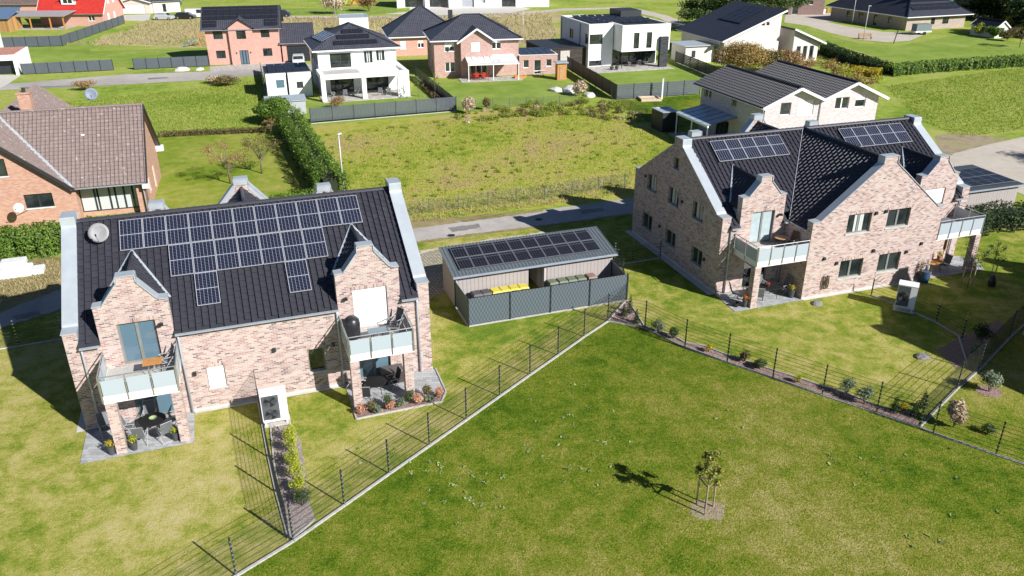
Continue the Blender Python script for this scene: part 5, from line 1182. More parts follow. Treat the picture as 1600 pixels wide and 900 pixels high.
for k in range(5): solar(Vh,plane_m((.5+k*.12,13.3-k*1.35,5.6+sl2*(1.05+k*.12)),(0,-1,0),(1,0,sl2)),1.28,1.9,SOLAR,ALU,.10)
b=MB()
b.box(-.3,10.8,-.3,.25,2.72,3.28); b.box(-.3,.25,.251,4.59,2.72,3.28); b.box(10.25,10.8,.251,8.6,2.72,3.28); b.box(10.21,10.8,8.601,9.1,0,3.28)
for u in (-.3,4.75,9.3): b.box(u,u+.75 if u>9 else u+.55,-.298,.248,0,2.719)
b.box(9.9,10.8,-.298,.248,0,2.718); b.build('terrace_frame',WHITE_R,Vh)
b=MB(); b.box(.26,10.24,.26,4.58,2.9,3.0); b.build('terrace_roof',WHITE_R,Vh); b=MB(); b.box(.26,4.9,.26,4.58,3.004,3.09); b.build('roof_terrace_floor',CONC,Vh)
b=MB(); b.box(-.3,10.9,-.9,4.59,.02,.09); b.build('terrace_floor',GRAVEL,Vh)
an=MB(); an.box(-6.6,-4.1,4.7,10.5,0,3.0); an.box(-3.9,-1.0,4.3,10.5,0,3.0); an.box(-4.1,-3.9,6.2,10.5,0,3.0); an.build('annex_wall',WHITE_R,Vh)
an=MB(); an.box(-6.65,-.95,4.9,10.5,3.0,3.08); an.build('annex_roof',DARK,Vh)
for i in range(5):
    for j in range(3): solar(Vh,plane_m((-6.2+i*1.04,5.1+j*1.75,3.06),(1,0,.0),(0,1,.12)),1.0,1.7,SOLAR_K,DARK,.03)
b=MB(); b.box(-2.9,-2.1,4.27,4.3,1.1,1.9); b.build('window',DARK,Vh); b=MB(); b.box(-5.4,-4.4,4.67,4.7,1.2,2.2); b.build('window',GLASSB,Vh)
o=thing('garden_shed','low flat garden shed with pale roof beside the villa hedge','shed',G(448,176),yV); b=MB(); b.box(-2.2,2.2,-1.2,1.2,0,1.55); b.build('wall',plain('grey_shed',(.38,.40,.42),.6),o); b=MB(); b.tris([(-2.35,-1.35,1.55),(2.35,-1.35,1.55),(2.35,1.35,1.75),(-2.35,1.35,1.75),(-2.35,-1.35,1.63),(2.35,-1.35,1.63),(2.35,1.35,1.83),(-2.35,1.35,1.83)],[(3,2,1,0),(4,5,6,7),(0,1,5,4),(1,2,6,5),(2,3,7,6),(3,0,4,7)]); b.build('roof',ZINC,o)
def WV(u,v,z=0): return Vector((V0[0]+u*math.cos(yV)-v*math.sin(yV),V0[1]+u*math.sin(yV)+v*math.cos(yV),z))
table('dark dining table under the villa terrace roof',WV(2.8,2.2),yV,2.0,1.0,.09)
for l,u,v,a in (('grey armchair left of the villa dining table',1.3,1.9,90),('grey armchair right of the villa dining table',4.3,2.0,-90),('dark chair in front of the villa dining table',2.7,1.2,180),('grey lounge chair in the right bay of the villa terrace',7.2,.9,170),('second grey lounge chair near the right pillar of the villa',8.2,.8,190)): chair(l,WV(u,v),yV+R(a),.09)
# ---- brick house with hip roof, cross gable, glass veranda and flat annex
H8=(-10.95,117.51); y8=.195
Bh=far_house('brick_house','red brown brick house with hip roof, cross gable and glass veranda',H8,y8,12.2,9.8,5.2,8.05,'hip',BRICK_RED,ROOF_FAR,.5,[('f',1.5,2.9,3.6,4.85,2,.5),('f',8.3,9.6,3.75,4.95,2,.3),('f',1.5,2.9,.8,2.1,2,.0),('l',2.5,3.4,3.6,4.9,1,.9),('l',6,6.8,3.6,4.9,1),('l',2.5,3.4,.8,2.1,1),('l',6,6.8,.8,2.1,1,.9)])
PQ=lambda a,d,z:(a,-1.0+d,z)
b=MB(); wall(b,[(3.7,0),(8.2,0),(8.2,5.15),(5.95,6.6),(3.7,5.15)],[(5.2,6.5,3.55,4.9),(5.0,7.4,.1,2.2)],PQ,.3); b.box(3.7,4,-.699,-.001,0,5.1); b.box(7.9,8.2,-.699,-.001,0,5.1); b.build('cross_gable_wall',BRICK_RED,Bh)
window(Bh,PQ,5.2,6.5,3.55,4.9,.1,1,WFRAME,None,.95,lintel=False,sill=False); window(Bh,PQ,5.0,7.4,.1,2.2,.1,3,WFRAME,lintel=False,sill=False)
b=MB()
for s in (-1,1): slab(b,[(5.95+s*2.85,-1.5,4.95),(5.95+s*2.85,0,4.95),(5.95,3.1,6.85),(5.95,-1.5,6.85)],.14)
b.build('cross_gable_roof',ROOF_FAR,Bh); b=MB()
for s in (-1,1): b.bar((5.95+s*2.85,-1.52,4.85),(5.95,-1.52,6.75),.05,.22)
b.build('barge_board',WHITE,Bh)
b=MB(); b.box(2.9,3.5,5.6,6.2,7.4,8.6); b.build('chimney',DARK,Bh)
vr=MB(); 
for i in range(9): vr.bar((4.3+i*.88,-4.0,2.35),(4.3+i*.88,-.05-(1.0 if 3.7<4.3+i*.88<8.2 else 0),2.95),.07,.1)
vr.bar((4.2,-4.0,2.3),(11.5,-4.0,2.3),.12,.16); [vr.bar((x,-4.0,0),(x,-4.0,2.25),.1) for x in (4.3,7.8,11.4)]; vo=vr.build('veranda',WHITE,Bh)
b=MB(); slab(b,[(4.25,-4.05,2.44),(11.45,-4.05,2.44),(11.45,-.05,3.05),(4.25,-.05,3.05)],.02); b.build('roof_glass',plain('milky_roof_glass',(.62,.66,.68),.15),vo)
b=MB(); b.box(3.2,12,-4.4,-1.02,.02,.07); b.build('patio_floor',GRAVEL,Bh)
B8=far_house('annex','flat roofed brick annex with solar roof beside the red brown brick house',(H8[0]+12.25*math.cos(y8)-.3*-math.sin(y8),H8[1]+12.25*math.sin(y8)-.3),y8,5.7,7.0,2.75,2.75,'flat',BRICK_RED,DARK,.3,[('f',.6,1.4,1.0,2.1,1),('f',2.2,3.2,.03,2.05,1,0.,'door'),('f',4.0,4.8,1.1,2.1,1)],cat='annex',soff=WHITE)
for i in range(5):
    for j in range(3): solar(B8,plane_m((.3+i*1.04,.4+j*1.95,2.8),(1,0,0),(0,1,.03)),1.0,1.9,SOLAR_K,DARK,.04)
def W8(u,v,z=0): return Vector((H8[0]+u*math.cos(y8)-v*math.sin(y8),H8[1]+u*math.sin(y8)+v*math.cos(y8),z))
table('red table under the glass veranda',W8(6.0,-2.6),y8,1.8,.9,.07,RED,RED)
for l,u,a in (('red chair left of the veranda table',4.9,90),('red chair right of the veranda table',7.1,-90)): chair(l,W8(u,-2.6),y8+R(a),.07,RED,RED)
for l,u,v,a in (('red chair at the front left of the veranda table',5.5,-3.3,180),('red chair at the front right of the veranda table',6.5,-3.3,180)): chair(l,W8(u,v),y8+R(a),.07,RED,RED)
table('white picnic table in front of the flat annex',W8(15.0,-1.6),y8,1.8,.8,.03,WHITE,WHITE)
o=thing('garden_hut','narrow orange wooden hut with flat grey roof between two gardens','hut',G(876,124),y8); b=MB(); b.box(-.65,.65,-.65,.65,0,2.35); b.build('wall',WOODO,o); b=MB(); b.box(-.9,.9,-.9,.9,2.35,2.47); b.build('roof',ZINC,o)
b=MB(); b.box(-.35,.35,-.68,-.651,.1,1.9); b.build('door',WOOD,o)
o=thing('raised_bed','orange wooden raised bed on the brick house lawn','raised bed',G(812,122),y8); b=MB(); [b.box(*a) for a in ((-.8,.8,-.45,-.38,0,.35),(-.8,.8,.38,.45,0,.35),(-.8,-.73,-.379,.379,0,.35),(.73,.8,-.379,.379,0,.35))]; b.build('frame',WOODO,o); b=MB(); b.box(-.72,.72,-.37,.37,0,.28); b.build('earth',SOIL,o)
# ---- white cube house
H9=Vector((11.68,125.98,0)); y9=.30
Cb=thing('cubist_house','white cubist house with flat solar roof and slate chimney slab','house',(H9.x,H9.y,0),y9)
PC=lambda a,d,z:(a,0+d,z)
b=MB(); wall(b,[(0,0),(3.95,0),(3.95,6.3),(0,6.3)],[(.12,2.25,3.35,4.8),(.15,2.2,.15,.95)],PC,.3); b.box(3.65,3.95,.301,12,0,6.3); b.box(.001,3.95,12.001,12.3,0,6.3); b.build('wall',WHITE_R,Cb)
b=MB(); wall(b,[(.301,0),(12,0),(12,6.3),(.301,6.3)],[(.35,1.6,3.35,4.8),(6.4,8.1,3.4,4.8)],PS,.3); b.build('side_wall',WHITE_R,Cb)
window(Cb,PC,.12,2.25,3.35,4.8,.1,2,DARK,sill=False,lintel=False); window(Cb,PC,.15,2.2,.15,.95,.1,2,DARK,sill=False,lintel=False); window(Cb,PS,.35,1.6,3.35,4.8,.1,1,DARK,sill=False,lintel=False); window(Cb,PS,6.4,8.1,3.4,4.8,.1,2,DARK,sill=False,lintel=False)
for v in (3.5,11.6): b=MB(); b.tube([(-.08,v,.3),(-.08,v,6.0)],.05,6); b.build('downpipe',DARK,Cb)
PC2=lambda a,d,z:(a,-3.0+d,z)
b=MB(); wall(b,[(4.1,2.5),(12,2.5),(12,6.32),(4.1,6.32)],[(6.0,6.9,2.9,5.2),(8.1,9.0,2.9,5.2)],PC2,.3); b.box(4.1,4.4,-2.699,11,2.5,6.32); b.box(11.7,12,-2.699,11,2.5,6.32); b.box(3.951,12,11.001,11.3,0,6.3); b.box(4.401,11.699,-2.699,11,2.5,2.75); b.build('upper_wall',WHITE_R,Cb)
for a in (6.0,8.1): window(Cb,PC2,a,a+.9,2.9,5.2,.1,1,DARK,sill=False,lintel=False)
b=MB(); b.box(11.4,11.7,.6,10.99,0,2.499); b.build('inner_wall',WHITE_R,Cb)
for k_ in range(5): window(Cb,lambda a,d,z:(a,.4+d,z),4.05+k_*1.5,5.5+k_*1.5,.1,2.45,.05,1,DARK,GLASS,sill=False,lintel=False)
b=MB(); b.tube([(4.3,-2.85,0),(4.3,-2.85,2.5)],.06,8); b.build('column',DARK,Cb)
b=MB(); b.box(10.2,11.5,-3.6,-3.02,0,4.5); b.build('chimney_slab',brick_mat('dark_slate_cladding',[(0,(.05,.052,.058)),(.4,(.075,.077,.085)),(.8,(.035,.037,.042))],(.03,.03,.03),.6,.1,.008),Cb)
b=MB(); b.box(.3,4.39,.3,11.9,5.95,6.05); b.box(4.401,11.699,-2.69,10.99,5.95,6.051); b.build('roof',DARK,Cb)
for k_ in range(8):
    for j_ in range(4): solar(Cb,plane_m((.8+k_*1.3,1.2+j_*2.2,6.2),(1,0,0),(0,1,.18)),1.15,1.75,SOLAR_K,DARK,.03)
b=MB(); b.box(8.,11.6,6.5,10.9,6.05,7.3); b.build('roof_block',DARK,Cb)
b=MB(); b.box(-.6,12.,-5.2,-.001,.02,.08); b.build('terrace_floor',GRAVEL,Cb)
b=MB(); b.box(-6.5,-.1,.9,10.5,0,2.8); b.build('garage_wall',brick_mat('charcoal_cladding',[(0,(.05,.04,.035)),(.5,(.07,.055,.05))],(.02,.02,.02),1.2,.15,.01),Cb); b=MB(); b.box(-6.6,-.05,.8,10.6,2.805,2.92); b.build('garage_roof',DARK,Cb)
b=MB(); b.box(-4.2,-2.7,.82,.89,.0,2.5); b.build('garage_panel',plain('pale_board',(.45,.43,.40),.8),Cb)
def W9(u,v,z=0): return Vector((H9.x+u*math.cos(y9)-v*math.sin(y9),H9.y+u*math.sin(y9)+v*math.cos(y9),z))
table('dark dining table on the terrace of the white cubist house',W9(7.4,-1.6),y9,2.0,1.0,.08)
for l,u,v,a in (('dark chair at the left end of the cubist house table',6.1,-1.6,90),('white chair at the front of the cubist house table',7.2,-2.6,180),('dark chair at the right end of the cubist house table',8.8,-1.7,-90)): chair(l,W9(u,v),y9+R(a),.08,CLOTHB)
for l,u in (('left dark pot with a round bush on the cubist house terrace',2.4),('right dark pot with a round bush on the cubist house terrace',3.2)): pot_plant(l,W9(u,-3.6),L_DARK,ph=.5,pr=.3,r=.35,h=.5,n=120,size=.12)
# ---- beige house with mono-pitch roofs
H10=(33.02,129.2); y10=.28
Bg=thing('beige_house','beige house with two opposed sloping roofs behind the autumn shrubs','house',(H10[0],H10[1],0),y10)
PG=lambda a,d,z:(a,1.2+d,z)
sB=.40
b=MB(); wall(b,[(0,0),(9.6,0),(9.6,7.45),(0,3.6)],[(1.4,2.7,.1,2.4),(3.3,5.6,.1,2.4),(6.2,6.75,5.45,5.95),(7.0,7.55,5.45,5.95)],PG,.3); b.box(0,.3,1.501,14,0,3.6); b.box(0.001,9.6,14.001,14.3,0,3.6); b.box(9.3,9.6,1.501,14,0,7.4); b.build('wall',BRICK_BEIGE,Bg)
for a in ((1.4,2.7,.1,2.4),(3.3,5.6,.1,2.4)): window(Bg,PG,*a,.1,2,DARK,sill=False,lintel=False)
for a in ((6.2,6.75,5.45,5.95),(7.0,7.55,5.45,5.95)): window(Bg,PG,*a,.1,1,DARK,sill=False,lintel=False)
b=MB(); wall(b,[(0,2.5),(9.6,2.5),(9.6,7.45),(0,3.55)],[(6.2,6.75,5.45,5.95),(7.0,7.55,5.45,5.95)],PF,.25); b.build('gable_front',BRICK_BEIGE,Bg)
for u_ in (0,2.9,5.6): b=MB(); b.box(u_,u_+.45,0,.45,0,2.499); b.build('column',BRICK_BEIGE,Bg)
b=MB(); b.box(6.05,9.6,.0,1.19,0,2.499); b.build('wall',BRICK_BEIGE,Bg)
b=MB(); slab(b,[(-.75,-.7,3.45),(10.0,-.7,7.75),(10.0,15,7.75),(-.75,15,3.45)],.2); b.build('roof',ROOF_FAR2,Bg)
b=MB(); b.bar((-.75,-.73,3.33),(10.,-.73,7.63),.06,.26); b.build('barge_board',WHITE,Bg); gutter(Bg,-.7,15,-.85,3.38,'y')
for i in range(3):
    for j_ in range(4): solar(Bg,plane_m((4.2+i*1.6,3.0+j_*1.75,3.45+sB*(4.95+i*1.6)),(1,0,sB),(0,1,0)),1.7,1.7,SOLAR_K,DARK,.1)
PWg=lambda a,d,z:(a,-1.5+d,z)
b=MB(); wall(b,[(11.3,0),(15.9,0),(15.9,2.95),(11.3,4.85)],[(12.0,12.75,.2,2.3),(13.2,13.95,.2,2.3),(14.4,15.15,.2,2.3)],PWg,.3); b.box(15.6,15.9,-1.199,9,0,2.95); b.build('wing_wall',BRICK_BEIGE,Bg)
for a in (12.0,13.2,14.4): window(Bg,PWg,a,a+.75,.2,2.3,.1,1,WFRAME,sill=False,lintel=False)
b=MB(); b.box(11.3,11.6,-1.199,6.8,0,4.83); b.box(9.61,11.299,6.5,6.8,0,5.0); b.build('wing_side_wall',BRICK_BEIGE,Bg)
b=MB(); slab(b,[(10.8,-2.2,5.1),(16.8,-2.2,2.72),(16.8,9.5,2.72),(10.8,9.5,5.1)],.18); b.build('wing_roof',ROOF_FAR2,Bg)
b=MB(); b.bar((10.8,-2.23,5.0),(16.8,-2.23,2.62),.06,.26); b.build('barge_board',WHITE,Bg); b=MB(); b.bar((16.84,-2.2,2.62),(16.84,9.5,2.62),.06,.2); b.build('barge_board',WHITE,Bg)
b=MB(); b.box(-5.7,-.8,1.6,6.4,0,2.55); b.build('garage_wall',BRICK_BEIGE,Bg); b=MB(); b.box(-6.0,-.5,1.3,6.7,2.555,2.68); b.build('garage_roof',ZINC,Bg)
b=MB(); b.box(-2.0,-1.2,1.56,1.598,0,2.0); b.build('garage_door',WHITE,Bg); b=MB(); b.box(-4.6,-4.0,1.56,1.598,.9,1.9); b.build('window',DARK,Bg)
# ---- twin gabled house
H11=(23.287,74.544); y11=.309
Tw=thing('twin_house','pale brick house with two parallel ribbed grey gable roofs','house',(H11[0],H11[1],0),y11)
def gab(u0,u1,ur,rz_,v0,hs,lo_l,lo_r):
    P=lambda a,d,z:(a,v0+d,z); b=MB(); wall(b,[(u0,0),(u1,0),(u1,lo_r),(ur,rz_-.15),(u0,lo_l)],[h[:4] for h in hs],P,.3); b.build('gable_wall',BRICK_GREY,Tw)
    for h in hs: window(Tw,P,*h[:4],.12,h[4],WFRAME,None,h[5],lintel=False,sillm=WHITE)
gab(.65,6.70,3.93,6.55,.60,[(2.31,3.45,4.0,5.2,1,0),(4.25,6.0,3.85,5.25,1,1.),(1.6,3.4,.9,2.1,2,0),(4.4,5.6,.9,2.1,2,0)],5.15,5.3)
gab(6.701,13.4,10.2,6.65,.59,[(8.42,9.98,4.15,5.3,2,0),(10.72,11.92,4.2,5.3,1,.35),(8.4,10.,.9,2.1,2,0),(11,12.3,.9,2.1,2,0)],5.3,5.15)
PT=lambda a,d,z:(.65+d,a,z)
b=MB(); wall(b,[(.91,0),(12,0),(12,5.0),(.91,5.0)],[(5.45,6.35,3.9,4.75),(10.2,11.6,3.8,4.7),(3.2,4.1,.05,2.1),(6.4,8.8,.1,2.2)],PT,.3); b.build('side_wall',BRICK_GREY,Tw)
window(Tw,PT,5.45,6.35,3.9,4.75,.1,1,WFRAME,lintel=False); window(Tw,PT,10.2,11.6,3.8,4.7,.1,2,WFRAME,lintel=False); window(Tw,PT,3.2,4.1,.05,2.1,.06,1,WFRAME,WHITE,name='door',lintel=False,sill=False); window(Tw,PT,6.4,8.8,.1,2.2,.1,3,DARK,name='door',lintel=False,sill=False)
b=MB(); b.box(13.1,13.4,.91,12,0,5.0); b.build('side_wall',BRICK_GREY,Tw); b=MB(); b.box(.66,13.39,12.01,12.3,0,5.0); b.build('rear_wall',BRICK_GREY,Tw)
RQ=[[(0,12.9,5.0),(0,0,5.0),(3.93,0,6.62),(3.93,12.9,6.62)],[(6.7,0,5.42),(6.7,12.9,5.42),(3.93,12.9,6.62),(3.93,0,6.62)],[(6.7,12.9,5.42),(6.7,0,5.42),(10.2,0,6.76),(10.2,12.9,6.76)],[(14.1,0,5.05),(14.1,12.9,5.05),(10.2,12.9,6.76),(10.2,0,6.76)]]
b=MB(); [slab(b,q,.14) for q in RQ]; b.build('roof',ROOF_TWIN,Tw)
TILE_T=tile_mat('grey_glazed_roof_tile',(.017,.019,.029),.5,.12)
for q in RQ[:1]+RQ[2:3]: tiles(Tw,q,TILE_T,.32,.40,stag=0.,clip=True)
for u_,z_ in ((3.93,6.68),(10.2,6.82)): b=MB(); b.bar((u_,0,z_),(u_,12.9,z_),.26,.12); b.build('ridge_tile',TILE_T,Tw)
for p,q in (((0,4.9),(3.93,6.52)),((3.93,6.52),(6.7,5.32)),((6.7,5.32),(10.2,6.66)),((10.2,6.66),(14.1,4.95))): b=MB(); b.bar((p[0],-.03,p[1]),(q[0],-.03,q[1]),.06,.24); b.build('barge_board',WHITE,Tw)
for p,q in (((0,4.9),(3.93,6.52)),((3.93,6.52),(6.7,5.32)),((6.7,5.32),(10.2,6.66)),((10.2,6.66),(14.1,4.95))): b=MB(); slab(b,[(p[0],0,p[1]-.08),(q[0],0,q[1]-.08),(q[0],.59,q[1]-.08),(p[0],.59,p[1]-.08)],.02); b.build('soffit',WHITE,Tw)
gutter(Tw,0,12.9,-.1,4.95,'y'); downpipe(Tw,6.7,.50,.1,5.2); downpipe(Tw,.56,.75,.1,4.8)
to=MB(); [to.bar((-2.6,y,0),(-2.6,y,2.33),.1) for y in (5.0,8.1,11.2)]; to.bar((-2.62,4.9,2.33),(-2.62,11.3,2.33),.14,.22); to=to.build('patio_roof',WHITE,Tw)
for k in range(6): b=MB(); b.bar((-2.7,4.95+k*1.27,2.44),(.64,4.95+k*1.27,3.02),.06,.07); b.build('glazing_bar',DARK,to)
b=MB(); slab(b,[(-2.75,4.9,2.45),(-2.75,11.3,2.45),(.64,11.3,3.03),(.64,4.9,3.03)],.02); b.build('roof_glass',plain('sky_tinted_roof_glass',(.40,.50,.62),.15),to)  # blue sky reflection is painted into the glass colour
b=MB(); b.box(-3.2,.64,4.2,11.8,.02,.06); b.build('patio_floor',GRAVEL,Tw)
Sg=G(1034,207); shd=far_house('garden_shed','dark flat roofed shed beside the sky tinted glass patio roof',(Sg.x,Sg.y),y11,1.9,2.6,2.1,2.1,'flat',DARKF,ZINCD,.2,[],cat='shed',soff=ZINCD)
# ---- dark hip roof bungalow upper right
D12=(78.46,167.08); y12=.353
Db=far_house('bungalow','tan brick bungalow with big dark hip roof carrying rows of solar panels',D12,y12,15.2,22,2.7,8.3,'hip',BRICK_DARK,ROOF_FAR2,.9,[('f',6.2,7.2,.9,2.2,1),('f',9.2,10.8,.9,2.2,2),('l',4,5,.9,2.2,1),('l',8,9,.1,2.2,1),('l',12,13.4,.9,2.2,1),('l',16,17,.9,2.2,1)],frame=DARK)
sh_=5.6/8.5; 
for j,(u0,n) in enumerate(((1.6,9),(2.8,8),(3.8,6))):
    for i in range(n): solar(Db,plane_m((u0+i*1.35,.6+j*2.05,2.7+sh_*(1.5+j*2.05)),(1,0,0),(0,1,sh_)),1.3,1.75,SOLAR_K,ALU if i<0 else DARK,.12)
Gz=G(1553,60); gh=far_house('greenhouse_shed','small pale gabled shed with glazed roof among round bushes',(Gz.x,Gz.y),.35,3.2,5.5,2.0,3.1,'gv',plain('cream_shed_wall',(.62,.60,.54),.7),SOLAR_K,.2,[('f',1.1,2.1,.05,1.8,1)],cat='shed')
# ---- bungalow behind the villa, white garage, and the top row
Mb=far_house('bungalow','low brick bungalow with tall hip roof between the villa and the brick house',(-19.8,136.89),.22,11.5,11.0,3.1,7.2,'hip',BRICK_PINK,ROOF_FAR,.55,[('f',1.5,2.5,1.1,2.4,1,1.),('f',4.4,5.4,1.2,2.4,2,.4)])
Gw=G(556,42.); far_house('garage','white flat roofed garage behind the ridge of the villa',(-33.5,164.),.22,5.6,7.,3.,3.,'flat',WHITE_R,ZINC,.2,[],cat='garage')
Rh=far_house('red_roof_house','house with bright red roof, white dormer and timber pergola',(-99.0,177.5),.02,13.0,10.5,3.0,8.6,'gu',BRICK_PINK,ROOF_RED,.5,[('f',10.0,11.3,1,2.2,2),('r',2.5,3.5,1,2.3,1,1.),('r',5.5,6.5,1,2.3,1,1.),('r',3.5,4.5,4.2,5.4,1,1.),('r',6.0,7,4.2,5.4,1,1.)])
b=MB(); P_=lambda a,d,z:(a,.9+d,z); b.prism([(4.6,4.2),(7.4,4.2),(7.4,5.6),(6.0,6.7),(4.6,5.6)],P_,0,2.8); d_=b.build('dormer',WHITE_R,Rh)
b=MB(); [slab(b,[(6.0+s*2.0,.5,5.25),(6.0+s*2.0,4.2,5.25),(6.0,5.0,6.85),(6.0,.5,6.85)],.12) for s in (-1,1)]; b.build('dormer_roof',WHITE,d_); b=MB(); b.box(5.1,5.9,.86,.898,4.5,5.5); b.box(6.1,6.9,.86,.898,4.5,5.5); b.build('window',GLASS,d_)
Rx=lambda u,v,z=0: Vector((-99.0+u*math.cos(.02)-v*math.sin(.02),177.5+u*math.sin(.02)+v*math.cos(.02),z))
o=thing('pergola','wooden pergola with slanting roof in front of the red roofed house','pergola',Rx(-3.5,-5.6),.02); b=MB(); [b.bar((x,0,0),(x,0,2.4),.2) for x in (0,4.3,8.3,11.)]; b.bar((-.3,0,2.5),(11.3,0,2.5),.2); b.bar((-.2,5.4,3.0),(11.2,5.4,3.0),.2); b.build('post',WOODO,o)
b=MB(); slab(b,[(-.4,-.4,2.65),(11.4,-.4,2.65),(11.4,5.5,3.15),(-.4,5.5,3.15)],.1); b.build('roof',plain('grey_felt',(.30,.28,.29),.8),o); b=MB(); b.box(-.2,11,-.2,5.5,.02,.08); b.build('floor',GRAVEL,o)
table('pale table under the timber pergola',Rx(1,-3),0,2,1,.08,WOOD,WOOD)
o=thing('timber_shed','ochre timber shed with dull blue roof at the left edge','shed',G(-4,50),.05); b=MB(); b.box(-9,2.6,0,5,0,2.7); b.build('wall',wood_mat('ochre_boards',(.38,.22,.09)),o); b=MB(); slab(b,[(-9.3,-.5,2.6),(3.0,-.5,2.6),(3.0,5.5,4.2),(-9.3,5.5,4.2)],.12); b.build('roof',plain('blue_grey_sheet',(.10,.16,.26),.5),o)
far_house('brown_roof_house','house with brown pitched roof cut by the upper left corner',(-128.,196.),.05,22.,9.,3.0,6.5,'gu',BRICK_PINK,ROOF_BRN,.5,[('f',3,5,1,2.2),('f',12,14,1,2.2)])
Gb=far_house('white_bungalow','pale pink bungalow with wide white garage door near the upper left',(-92.6,200.9),.0,7.2,8.,2.7,3.7,'gv',plain('pale_pink_render',(.70,.58,.52),.85,var=.05),ROOF_FAR,.5,[('f',.7,5.9,.05,2.15,1,WHITE,'garage_door')])
Gb2=far_house('white_bungalow','pale side building right of the wide white garage',(-85.2,202.0),.45,6.0,9.,2.7,4.0,'gu',plain('pale_cream_render',(.72,.64,.58),.85,var=.05),ROOF_FAR,.4,[('f',2,2.9,.05,2,1)])
FG=thing('flat_roof_house','white flat roofed garage with red gravel roof and dark opening at the left edge','garage',G(30,117),.295)
b=MB(); b.box(-12,-.35,0,8.,2.1,2.85); b.box(-.35,0,0.0,8.6,0,2.85); b.box(-12,-.351,8.0,8.3,0,2.85); b.build('wall',WHITE_R,FG); b=MB(); b.box(-11.8,-.2,.3,8.2,2.86,2.92); b.build('gravel_roof',plain('red_gravel',(.42,.20,.15),.95,var=.4,sc_=3),FG)
b=MB(); b.box(-11.6,-.36,1.2,1.3,0,2.1); b.build('garage_door',DARKF,FG)
b=MB(); b.box(-14,-5.2,8.3,16,0,6.0); b.build('upper_wall',WHITE_R,FG)
# top edge white modern house
Tz=thing('white_modern_house','long white modern house with grey openings along the top edge','house',(-28.5,213.,0),.02)
b=MB(); wall(b,[(0,0),(38,0),(38,5.5),(0,5.5)],[(1.8,6.4,.05,2.7),(7.8,12.6,.05,2.7),(16,19.2,.05,2.7),(20.8,22,1,2.6),(26,29.6,.05,2.8)],PF,.4); b.build('wall',WHITE_R,Tz); b=MB(); b.box(0,38,.401,10,0,5.4); b.build('body',plain('grey_render',(.35,.37,.40),.8),Tz)
for a in (0,7.,12.9,): b=MB(); b.box(a,a+1.,-1.5,-.001,0,5.5); b.build('pillar',WHITE_R,Tz)
b=MB(); b.box(1.9,6.3,.3,.38,.1,2.6); b.box(8,12.5,.3,.38,.1,2.6); b.box(26.2,29.5,.3,.38,.1,2.7); b.build('window',GLASS,Tz)
sheet('top_house_forecourt',gp((640,18),(600,22),(690,24),(800,20),(830,14),(800,8),(640,10)),.014,CONCP)
Br=G(1231,23); far_house('brown_brick_house','brown brick house with pale door at the top edge right of centre',(Br.x,Br.y),-.05,8.,9.,6.0,8.0,'gu',brick_mat('dusky_brick',[(0,(.22,.14,.12)),(.5,(.28,.19,.17))],(.30,.25,.23)),ROOF_FAR,.4,[('f',.8,2.2,.05,2.3,1,0.,'door'),('f',4.6,5.4,2.2,3.1,1)])
# ---- sheds: bin store and the right one
def clad_shed(label,O,yaw,w_,d,zf,zb,gap=None,panels=None,cat='shed'):
    o=thing('bicycle_shed',label,cat,(O[0],O[1],0),yaw)
    def boards(n,f,nm='board'):
        for k in range(n): f(k)
    bw=.24
    b0=MB(); b0.box(0,bw-.012,-.012,.012,0,1); key='brd'; 
    if key not in _sp: _sp[key]=b0.mesh('board',LARCH)
    n=int(w_/bw)
    for k in range(n):
        x=k*w_/n
        if gap and gap[0]-.1<x<gap[1]-.05: continue
        l=link('board',_sp[key],o,(x,random.uniform(-.008,.0),.03)); l.scale=(w_/n/bw,1,zf-.05)
    m=int(d/bw)
    for s in (0,1):
        for k in range(m):
            y=k*d/m; z=zf+(zb-zf)*(k+.3)/m; l=link('board',_sp[key],o,(s*w_,y,.03),(0,0,R(90))); l.scale=(d/m/bw,1,z-.05)
    b=MB(); b.box(.05,w_-.05,d-.06,d,0,zb-.05); b.box(.03,(gap[0] if gap else w_-.03),.03,.06,0,zf-.06); 
    if gap: b.box(gap[1],w_-.03,.03,.06,0,zf-.06); b.box(gap[0]-.06,gap[0],.06,d-.1,0,zf-.02); b.box(gap[1],gap[1]+.06,.06,d-.1,0,zf-.02)
    b.build('inner_wall',LARCH,o)
    b=MB(); e=.18; sl=(zb-zf)/d
    slab(b,[(-e,-e-.1,zf+.06-sl*e),(w_+e,-e-.1,zf+.06-sl*e),(w_+e,d+e,zb+.08),(-e,d+e,zb+.08)],.07); r_=b.build('roof',STEELB,o)
    b=MB(); nr=int((w_+2*e)/.22)
    for k in range(nr+1):
        x=-e+(w_+2*e)*k/nr; b.bar((x,-e-.1,zf+.075-sl*e),(x,d+e,zb+.095),.035,.03)
    b.build('standing_seam',STEELB,r_)
    gutter(o,-e,w_+e,-e-.16,zf+.03-sl*e); b=MB(); b.box(-e-.03,-e,-e-.1,d+e,zf-.1,zf+.0); b.build('edge_trim',ZINCD,o) if False else None
    downpipe(o,.06,-.10,.03,zf-.05,.035)
    if panels:
        u0,v0,nu,nv,pw,ph=panels; 
        for i in range(nu):
            for j in range(nv): solar(o,plane_m((u0+i*(pw+.02),v0+j*(ph+.02),zf+.08+sl*v0+sl*j*(ph+.02)/math.hypot(1,sl)),(1,0,0),(0,1,sl)),pw,ph,SOLAR_K,PVG,.08)
    return o
PVG=plain('dark_grey_module_frame',(.13,.14,.16),.5)
STEELB=plain('blue_grey_roof_sheet',(.15,.18,.20),.4,.3,.5,.08)
O_=(-3.37524,43.2901); yS=.3445
clad_shed('silver grey timber shed with blue grey metal roof and black solar panels, between the houses',O_,yS,10.3,2.7,2.08,2.72,(4.52,5.70),(.40,.22,10,2,.90,1.14))
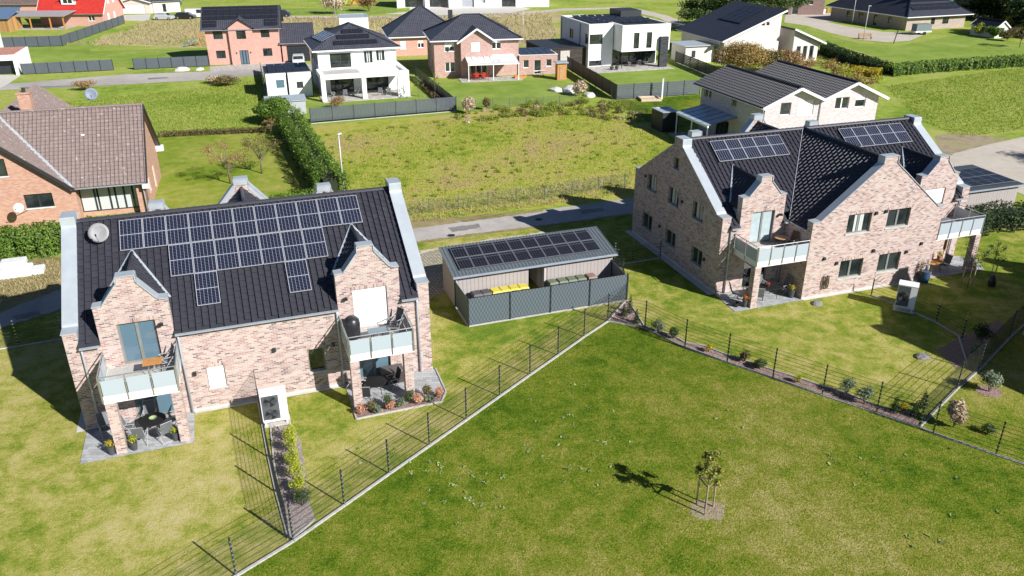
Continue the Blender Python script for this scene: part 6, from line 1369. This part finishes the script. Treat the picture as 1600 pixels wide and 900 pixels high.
def WS(u,v,z=0): return Vector((O_[0]+u*math.cos(yS)-v*math.sin(yS),O_[1]+u*math.sin(yS)+v*math.cos(yS),z))
WEAVE=N('slate_privacy_weave'); sep=WEAVE.n('SeparateXYZ',{0:WEAVE.uv()}); cx=WEAVE.math('FLOOR',WEAVE.math('DIVIDE',sep.outputs[0],.10)); cz=WEAVE.math('FLOOR',WEAVE.math('DIVIDE',sep.outputs[1],.20)); ck=WEAVE.math('MODULO',WEAVE.math('ABSOLUTE',WEAVE.math('ADD',cx,cz)),2.)
WEAVE=WEAVE.fin(WEAVE.mix(ck,(.060,.080,.095),(.105,.132,.152)),.6)
def screen_fence(label,pts,h,mat=None,base=.12,group=None,cat='fence',slats=None,post=True,kerb=True,th=.02,kerb_m=None,pm=None):
    "privacy fence: panels of woven strips or slats between posts"
    o=thing('privacy_fence',label,cat,(pts[0].x,pts[0].y,0),0,group); p0=pts[0]
    for i,p in enumerate(pts):
        q=pts[min(i+1,len(pts)-1)]; k=i if i<len(pts)-1 else i-1; a=math.atan2(pts[k+1].y-pts[k].y,pts[k+1].x-pts[k].x)
        if post: b=MB(); b.box(-.035,.035,-.05,.03,0,h+.05); b.build('post',pm or DARKF,o,loc=(p.x-p0.x,p.y-p0.y,0),rot=(0,0,a))
        if i<len(pts)-1:
            L=math.hypot(q.x-p.x,q.y-p.y); b=MB()
            if slats is None: b.box(.04,L-.04,-th/2,th/2,base,h); b.build('weave_panel',mat or WEAVE,o,loc=(p.x-p0.x,p.y-p0.y,0),rot=(0,0,a))
            elif slats=='v':
                n=int(L/.16)
                for j in range(n): b.box(.04+(L-.08)*j/n,.04+(L-.08)*(j+1)/n-.025,-.012+(.012 if j%2 else 0),.012+(.012 if j%2 else 0),base,h)
                sl=b.build('slats',mat,o,loc=(p.x-p0.x,p.y-p0.y,0),rot=(0,0,a)); sl['kind']='stuff'
            else:
                n=int((h-base)/.2)
                for j in range(n): b.box(.04,L-.04,-.012,.012,base+(h-base)*j/n,base+(h-base)*(j+1)/n-.03)
                sl=b.build('slats',mat,o,loc=(p.x-p0.x,p.y-p0.y,0),rot=(0,0,a)); sl['kind']='stuff'
            if kerb: b=MB(); b.box(0,L,-.06,.06,-.03,.06); b.build('kerb_board',kerb_m or CONC,o,loc=(p.x-p0.x,p.y-p0.y,0),rot=(0,0,a))
    return o
screen_fence('woven slate grey screen round the wheelie bins in front of the shed',[WS(.0,-.05),WS(.0,-2.67),WS(2.51,-2.67),WS(5.02,-2.67),WS(7.53,-2.67),WS(10.02,-2.67)],1.75)
screen_fence('short woven screen closing the right end of the bin store',[WS(10.02,-2.67),WS(10.25,-.1)],1.6)
sheet('bin_store_paving',[WS(.05,-2.6),WS(9.95,-2.6),WS(10.2,0),WS(.05,0)],.022,PAVE)
def bin_(label,p,rz,body,lid,group=None):
    o=thing('wheelie_bin',label,'bin',(p.x,p.y,.02),rz,group); b=MB(); b.tris([(-.22,-.25,.05),(.22,-.25,.05),(.22,.22,.05),(-.22,.22,.05),(-.28,-.34,.95),(.28,-.34,.95),(.28,.32,.95),(-.28,.32,.95)],[(3,2,1,0),(4,5,6,7),(0,1,5,4),(1,2,6,5),(2,3,7,6),(3,0,4,7)]); b.box(-.29,.29,-.35,.33,.90,.955); b.build('body',body,o)
    b=MB(); b.tris([(-.30,-.37,.96),(.30,-.37,.96),(.30,.36,.96),(-.30,.36,.96),(-.24,-.30,1.05),(.24,-.30,1.05),(.25,.32,1.07),(-.25,.32,1.07)],[(3,2,1,0),(4,5,6,7),(0,1,5,4),(1,2,6,5),(2,3,7,6),(3,0,4,7)]); b.build('lid',lid,o)
    b=MB(); b.tube([(-.2,.40,.98),(.2,.40,.98)],.018,6); b.build('handle',BLACK,o)
    for s in (-.24,.24): b=MB(); b.tube([(s-.03,.24,.1),(s+.03,.24,.1)],.1,10); b.build('wheel',BLACK,o)
    return o
YL=plain('yellow_bin_lid',(.62,.54,.07),.5); GL=plain('olive_bin_lid',(.13,.17,.11),.5); GB=plain('anthracite_bin',(.05,.055,.055),.55); BL=plain('black_bin_lid',(.07,.07,.08),.5); BRL=plain('brown_bin_lid',(.24,.15,.12),.5)
for u,l,m in ((1.14,'leftmost black lidded wheelie bin behind the woven screen',BL),(1.70,'second black lidded wheelie bin, next to the yellow ones',BL),(2.32,'first yellow lidded wheelie bin from the left',YL),(2.90,'second yellow lidded wheelie bin from the left',YL),(3.49,'third yellow lidded wheelie bin from the left',YL),(4.07,'yellow lidded wheelie bin nearest the shed opening',YL),
  (5.96,'green lidded wheelie bin nearest the shed opening',GL),(6.62,'second green lidded wheelie bin right of the opening',GL),(7.24,'third green lidded wheelie bin right of the opening',GL),(7.86,'fourth green lidded wheelie bin, beside the brown one',GL),(8.57,'brown lidded wheelie bin at the right end of the row',BRL)):
    bin_(l,WS(u,-.62),yS+R(180+random.uniform(-4,4)),GB,m,'wheelie bins in front of the shed')
SR=W('b',24.6,5.25); clad_shed('grey timber shed with flat solar roof behind the right brick house',(SR.x,SR.y),qB['a'],5.2,4.6,2.42,2.55,None,(-.1,.25,5,2,1.02,1.75))
for i,(l,m) in enumerate((('yellow lidded wheelie bin beside the far right shed',YL),('green lidded wheelie bin beside the far right shed',GL),('white bag beside the bins of the far right shed',WHITE))):
    bin_(l,W('b',30.3+i*.7,4.4-i*.3),qB['a'],GB,m)
# ---- privacy fences of the far gardens
SLAT=plain('slate_slat',(.085,.10,.12),.5,var=.08,sc_=1)
def along(p,q,n): return [p+(q-p)*i/n for i in range(n+1)]
screen_fence('long dark slatted privacy fence along the garden of the white villa',along(G(486,193.5),G(713,174),7),1.75,SLAT,.25,slats='v',kerb_m=CONCP)
screen_fence('dark panel fence between the villa and the brick house garden',along(G(713,174),G(649,120),7),1.5,DARKF,.1)
screen_fence('dark thin fence on the left side of the villa plot',along(G(425,190),G(408,112),8),1.3,DARK,.1)
screen_fence('left long dark fence beside the back road',along(G(36,117),G(178,110),7),1.6,SLAT,.1,kerb=False)
screen_fence('right dark fence beside the back road up to the salmon house',along(G(210,109),G(327,103.5),6),1.6,SLAT,.1,kerb=False)
screen_fence('grey fence in front of the red roofed house garden',along(G(4,75),G(98,72),5),1.8,SLAT,.1,kerb=False)
screen_fence('grey fence running diagonally behind the red roofed house',along(G(98,72),G(195,37),9),1.8,SLAT,.1,kerb=False)
screen_fence('grey slatted fence along the front of the white cubist house lawn',along(G(963,156),G(1093,147.5),5),1.9,SLAT,.1,slats='h',kerb=False)
screen_fence('dark fence between the brick house and the white cubist house',along(G(963,156),G(886,108),8),1.9,DARKF,.1,kerb=False)
screen_fence('dark slatted fence on the right of the white cubist house lawn',along(G(1055,97),G(1128,127),6),1.7,DARKF,.1,slats='h',kerb_m=CONCP)
screen_fence('green mesh covered fence behind the pale bungalow',along(G(256,14),G(284,8),2),1.6,plain('green_screen',(.05,.13,.10),.7),.1,kerb=False)
screen_fence('long green screen fence at the top right edge',along(G(1480,3),G(1530,1),2),2.2,plain('teal_screen',(.03,.12,.10),.7),.1,kerb=False)
mat_fence('wire_fence','thin garden fence at the lawn edge of the red brown brick house',along(G(716,172),G(900,163),7),1.2,kerb=False,mat=plain('grey_green_wire',(.06,.08,.07),.6))
mat_fence('wire_fence','wire fence round the play lawn by the sky tinted glass patio',[G(955,160),G(985,172),G(1010,185),G(1045,197)],1.1,kerb=False)
L_AUTG = leaf_mat('golden_brown_leaves', [(.2,(.14,.12,.03)),(.45,(.30,.21,.06)),(.8,(.45,.30,.12))])
# ---- hedges
def hedge(label,pts,w_,h,mat,n,size=.14,name='hedge',cat='hedge'):
    o=thing(name,label,cat,(pts[0].x,pts[0].y,0)); rgh=np.random.default_rng(len(label)); p0=np.array(pts[0][:2]); P=np.array([p[:2] for p in pts]); seg=np.linalg.norm(np.diff(P,axis=0),axis=1); cum=np.r_[0,np.cumsum(seg)]
    t=rgh.random(n)*cum[-1]; k=np.clip(np.searchsorted(cum,t)-1,0,len(seg)-1); f=((t-cum[k])/seg[k])[:,None]; C0=P[k]*(1-f)+P[k+1]*f; d=(P[k+1]-P[k])/seg[k][:,None]; nn=np.stack([-d[:,1],d[:,0]],1)
    bump_=1+.16*np.sin(t*1.9)+.11*np.sin(t*4.7+1)+.07*np.sin(t*9.1); ang=rgh.random(n)*np.pi*1.16-.08*np.pi; r=(.80+.24*rgh.random(n))
    sx=np.sign(np.cos(ang))*np.abs(np.cos(ang))**.6*w_/2*r*bump_; sz=np.maximum(.03,np.sign(np.sin(ang))*np.abs(np.sin(ang))**.55*h*r*(.92+.08*bump_)); low=rgh.random(n)<.45; sz=np.where(low,rgh.random(n)*h*.85,sz); sx=np.where(low,np.sign(sx)*w_/2*bump_*(.88+.2*rgh.random(n)),sx)
    XY=C0+nn*sx[:,None]-p0; dd=np.stack([nn[:,0]*np.sign(sx)*.7,nn[:,1]*np.sign(sx)*.7,.6+0*sx],1); leaves_at(np.column_stack([XY,sz]),dd,size,mat,o,'foliage',rgh)
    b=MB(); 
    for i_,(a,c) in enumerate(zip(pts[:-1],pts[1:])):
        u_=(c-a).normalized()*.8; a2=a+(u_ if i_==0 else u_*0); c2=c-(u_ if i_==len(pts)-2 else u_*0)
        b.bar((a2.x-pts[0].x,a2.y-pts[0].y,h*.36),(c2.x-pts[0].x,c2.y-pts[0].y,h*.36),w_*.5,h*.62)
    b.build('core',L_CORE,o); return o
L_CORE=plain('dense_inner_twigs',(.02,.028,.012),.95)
hl=[Vector((-40,50,0)),Vector((-34.2,52.0,0)),Vector((-30.2,53.2,0)),Vector((-27.2,54.2,0)),Vector((-23,57.2,0)),Vector((-18.5,60.6,0)),Vector((-15.2,62.8,0))]
hedge('big glossy laurel hedge in front of the orange brick house',hl[:4],2.6,1.9,L_HEDGE,16000,.17)
hedge('lower laurel hedge running behind the left brick house',hl[3:],1.7,1.25,L_HEDGE,12000,.15)
hedge('tall dense hedge between the orchard garden and the meadow',[Vector((-14.6,63.0,0)),Vector((-18.5,72.5,0)),Vector((-23.0,84.0,0)),Vector((-24.6,88.2,0))],2.3,2.6,L_HEDGE,22000,.18)
shrub('large round dark evergreen at the corner of the villa fence','bush',Vector((-26.6,90.0,0)),3.0,2.4,L_HEDGE,7000,.22,nclump=6,name='evergreen_bush')
hedge('low ragged hedge along the back of the orchard garden',gp((248,214),(330,210),(400,207),(425,205)),.7,.6,L_OLIVE,3500,.14)
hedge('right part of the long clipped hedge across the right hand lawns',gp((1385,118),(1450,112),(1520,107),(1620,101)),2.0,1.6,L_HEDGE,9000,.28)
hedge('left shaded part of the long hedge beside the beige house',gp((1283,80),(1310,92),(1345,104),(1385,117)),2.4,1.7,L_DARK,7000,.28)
shrub('tall golden brown bush mass between the beige house and the twin gabled house','bush',G(1160,114),4.4,4.2,L_AUTG,9000,.24,nclump=9,name='autumn_bush'); shrub('lower olive bush right of the tall golden brown one','bush',G(1200,112),3.2,2.6,L_OLIVE,4000,.24,nclump=7,name='autumn_bush')
shrub('reddish brown bush below the right wing of the beige house','bush',G(1232,106),2.6,2.6,L_AUT,2600,.24,nclump=6,name='autumn_bush')
hedge('yellow flowering weeds beside the clipped hedge',gp((1330,116),(1375,120)),2.4,1.2,L_GOLD,2200,.2)
hedge('small garden hedge strip with orange leaves between villa and brick house',gp((655,130),(700,172)),.8,.7,L_AUT,1200,.14)
hedge('dense dark shrubs below the shed at the right edge',[W('b',22.5,3.4),W('b',26,3.6),W('b',30,2.6)],2.2,1.8,L_DARK,6000,.16)
# ---- trees
def tree(label,p,h,r,mat,n=2500,size=.16,trunk=.14,crown0=.35,name='tree',cat='tree',group=None,nb=9,dens=.25,clump=.32):
    o=thing(name,label,cat,(p.x,p.y,0),random.uniform(0,6),group); b=MB(); b.tube([(0,0,0),(.06*h*.2,.03,h*.3),(.0,.05,h*.6),(.05,0,h*.85)],trunk,8,r1=trunk*.25); tr=b.build('trunk',BARK,o,smooth=True)
    cs=[];rs=[]; b=MB()
    for i in range(nb):
        a=i*2.399; z0=h*random.uniform(crown0*.75,.6); rr_=r*random.uniform(.45,.95); z1=h*random.uniform(crown0+.12,.93); z1=min(z1,h*(1-.25*rr_/r)); t=(rr_*math.cos(a),rr_*math.sin(a),z1)
        b.tube([(0,0,z0),(t[0]*.5,t[1]*.5,(z0+z1)/2+.04*h),t],trunk*.4,5,r1=trunk*.08); cs.append(t); rs.append((r*clump,r*clump,h*.12))
    b.build('limb',BARK,o); cs.append((0,0,h*.85)); rs.append((r*.4,r*.4,h*.14)); foliage('crown',cs,rs,n,size,mat,o,shell=dens); return o
tree('left of two thin autumn apple trees in the orchard garden',Vector((-24.6,67.8,0)),4.0,2.1,L_AUT,1100,.13,.09,nb=14)
tree('right of two thin autumn apple trees in the orchard garden',Vector((-22.7,70.8,0)),3.6,1.9,L_OLIVE,1300,.13,.09,nb=14)
tree('small rusty tree at the back corner of the orchard garden',G(425,212),2.0,.8,L_AUT,350,.12,.04)
tree('large leafy tree behind the beige house at the top edge',G(1130,46),9.5,8.,L_MID,20000,.42,.3,crown0=.08,nb=22,clump=.36)
tree('broad leafy tree right of the roof of the beige house',G(1212,36),8.5,5.5,L_MID,9000,.4,.25,crown0=.1,nb=16,clump=.36)
for i,(l,px,py,h,r,m) in enumerate((('big dark tree at the top right corner',1592,36,11,7.5,L_DARK),('second big dark tree left of the corner tree',1558,30,10,7.,L_DARK),('grey green tree beside the dark bungalow',1524,26,6.5,5,L_GREY),('dark round tree behind the greenhouse shed',1612,56,7,5,L_DARK))):
    tree(l,G(px,py),h,r,m,13000,.5,.3,crown0=-.08,nb=24,clump=.42)
for l,px,py,r,m in (('clipped golden green ball bush left of the greenhouse shed',1531,56,1.7,L_YEL),('round green ball bush in front of the greenhouse shed',1552,60,1.5,L_HEDGE),('ball bush at the right of the greenhouse shed',1573,64,1.4,L_OLIVE),('golden bush behind the greenhouse shed',1583,50,2.,L_GOLD)):
    shrub(l,'bush',(px,py),r*1.5,r,m,1500,.25,nclump=5)
tree('dark clipped standard tree at the right edge lawn',G(1593,74),3.6,1.7,L_OLIVE,1600,.22,.08)
for l,px,py,m in (('left sandy brown bushy ornamental grass beyond the dry field',522,22,L_STRAW),('right reddish bushy ornamental grass beyond the dry field',577,18,L_AUT),('straw bush at the corner of the villa fence',733,178,L_STRAW),('spiky grey bush in the rockery between the gardens',905,150,L_STRAW)):
    shrub(l,'bush',(px,py),2.0 if py>100 else 4.6,1.0 if py>100 else 3.2,m,900,.2 if py>100 else .4)
shrub('dark shrub against the thin garden fence','shrub',(760,172),1.6,.6,L_OLIVE,400,.15); shrub('dry orange shrub at the villa terrace','shrub',(527,170),1.5,1.1,L_AUT,700,.14)
for l,px,py in (('thin young tree on the villa lawn',655,157),('thin young tree by the villa fence',680,155)): sapling(l,G(px,py),3.2,L_HEDGE,260,.6,0,.14)
shrub('dry brown bush beside the back road above the chimney','bush',(134,141),1.3,1.6,L_AUT,600,.18); shrub('weedy brown bush left of the plot shadow','bush',(352,134),1.3,2.2,L_OLIVE,900,.2); shrub('straw coloured weeds beside the rubble by the back road','bush',(333,130),1.,1.6,L_STRAW,500,.2)
shrub('tall leafy bush by the rockery behind the white sheet','bush',(912,146),1.5,.9,L_MID,500,.16)
for l,px,py,r in (('pile of stones beside the back road left of the salmon house',285,110,.9),('small heap of pale rubble by the back road',312,109,.6),('white covered heap in the garden corner',869,142,.9),('grey rubble heap in the rockery',893,142,1.3),('white upright sheet in the rockery',921,150,.8)): rock(l,G(px,py),r,plain('pale_rubble',(.6,.58,.56),.9,var=.2,sc_=4))
# stacked white tarpaulin slabs by the laurel hedge
o=thing('wrapped_pallets','white wrapped building material stacked beside the laurel hedge','stack',G(28,430),.35)
b=MB()
for x0,x1,y0,y1,z0,z1 in ((-1.9,.9,-.6,.7,0,.55),(.92,1.6,-.5,.5,0,.4),(-.9,.6,-.1,.9,.552,.95)): b.box(x0,x1,y0,y1,z0,z1)
wr=b.build('wrapped_bundle',plain('creased_white_film',(.74,.75,.76),.35,var=.12,sc_=5),o); bmv=wr.modifiers.new('bevel','BEVEL'); bmv.width=.09; bmv.segments=2
# ---- lamps, cars, bits
lamp_post('white street lamp between the tall hedge and the left roof ridge',Vector((-14.0,64.3,0)),5.2,az=1.2)
for l,px,py,h in (('tall street lamp at the road bend on the far right, beside the bench',1348.8,63,6.),('street lamp in the shade left of the one by the bench',1331,38,6.5),('thin street lamp behind the brick house in the dry grass',817,70,6.),('street lamp right of the far track near the beige house',1060,35,7.),('street lamp post on the straw field behind the ornamental grass',524,26,6.5)): lamp_post(l,G(px,py),h)
o=thing('utility_post','short white post standing in front of the slatted fence','post',G(1034,155)); b=MB(); b.box(-.09,.09,-.09,.09,0,2.6); b.build('post_body',WHITE,o); b=MB(); b.box(-.12,.12,-.12,.12,2.6,2.66); b.build('cap',ZINC,o)
o=thing('garden_bench','wooden bench beside the street lamp on the corner lawn','bench',G(1351,61),-.1); b=MB()
for k in range(4): b.bar((-1.2,-.2+k*.14,.48),(1.2,-.2+k*.14,.48),.11,.04)
b.build('seat',WOOD,o); b=MB(); [b.bar((-1.2,.32,.62+k*.16),(1.2,.32,.62+k*.16),.04,.12) for k in range(3)]; b.build('backrest',WOOD,o); b=MB(); [b.bar((x,y,0),(x,y,.9 if y>0 else .47),.08) for x in (-1.1,1.1) for y in (-.2,.33)]; b.build('leg',BLACK,o)
def car(label,p,rz,col,L=4.3,Wd=1.78,H=1.48,name='parked_car',cat='car',van=False):
    o=thing(name,label,cat,(p.x,p.y,0),rz); l=L/2
    prof=[(-l,.35),(-l,.78),(-l+.12,.92),(-l+.35,1.0),(-l+.75,H),(.15*L,H),(.30*L,.98),(l-.25,.86),(l,.70),(l,.35),(l-.3,.2),(-l+.3,.2)] if not van else [(-l,.35),(-l,1.0),(-l+.05,H),(.26*L,H),(.38*L,1.05),(l-.1,.92),(l,.6),(l,.35),(l-.3,.2),(-l+.3,.2)]
    V=[];F=[];n=len(prof); ys=[-Wd/2,-Wd/2+.06,Wd/2-.06,Wd/2]
    for j,y in enumerate(ys):
        for x,z in prof:
            k=1.-.10*(z>1.0)*(1) ; sh=.97 if j in (0,3) else 1.; V.append((x*sh,y*(k if z>1. else 1.),z if j in (1,2) else .2+(z-.2)*.985))
    for j in range(3):
        for i in range(n): F.append((j*n+i,j*n+(i+1)%n,(j+1)*n+(i+1)%n,(j+1)*n+i))
    F.append(tuple(range(n))); F.append(tuple(range(4*n-1,3*n-1,-1)))
    m=MB(); m.tris(V,F); bo=m.build('body',col,o,smooth=False); bv=bo.modifiers.new('bevel','BEVEL'); bv.width=.05; bv.segments=2
    m=MB()
    for s in (-1,1):
        y=s*(Wd/2*.905); x0=-l+.55; x1=.27*L; pts=[(x0,1.02),(x0+.28,H-.09),(.13*L,H-.09),(x1-.08,1.02)] if not van else [(.02*L,1.05),(.02*L,H-.12),(.24*L,H-.12),(.34*L,1.08)]
        m.prism(pts,lambda a,d,z,s=s:(a,d*s,z),abs(y)+.0,abs(y)+.03)
    m.build('side_window',GLASS,o)
    m=MB(); a,b_=(.165*L,H-.06),(.285*L,1.02)
    if van: a,b_=(.27*L,H-.06),(.375*L,1.10)
    m.tris([(a[0]+.02,-Wd*.40,a[1]+.02),(a[0]+.02,Wd*.40,a[1]+.02),(b_[0]+.03,Wd*.43,b_[1]+.02),(b_[0]+.03,-Wd*.43,b_[1]+.02)],[(0,1,2,3)]); 
    if not van: m.tris([(-l+.70,-Wd*.40,H-.08),(-l+.70,Wd*.40,H-.08),(-l+.36,Wd*.42,1.04),(-l+.36,-Wd*.42,1.04)],[(0,1,2,3)])
    m.build('windscreen',GLASS,o,fix=False)
    for x in (-l*.62,l*.64):
        for s in (-1,1):
            m=MB(); m.tube([(x,s*(Wd/2-.2),.32),(x,s*(Wd/2+.01),.32)],.32,16); w1=m.build('wheel',BLACK,o); m=MB(); m.tube([(x,s*(Wd/2),.32),(x,s*(Wd/2+.025),.32)],.19,10); m.build('rim',STEEL,w1)
    for s in (-1,1): m=MB(); m.box(l-.06,l+.012,s*Wd*.36-.15,s*Wd*.36+.15,.62,.76); m.build('headlight',FROST,o); m=MB(); m.box(-l-.012,-l+.05,s*Wd*.38-.12,s*Wd*.38+.12,.68,.86); m.build('tail_light',RED,o)
    return o
def paint(n,c): return plain(n,c,.25,.15,.6,.03)
car('silver parked car beside the pale bungalow',G(257,31),-.05,paint('silver_paint',(.48,.50,.53)))
car('black parked car left of the salmon house roof',G(290,29.5),.0,paint('black_paint',(.02,.02,.025)),4.5,1.8,1.42)
car('white parked van half hidden behind the salmon house',G(309,27.5),.1,paint('white_car_paint',(.75,.75,.75)),5.0,1.9,1.95,'parked_van','van',True)
car('white car parked in front of the dark garage door',Vector((-33.2,128.9,0)),R(-77),paint('pearl_white_paint',(.75,.75,.73)))
car('dark blue car seen just right of the salmon house roof',G(440,26),.0,paint('navy_paint',(.03,.035,.05)))
car('white parked car on the street near the dark bungalow',G(1328,18),-.1,paint('white_car_paint2',(.72,.73,.75)),4.4)
car('blue grey parked car behind the white one on the right',G(1317,11),-.05,paint('pale_blue_paint',(.30,.36,.44)),4.4)
o=thing('box_trailer','grey covered box trailer parked before the tan bungalow','trailer',G(1438,54),.2); b=MB(); b.box(-1.7,1.7,-.8,.8,.5,.75); b.build('chassis',WHITE,o); b=MB(); b.box(-1.6,1.6,-.78,.78,.75,2.0); b.build('cover',plain('grey_tarp',(.15,.19,.19),.7),o); b=MB(); b.tube([(.2,-.95,.33),(.2,-.7,.33)],.33,14); b.tube([(.2,.95,.33),(.2,.7,.33)],.33,14); b.build('wheel',BLACK,o); b=MB(); b.bar((-1.7,0,.5),(-2.7,0,.45),.08); b.build('drawbar',BLACK,o)
o=thing('slide','blue slide with wooden tower left of the salmon house','slide',G(300,73),.2); b=MB(); b.tris([(-1.6,-.3,.1),(1.4,-.3,1.7),(1.4,.3,1.7),(-1.6,.3,.1),(-1.6,-.3,0),(1.4,-.3,1.6),(1.4,.3,1.6),(-1.6,.3,0)],[(0,1,2,3),(7,6,5,4),(0,4,5,1),(3,2,6,7),(0,3,7,4),(1,5,6,2)]); b.build('chute',plain('blue_slide',(.05,.20,.42),.4),o); b=MB(); [b.bar((x,y,0),(x,y,2.6),.1) for x in (1.4,2.6) for y in (-.6,.6)]; b.box(1.4,2.6,-.6,.6,1.6,1.7); b.build('tower',WOODO,o)
o=thing('sandpit','pale square wooden sandpit on the play lawn','sandpit',G(1015,156),.1); b=MB()
for a in ((-1.3,1.3,-1.0,-.8,0,.3),(-1.3,1.3,.8,1.0,0,.3),(-1.3,-1.1,-.799,.799,0,.3),(1.1,1.3,-.799,.799,0,.3)): b.box(*a)
b.build('frame',plain('pale_timber',(.60,.47,.32),.7),o); b=MB(); b.box(-1.09,1.09,-.79,.79,0,.15); b.build('sand',SAND,o)
for l,px,py,c in (('orange refuse bin beside the brown brick house',1293,20,WOODO),('white refuse bin beside the brown brick house',1287,22,WHITE)): bin_(l,G(px,py),0,c,c)
for l,px,py,c in (('red and yellow toy climbing frame on the far lawn',555,9,RED),('yellow toy house on the far lawn',547,6,YL)):
    o=thing('play_frame',l,'play frame',G(px,py)); b=MB(); [b.bar((x,y,0),(0,y,2.0),.15) for x in (-1.2,1.2) for y in (-.8,.8)]; b.build('frame',c,o); b=MB(); b.box(-.6,.6,-.8,.8,1.9,2.2); b.build('roof',c,o)
o=thing('pallet_sign_post','dark slender sign post on the corner lawn','post',G(1396,68)); b=MB(); b.bar((0,0,0),(.5,0,3.0),.12); b.build('post_body',BLACK,o)
tree('tree beyond the right edge shading the far right road',Vector((62,66,0)),9,5.5,L_MID,5000,.35,.25)
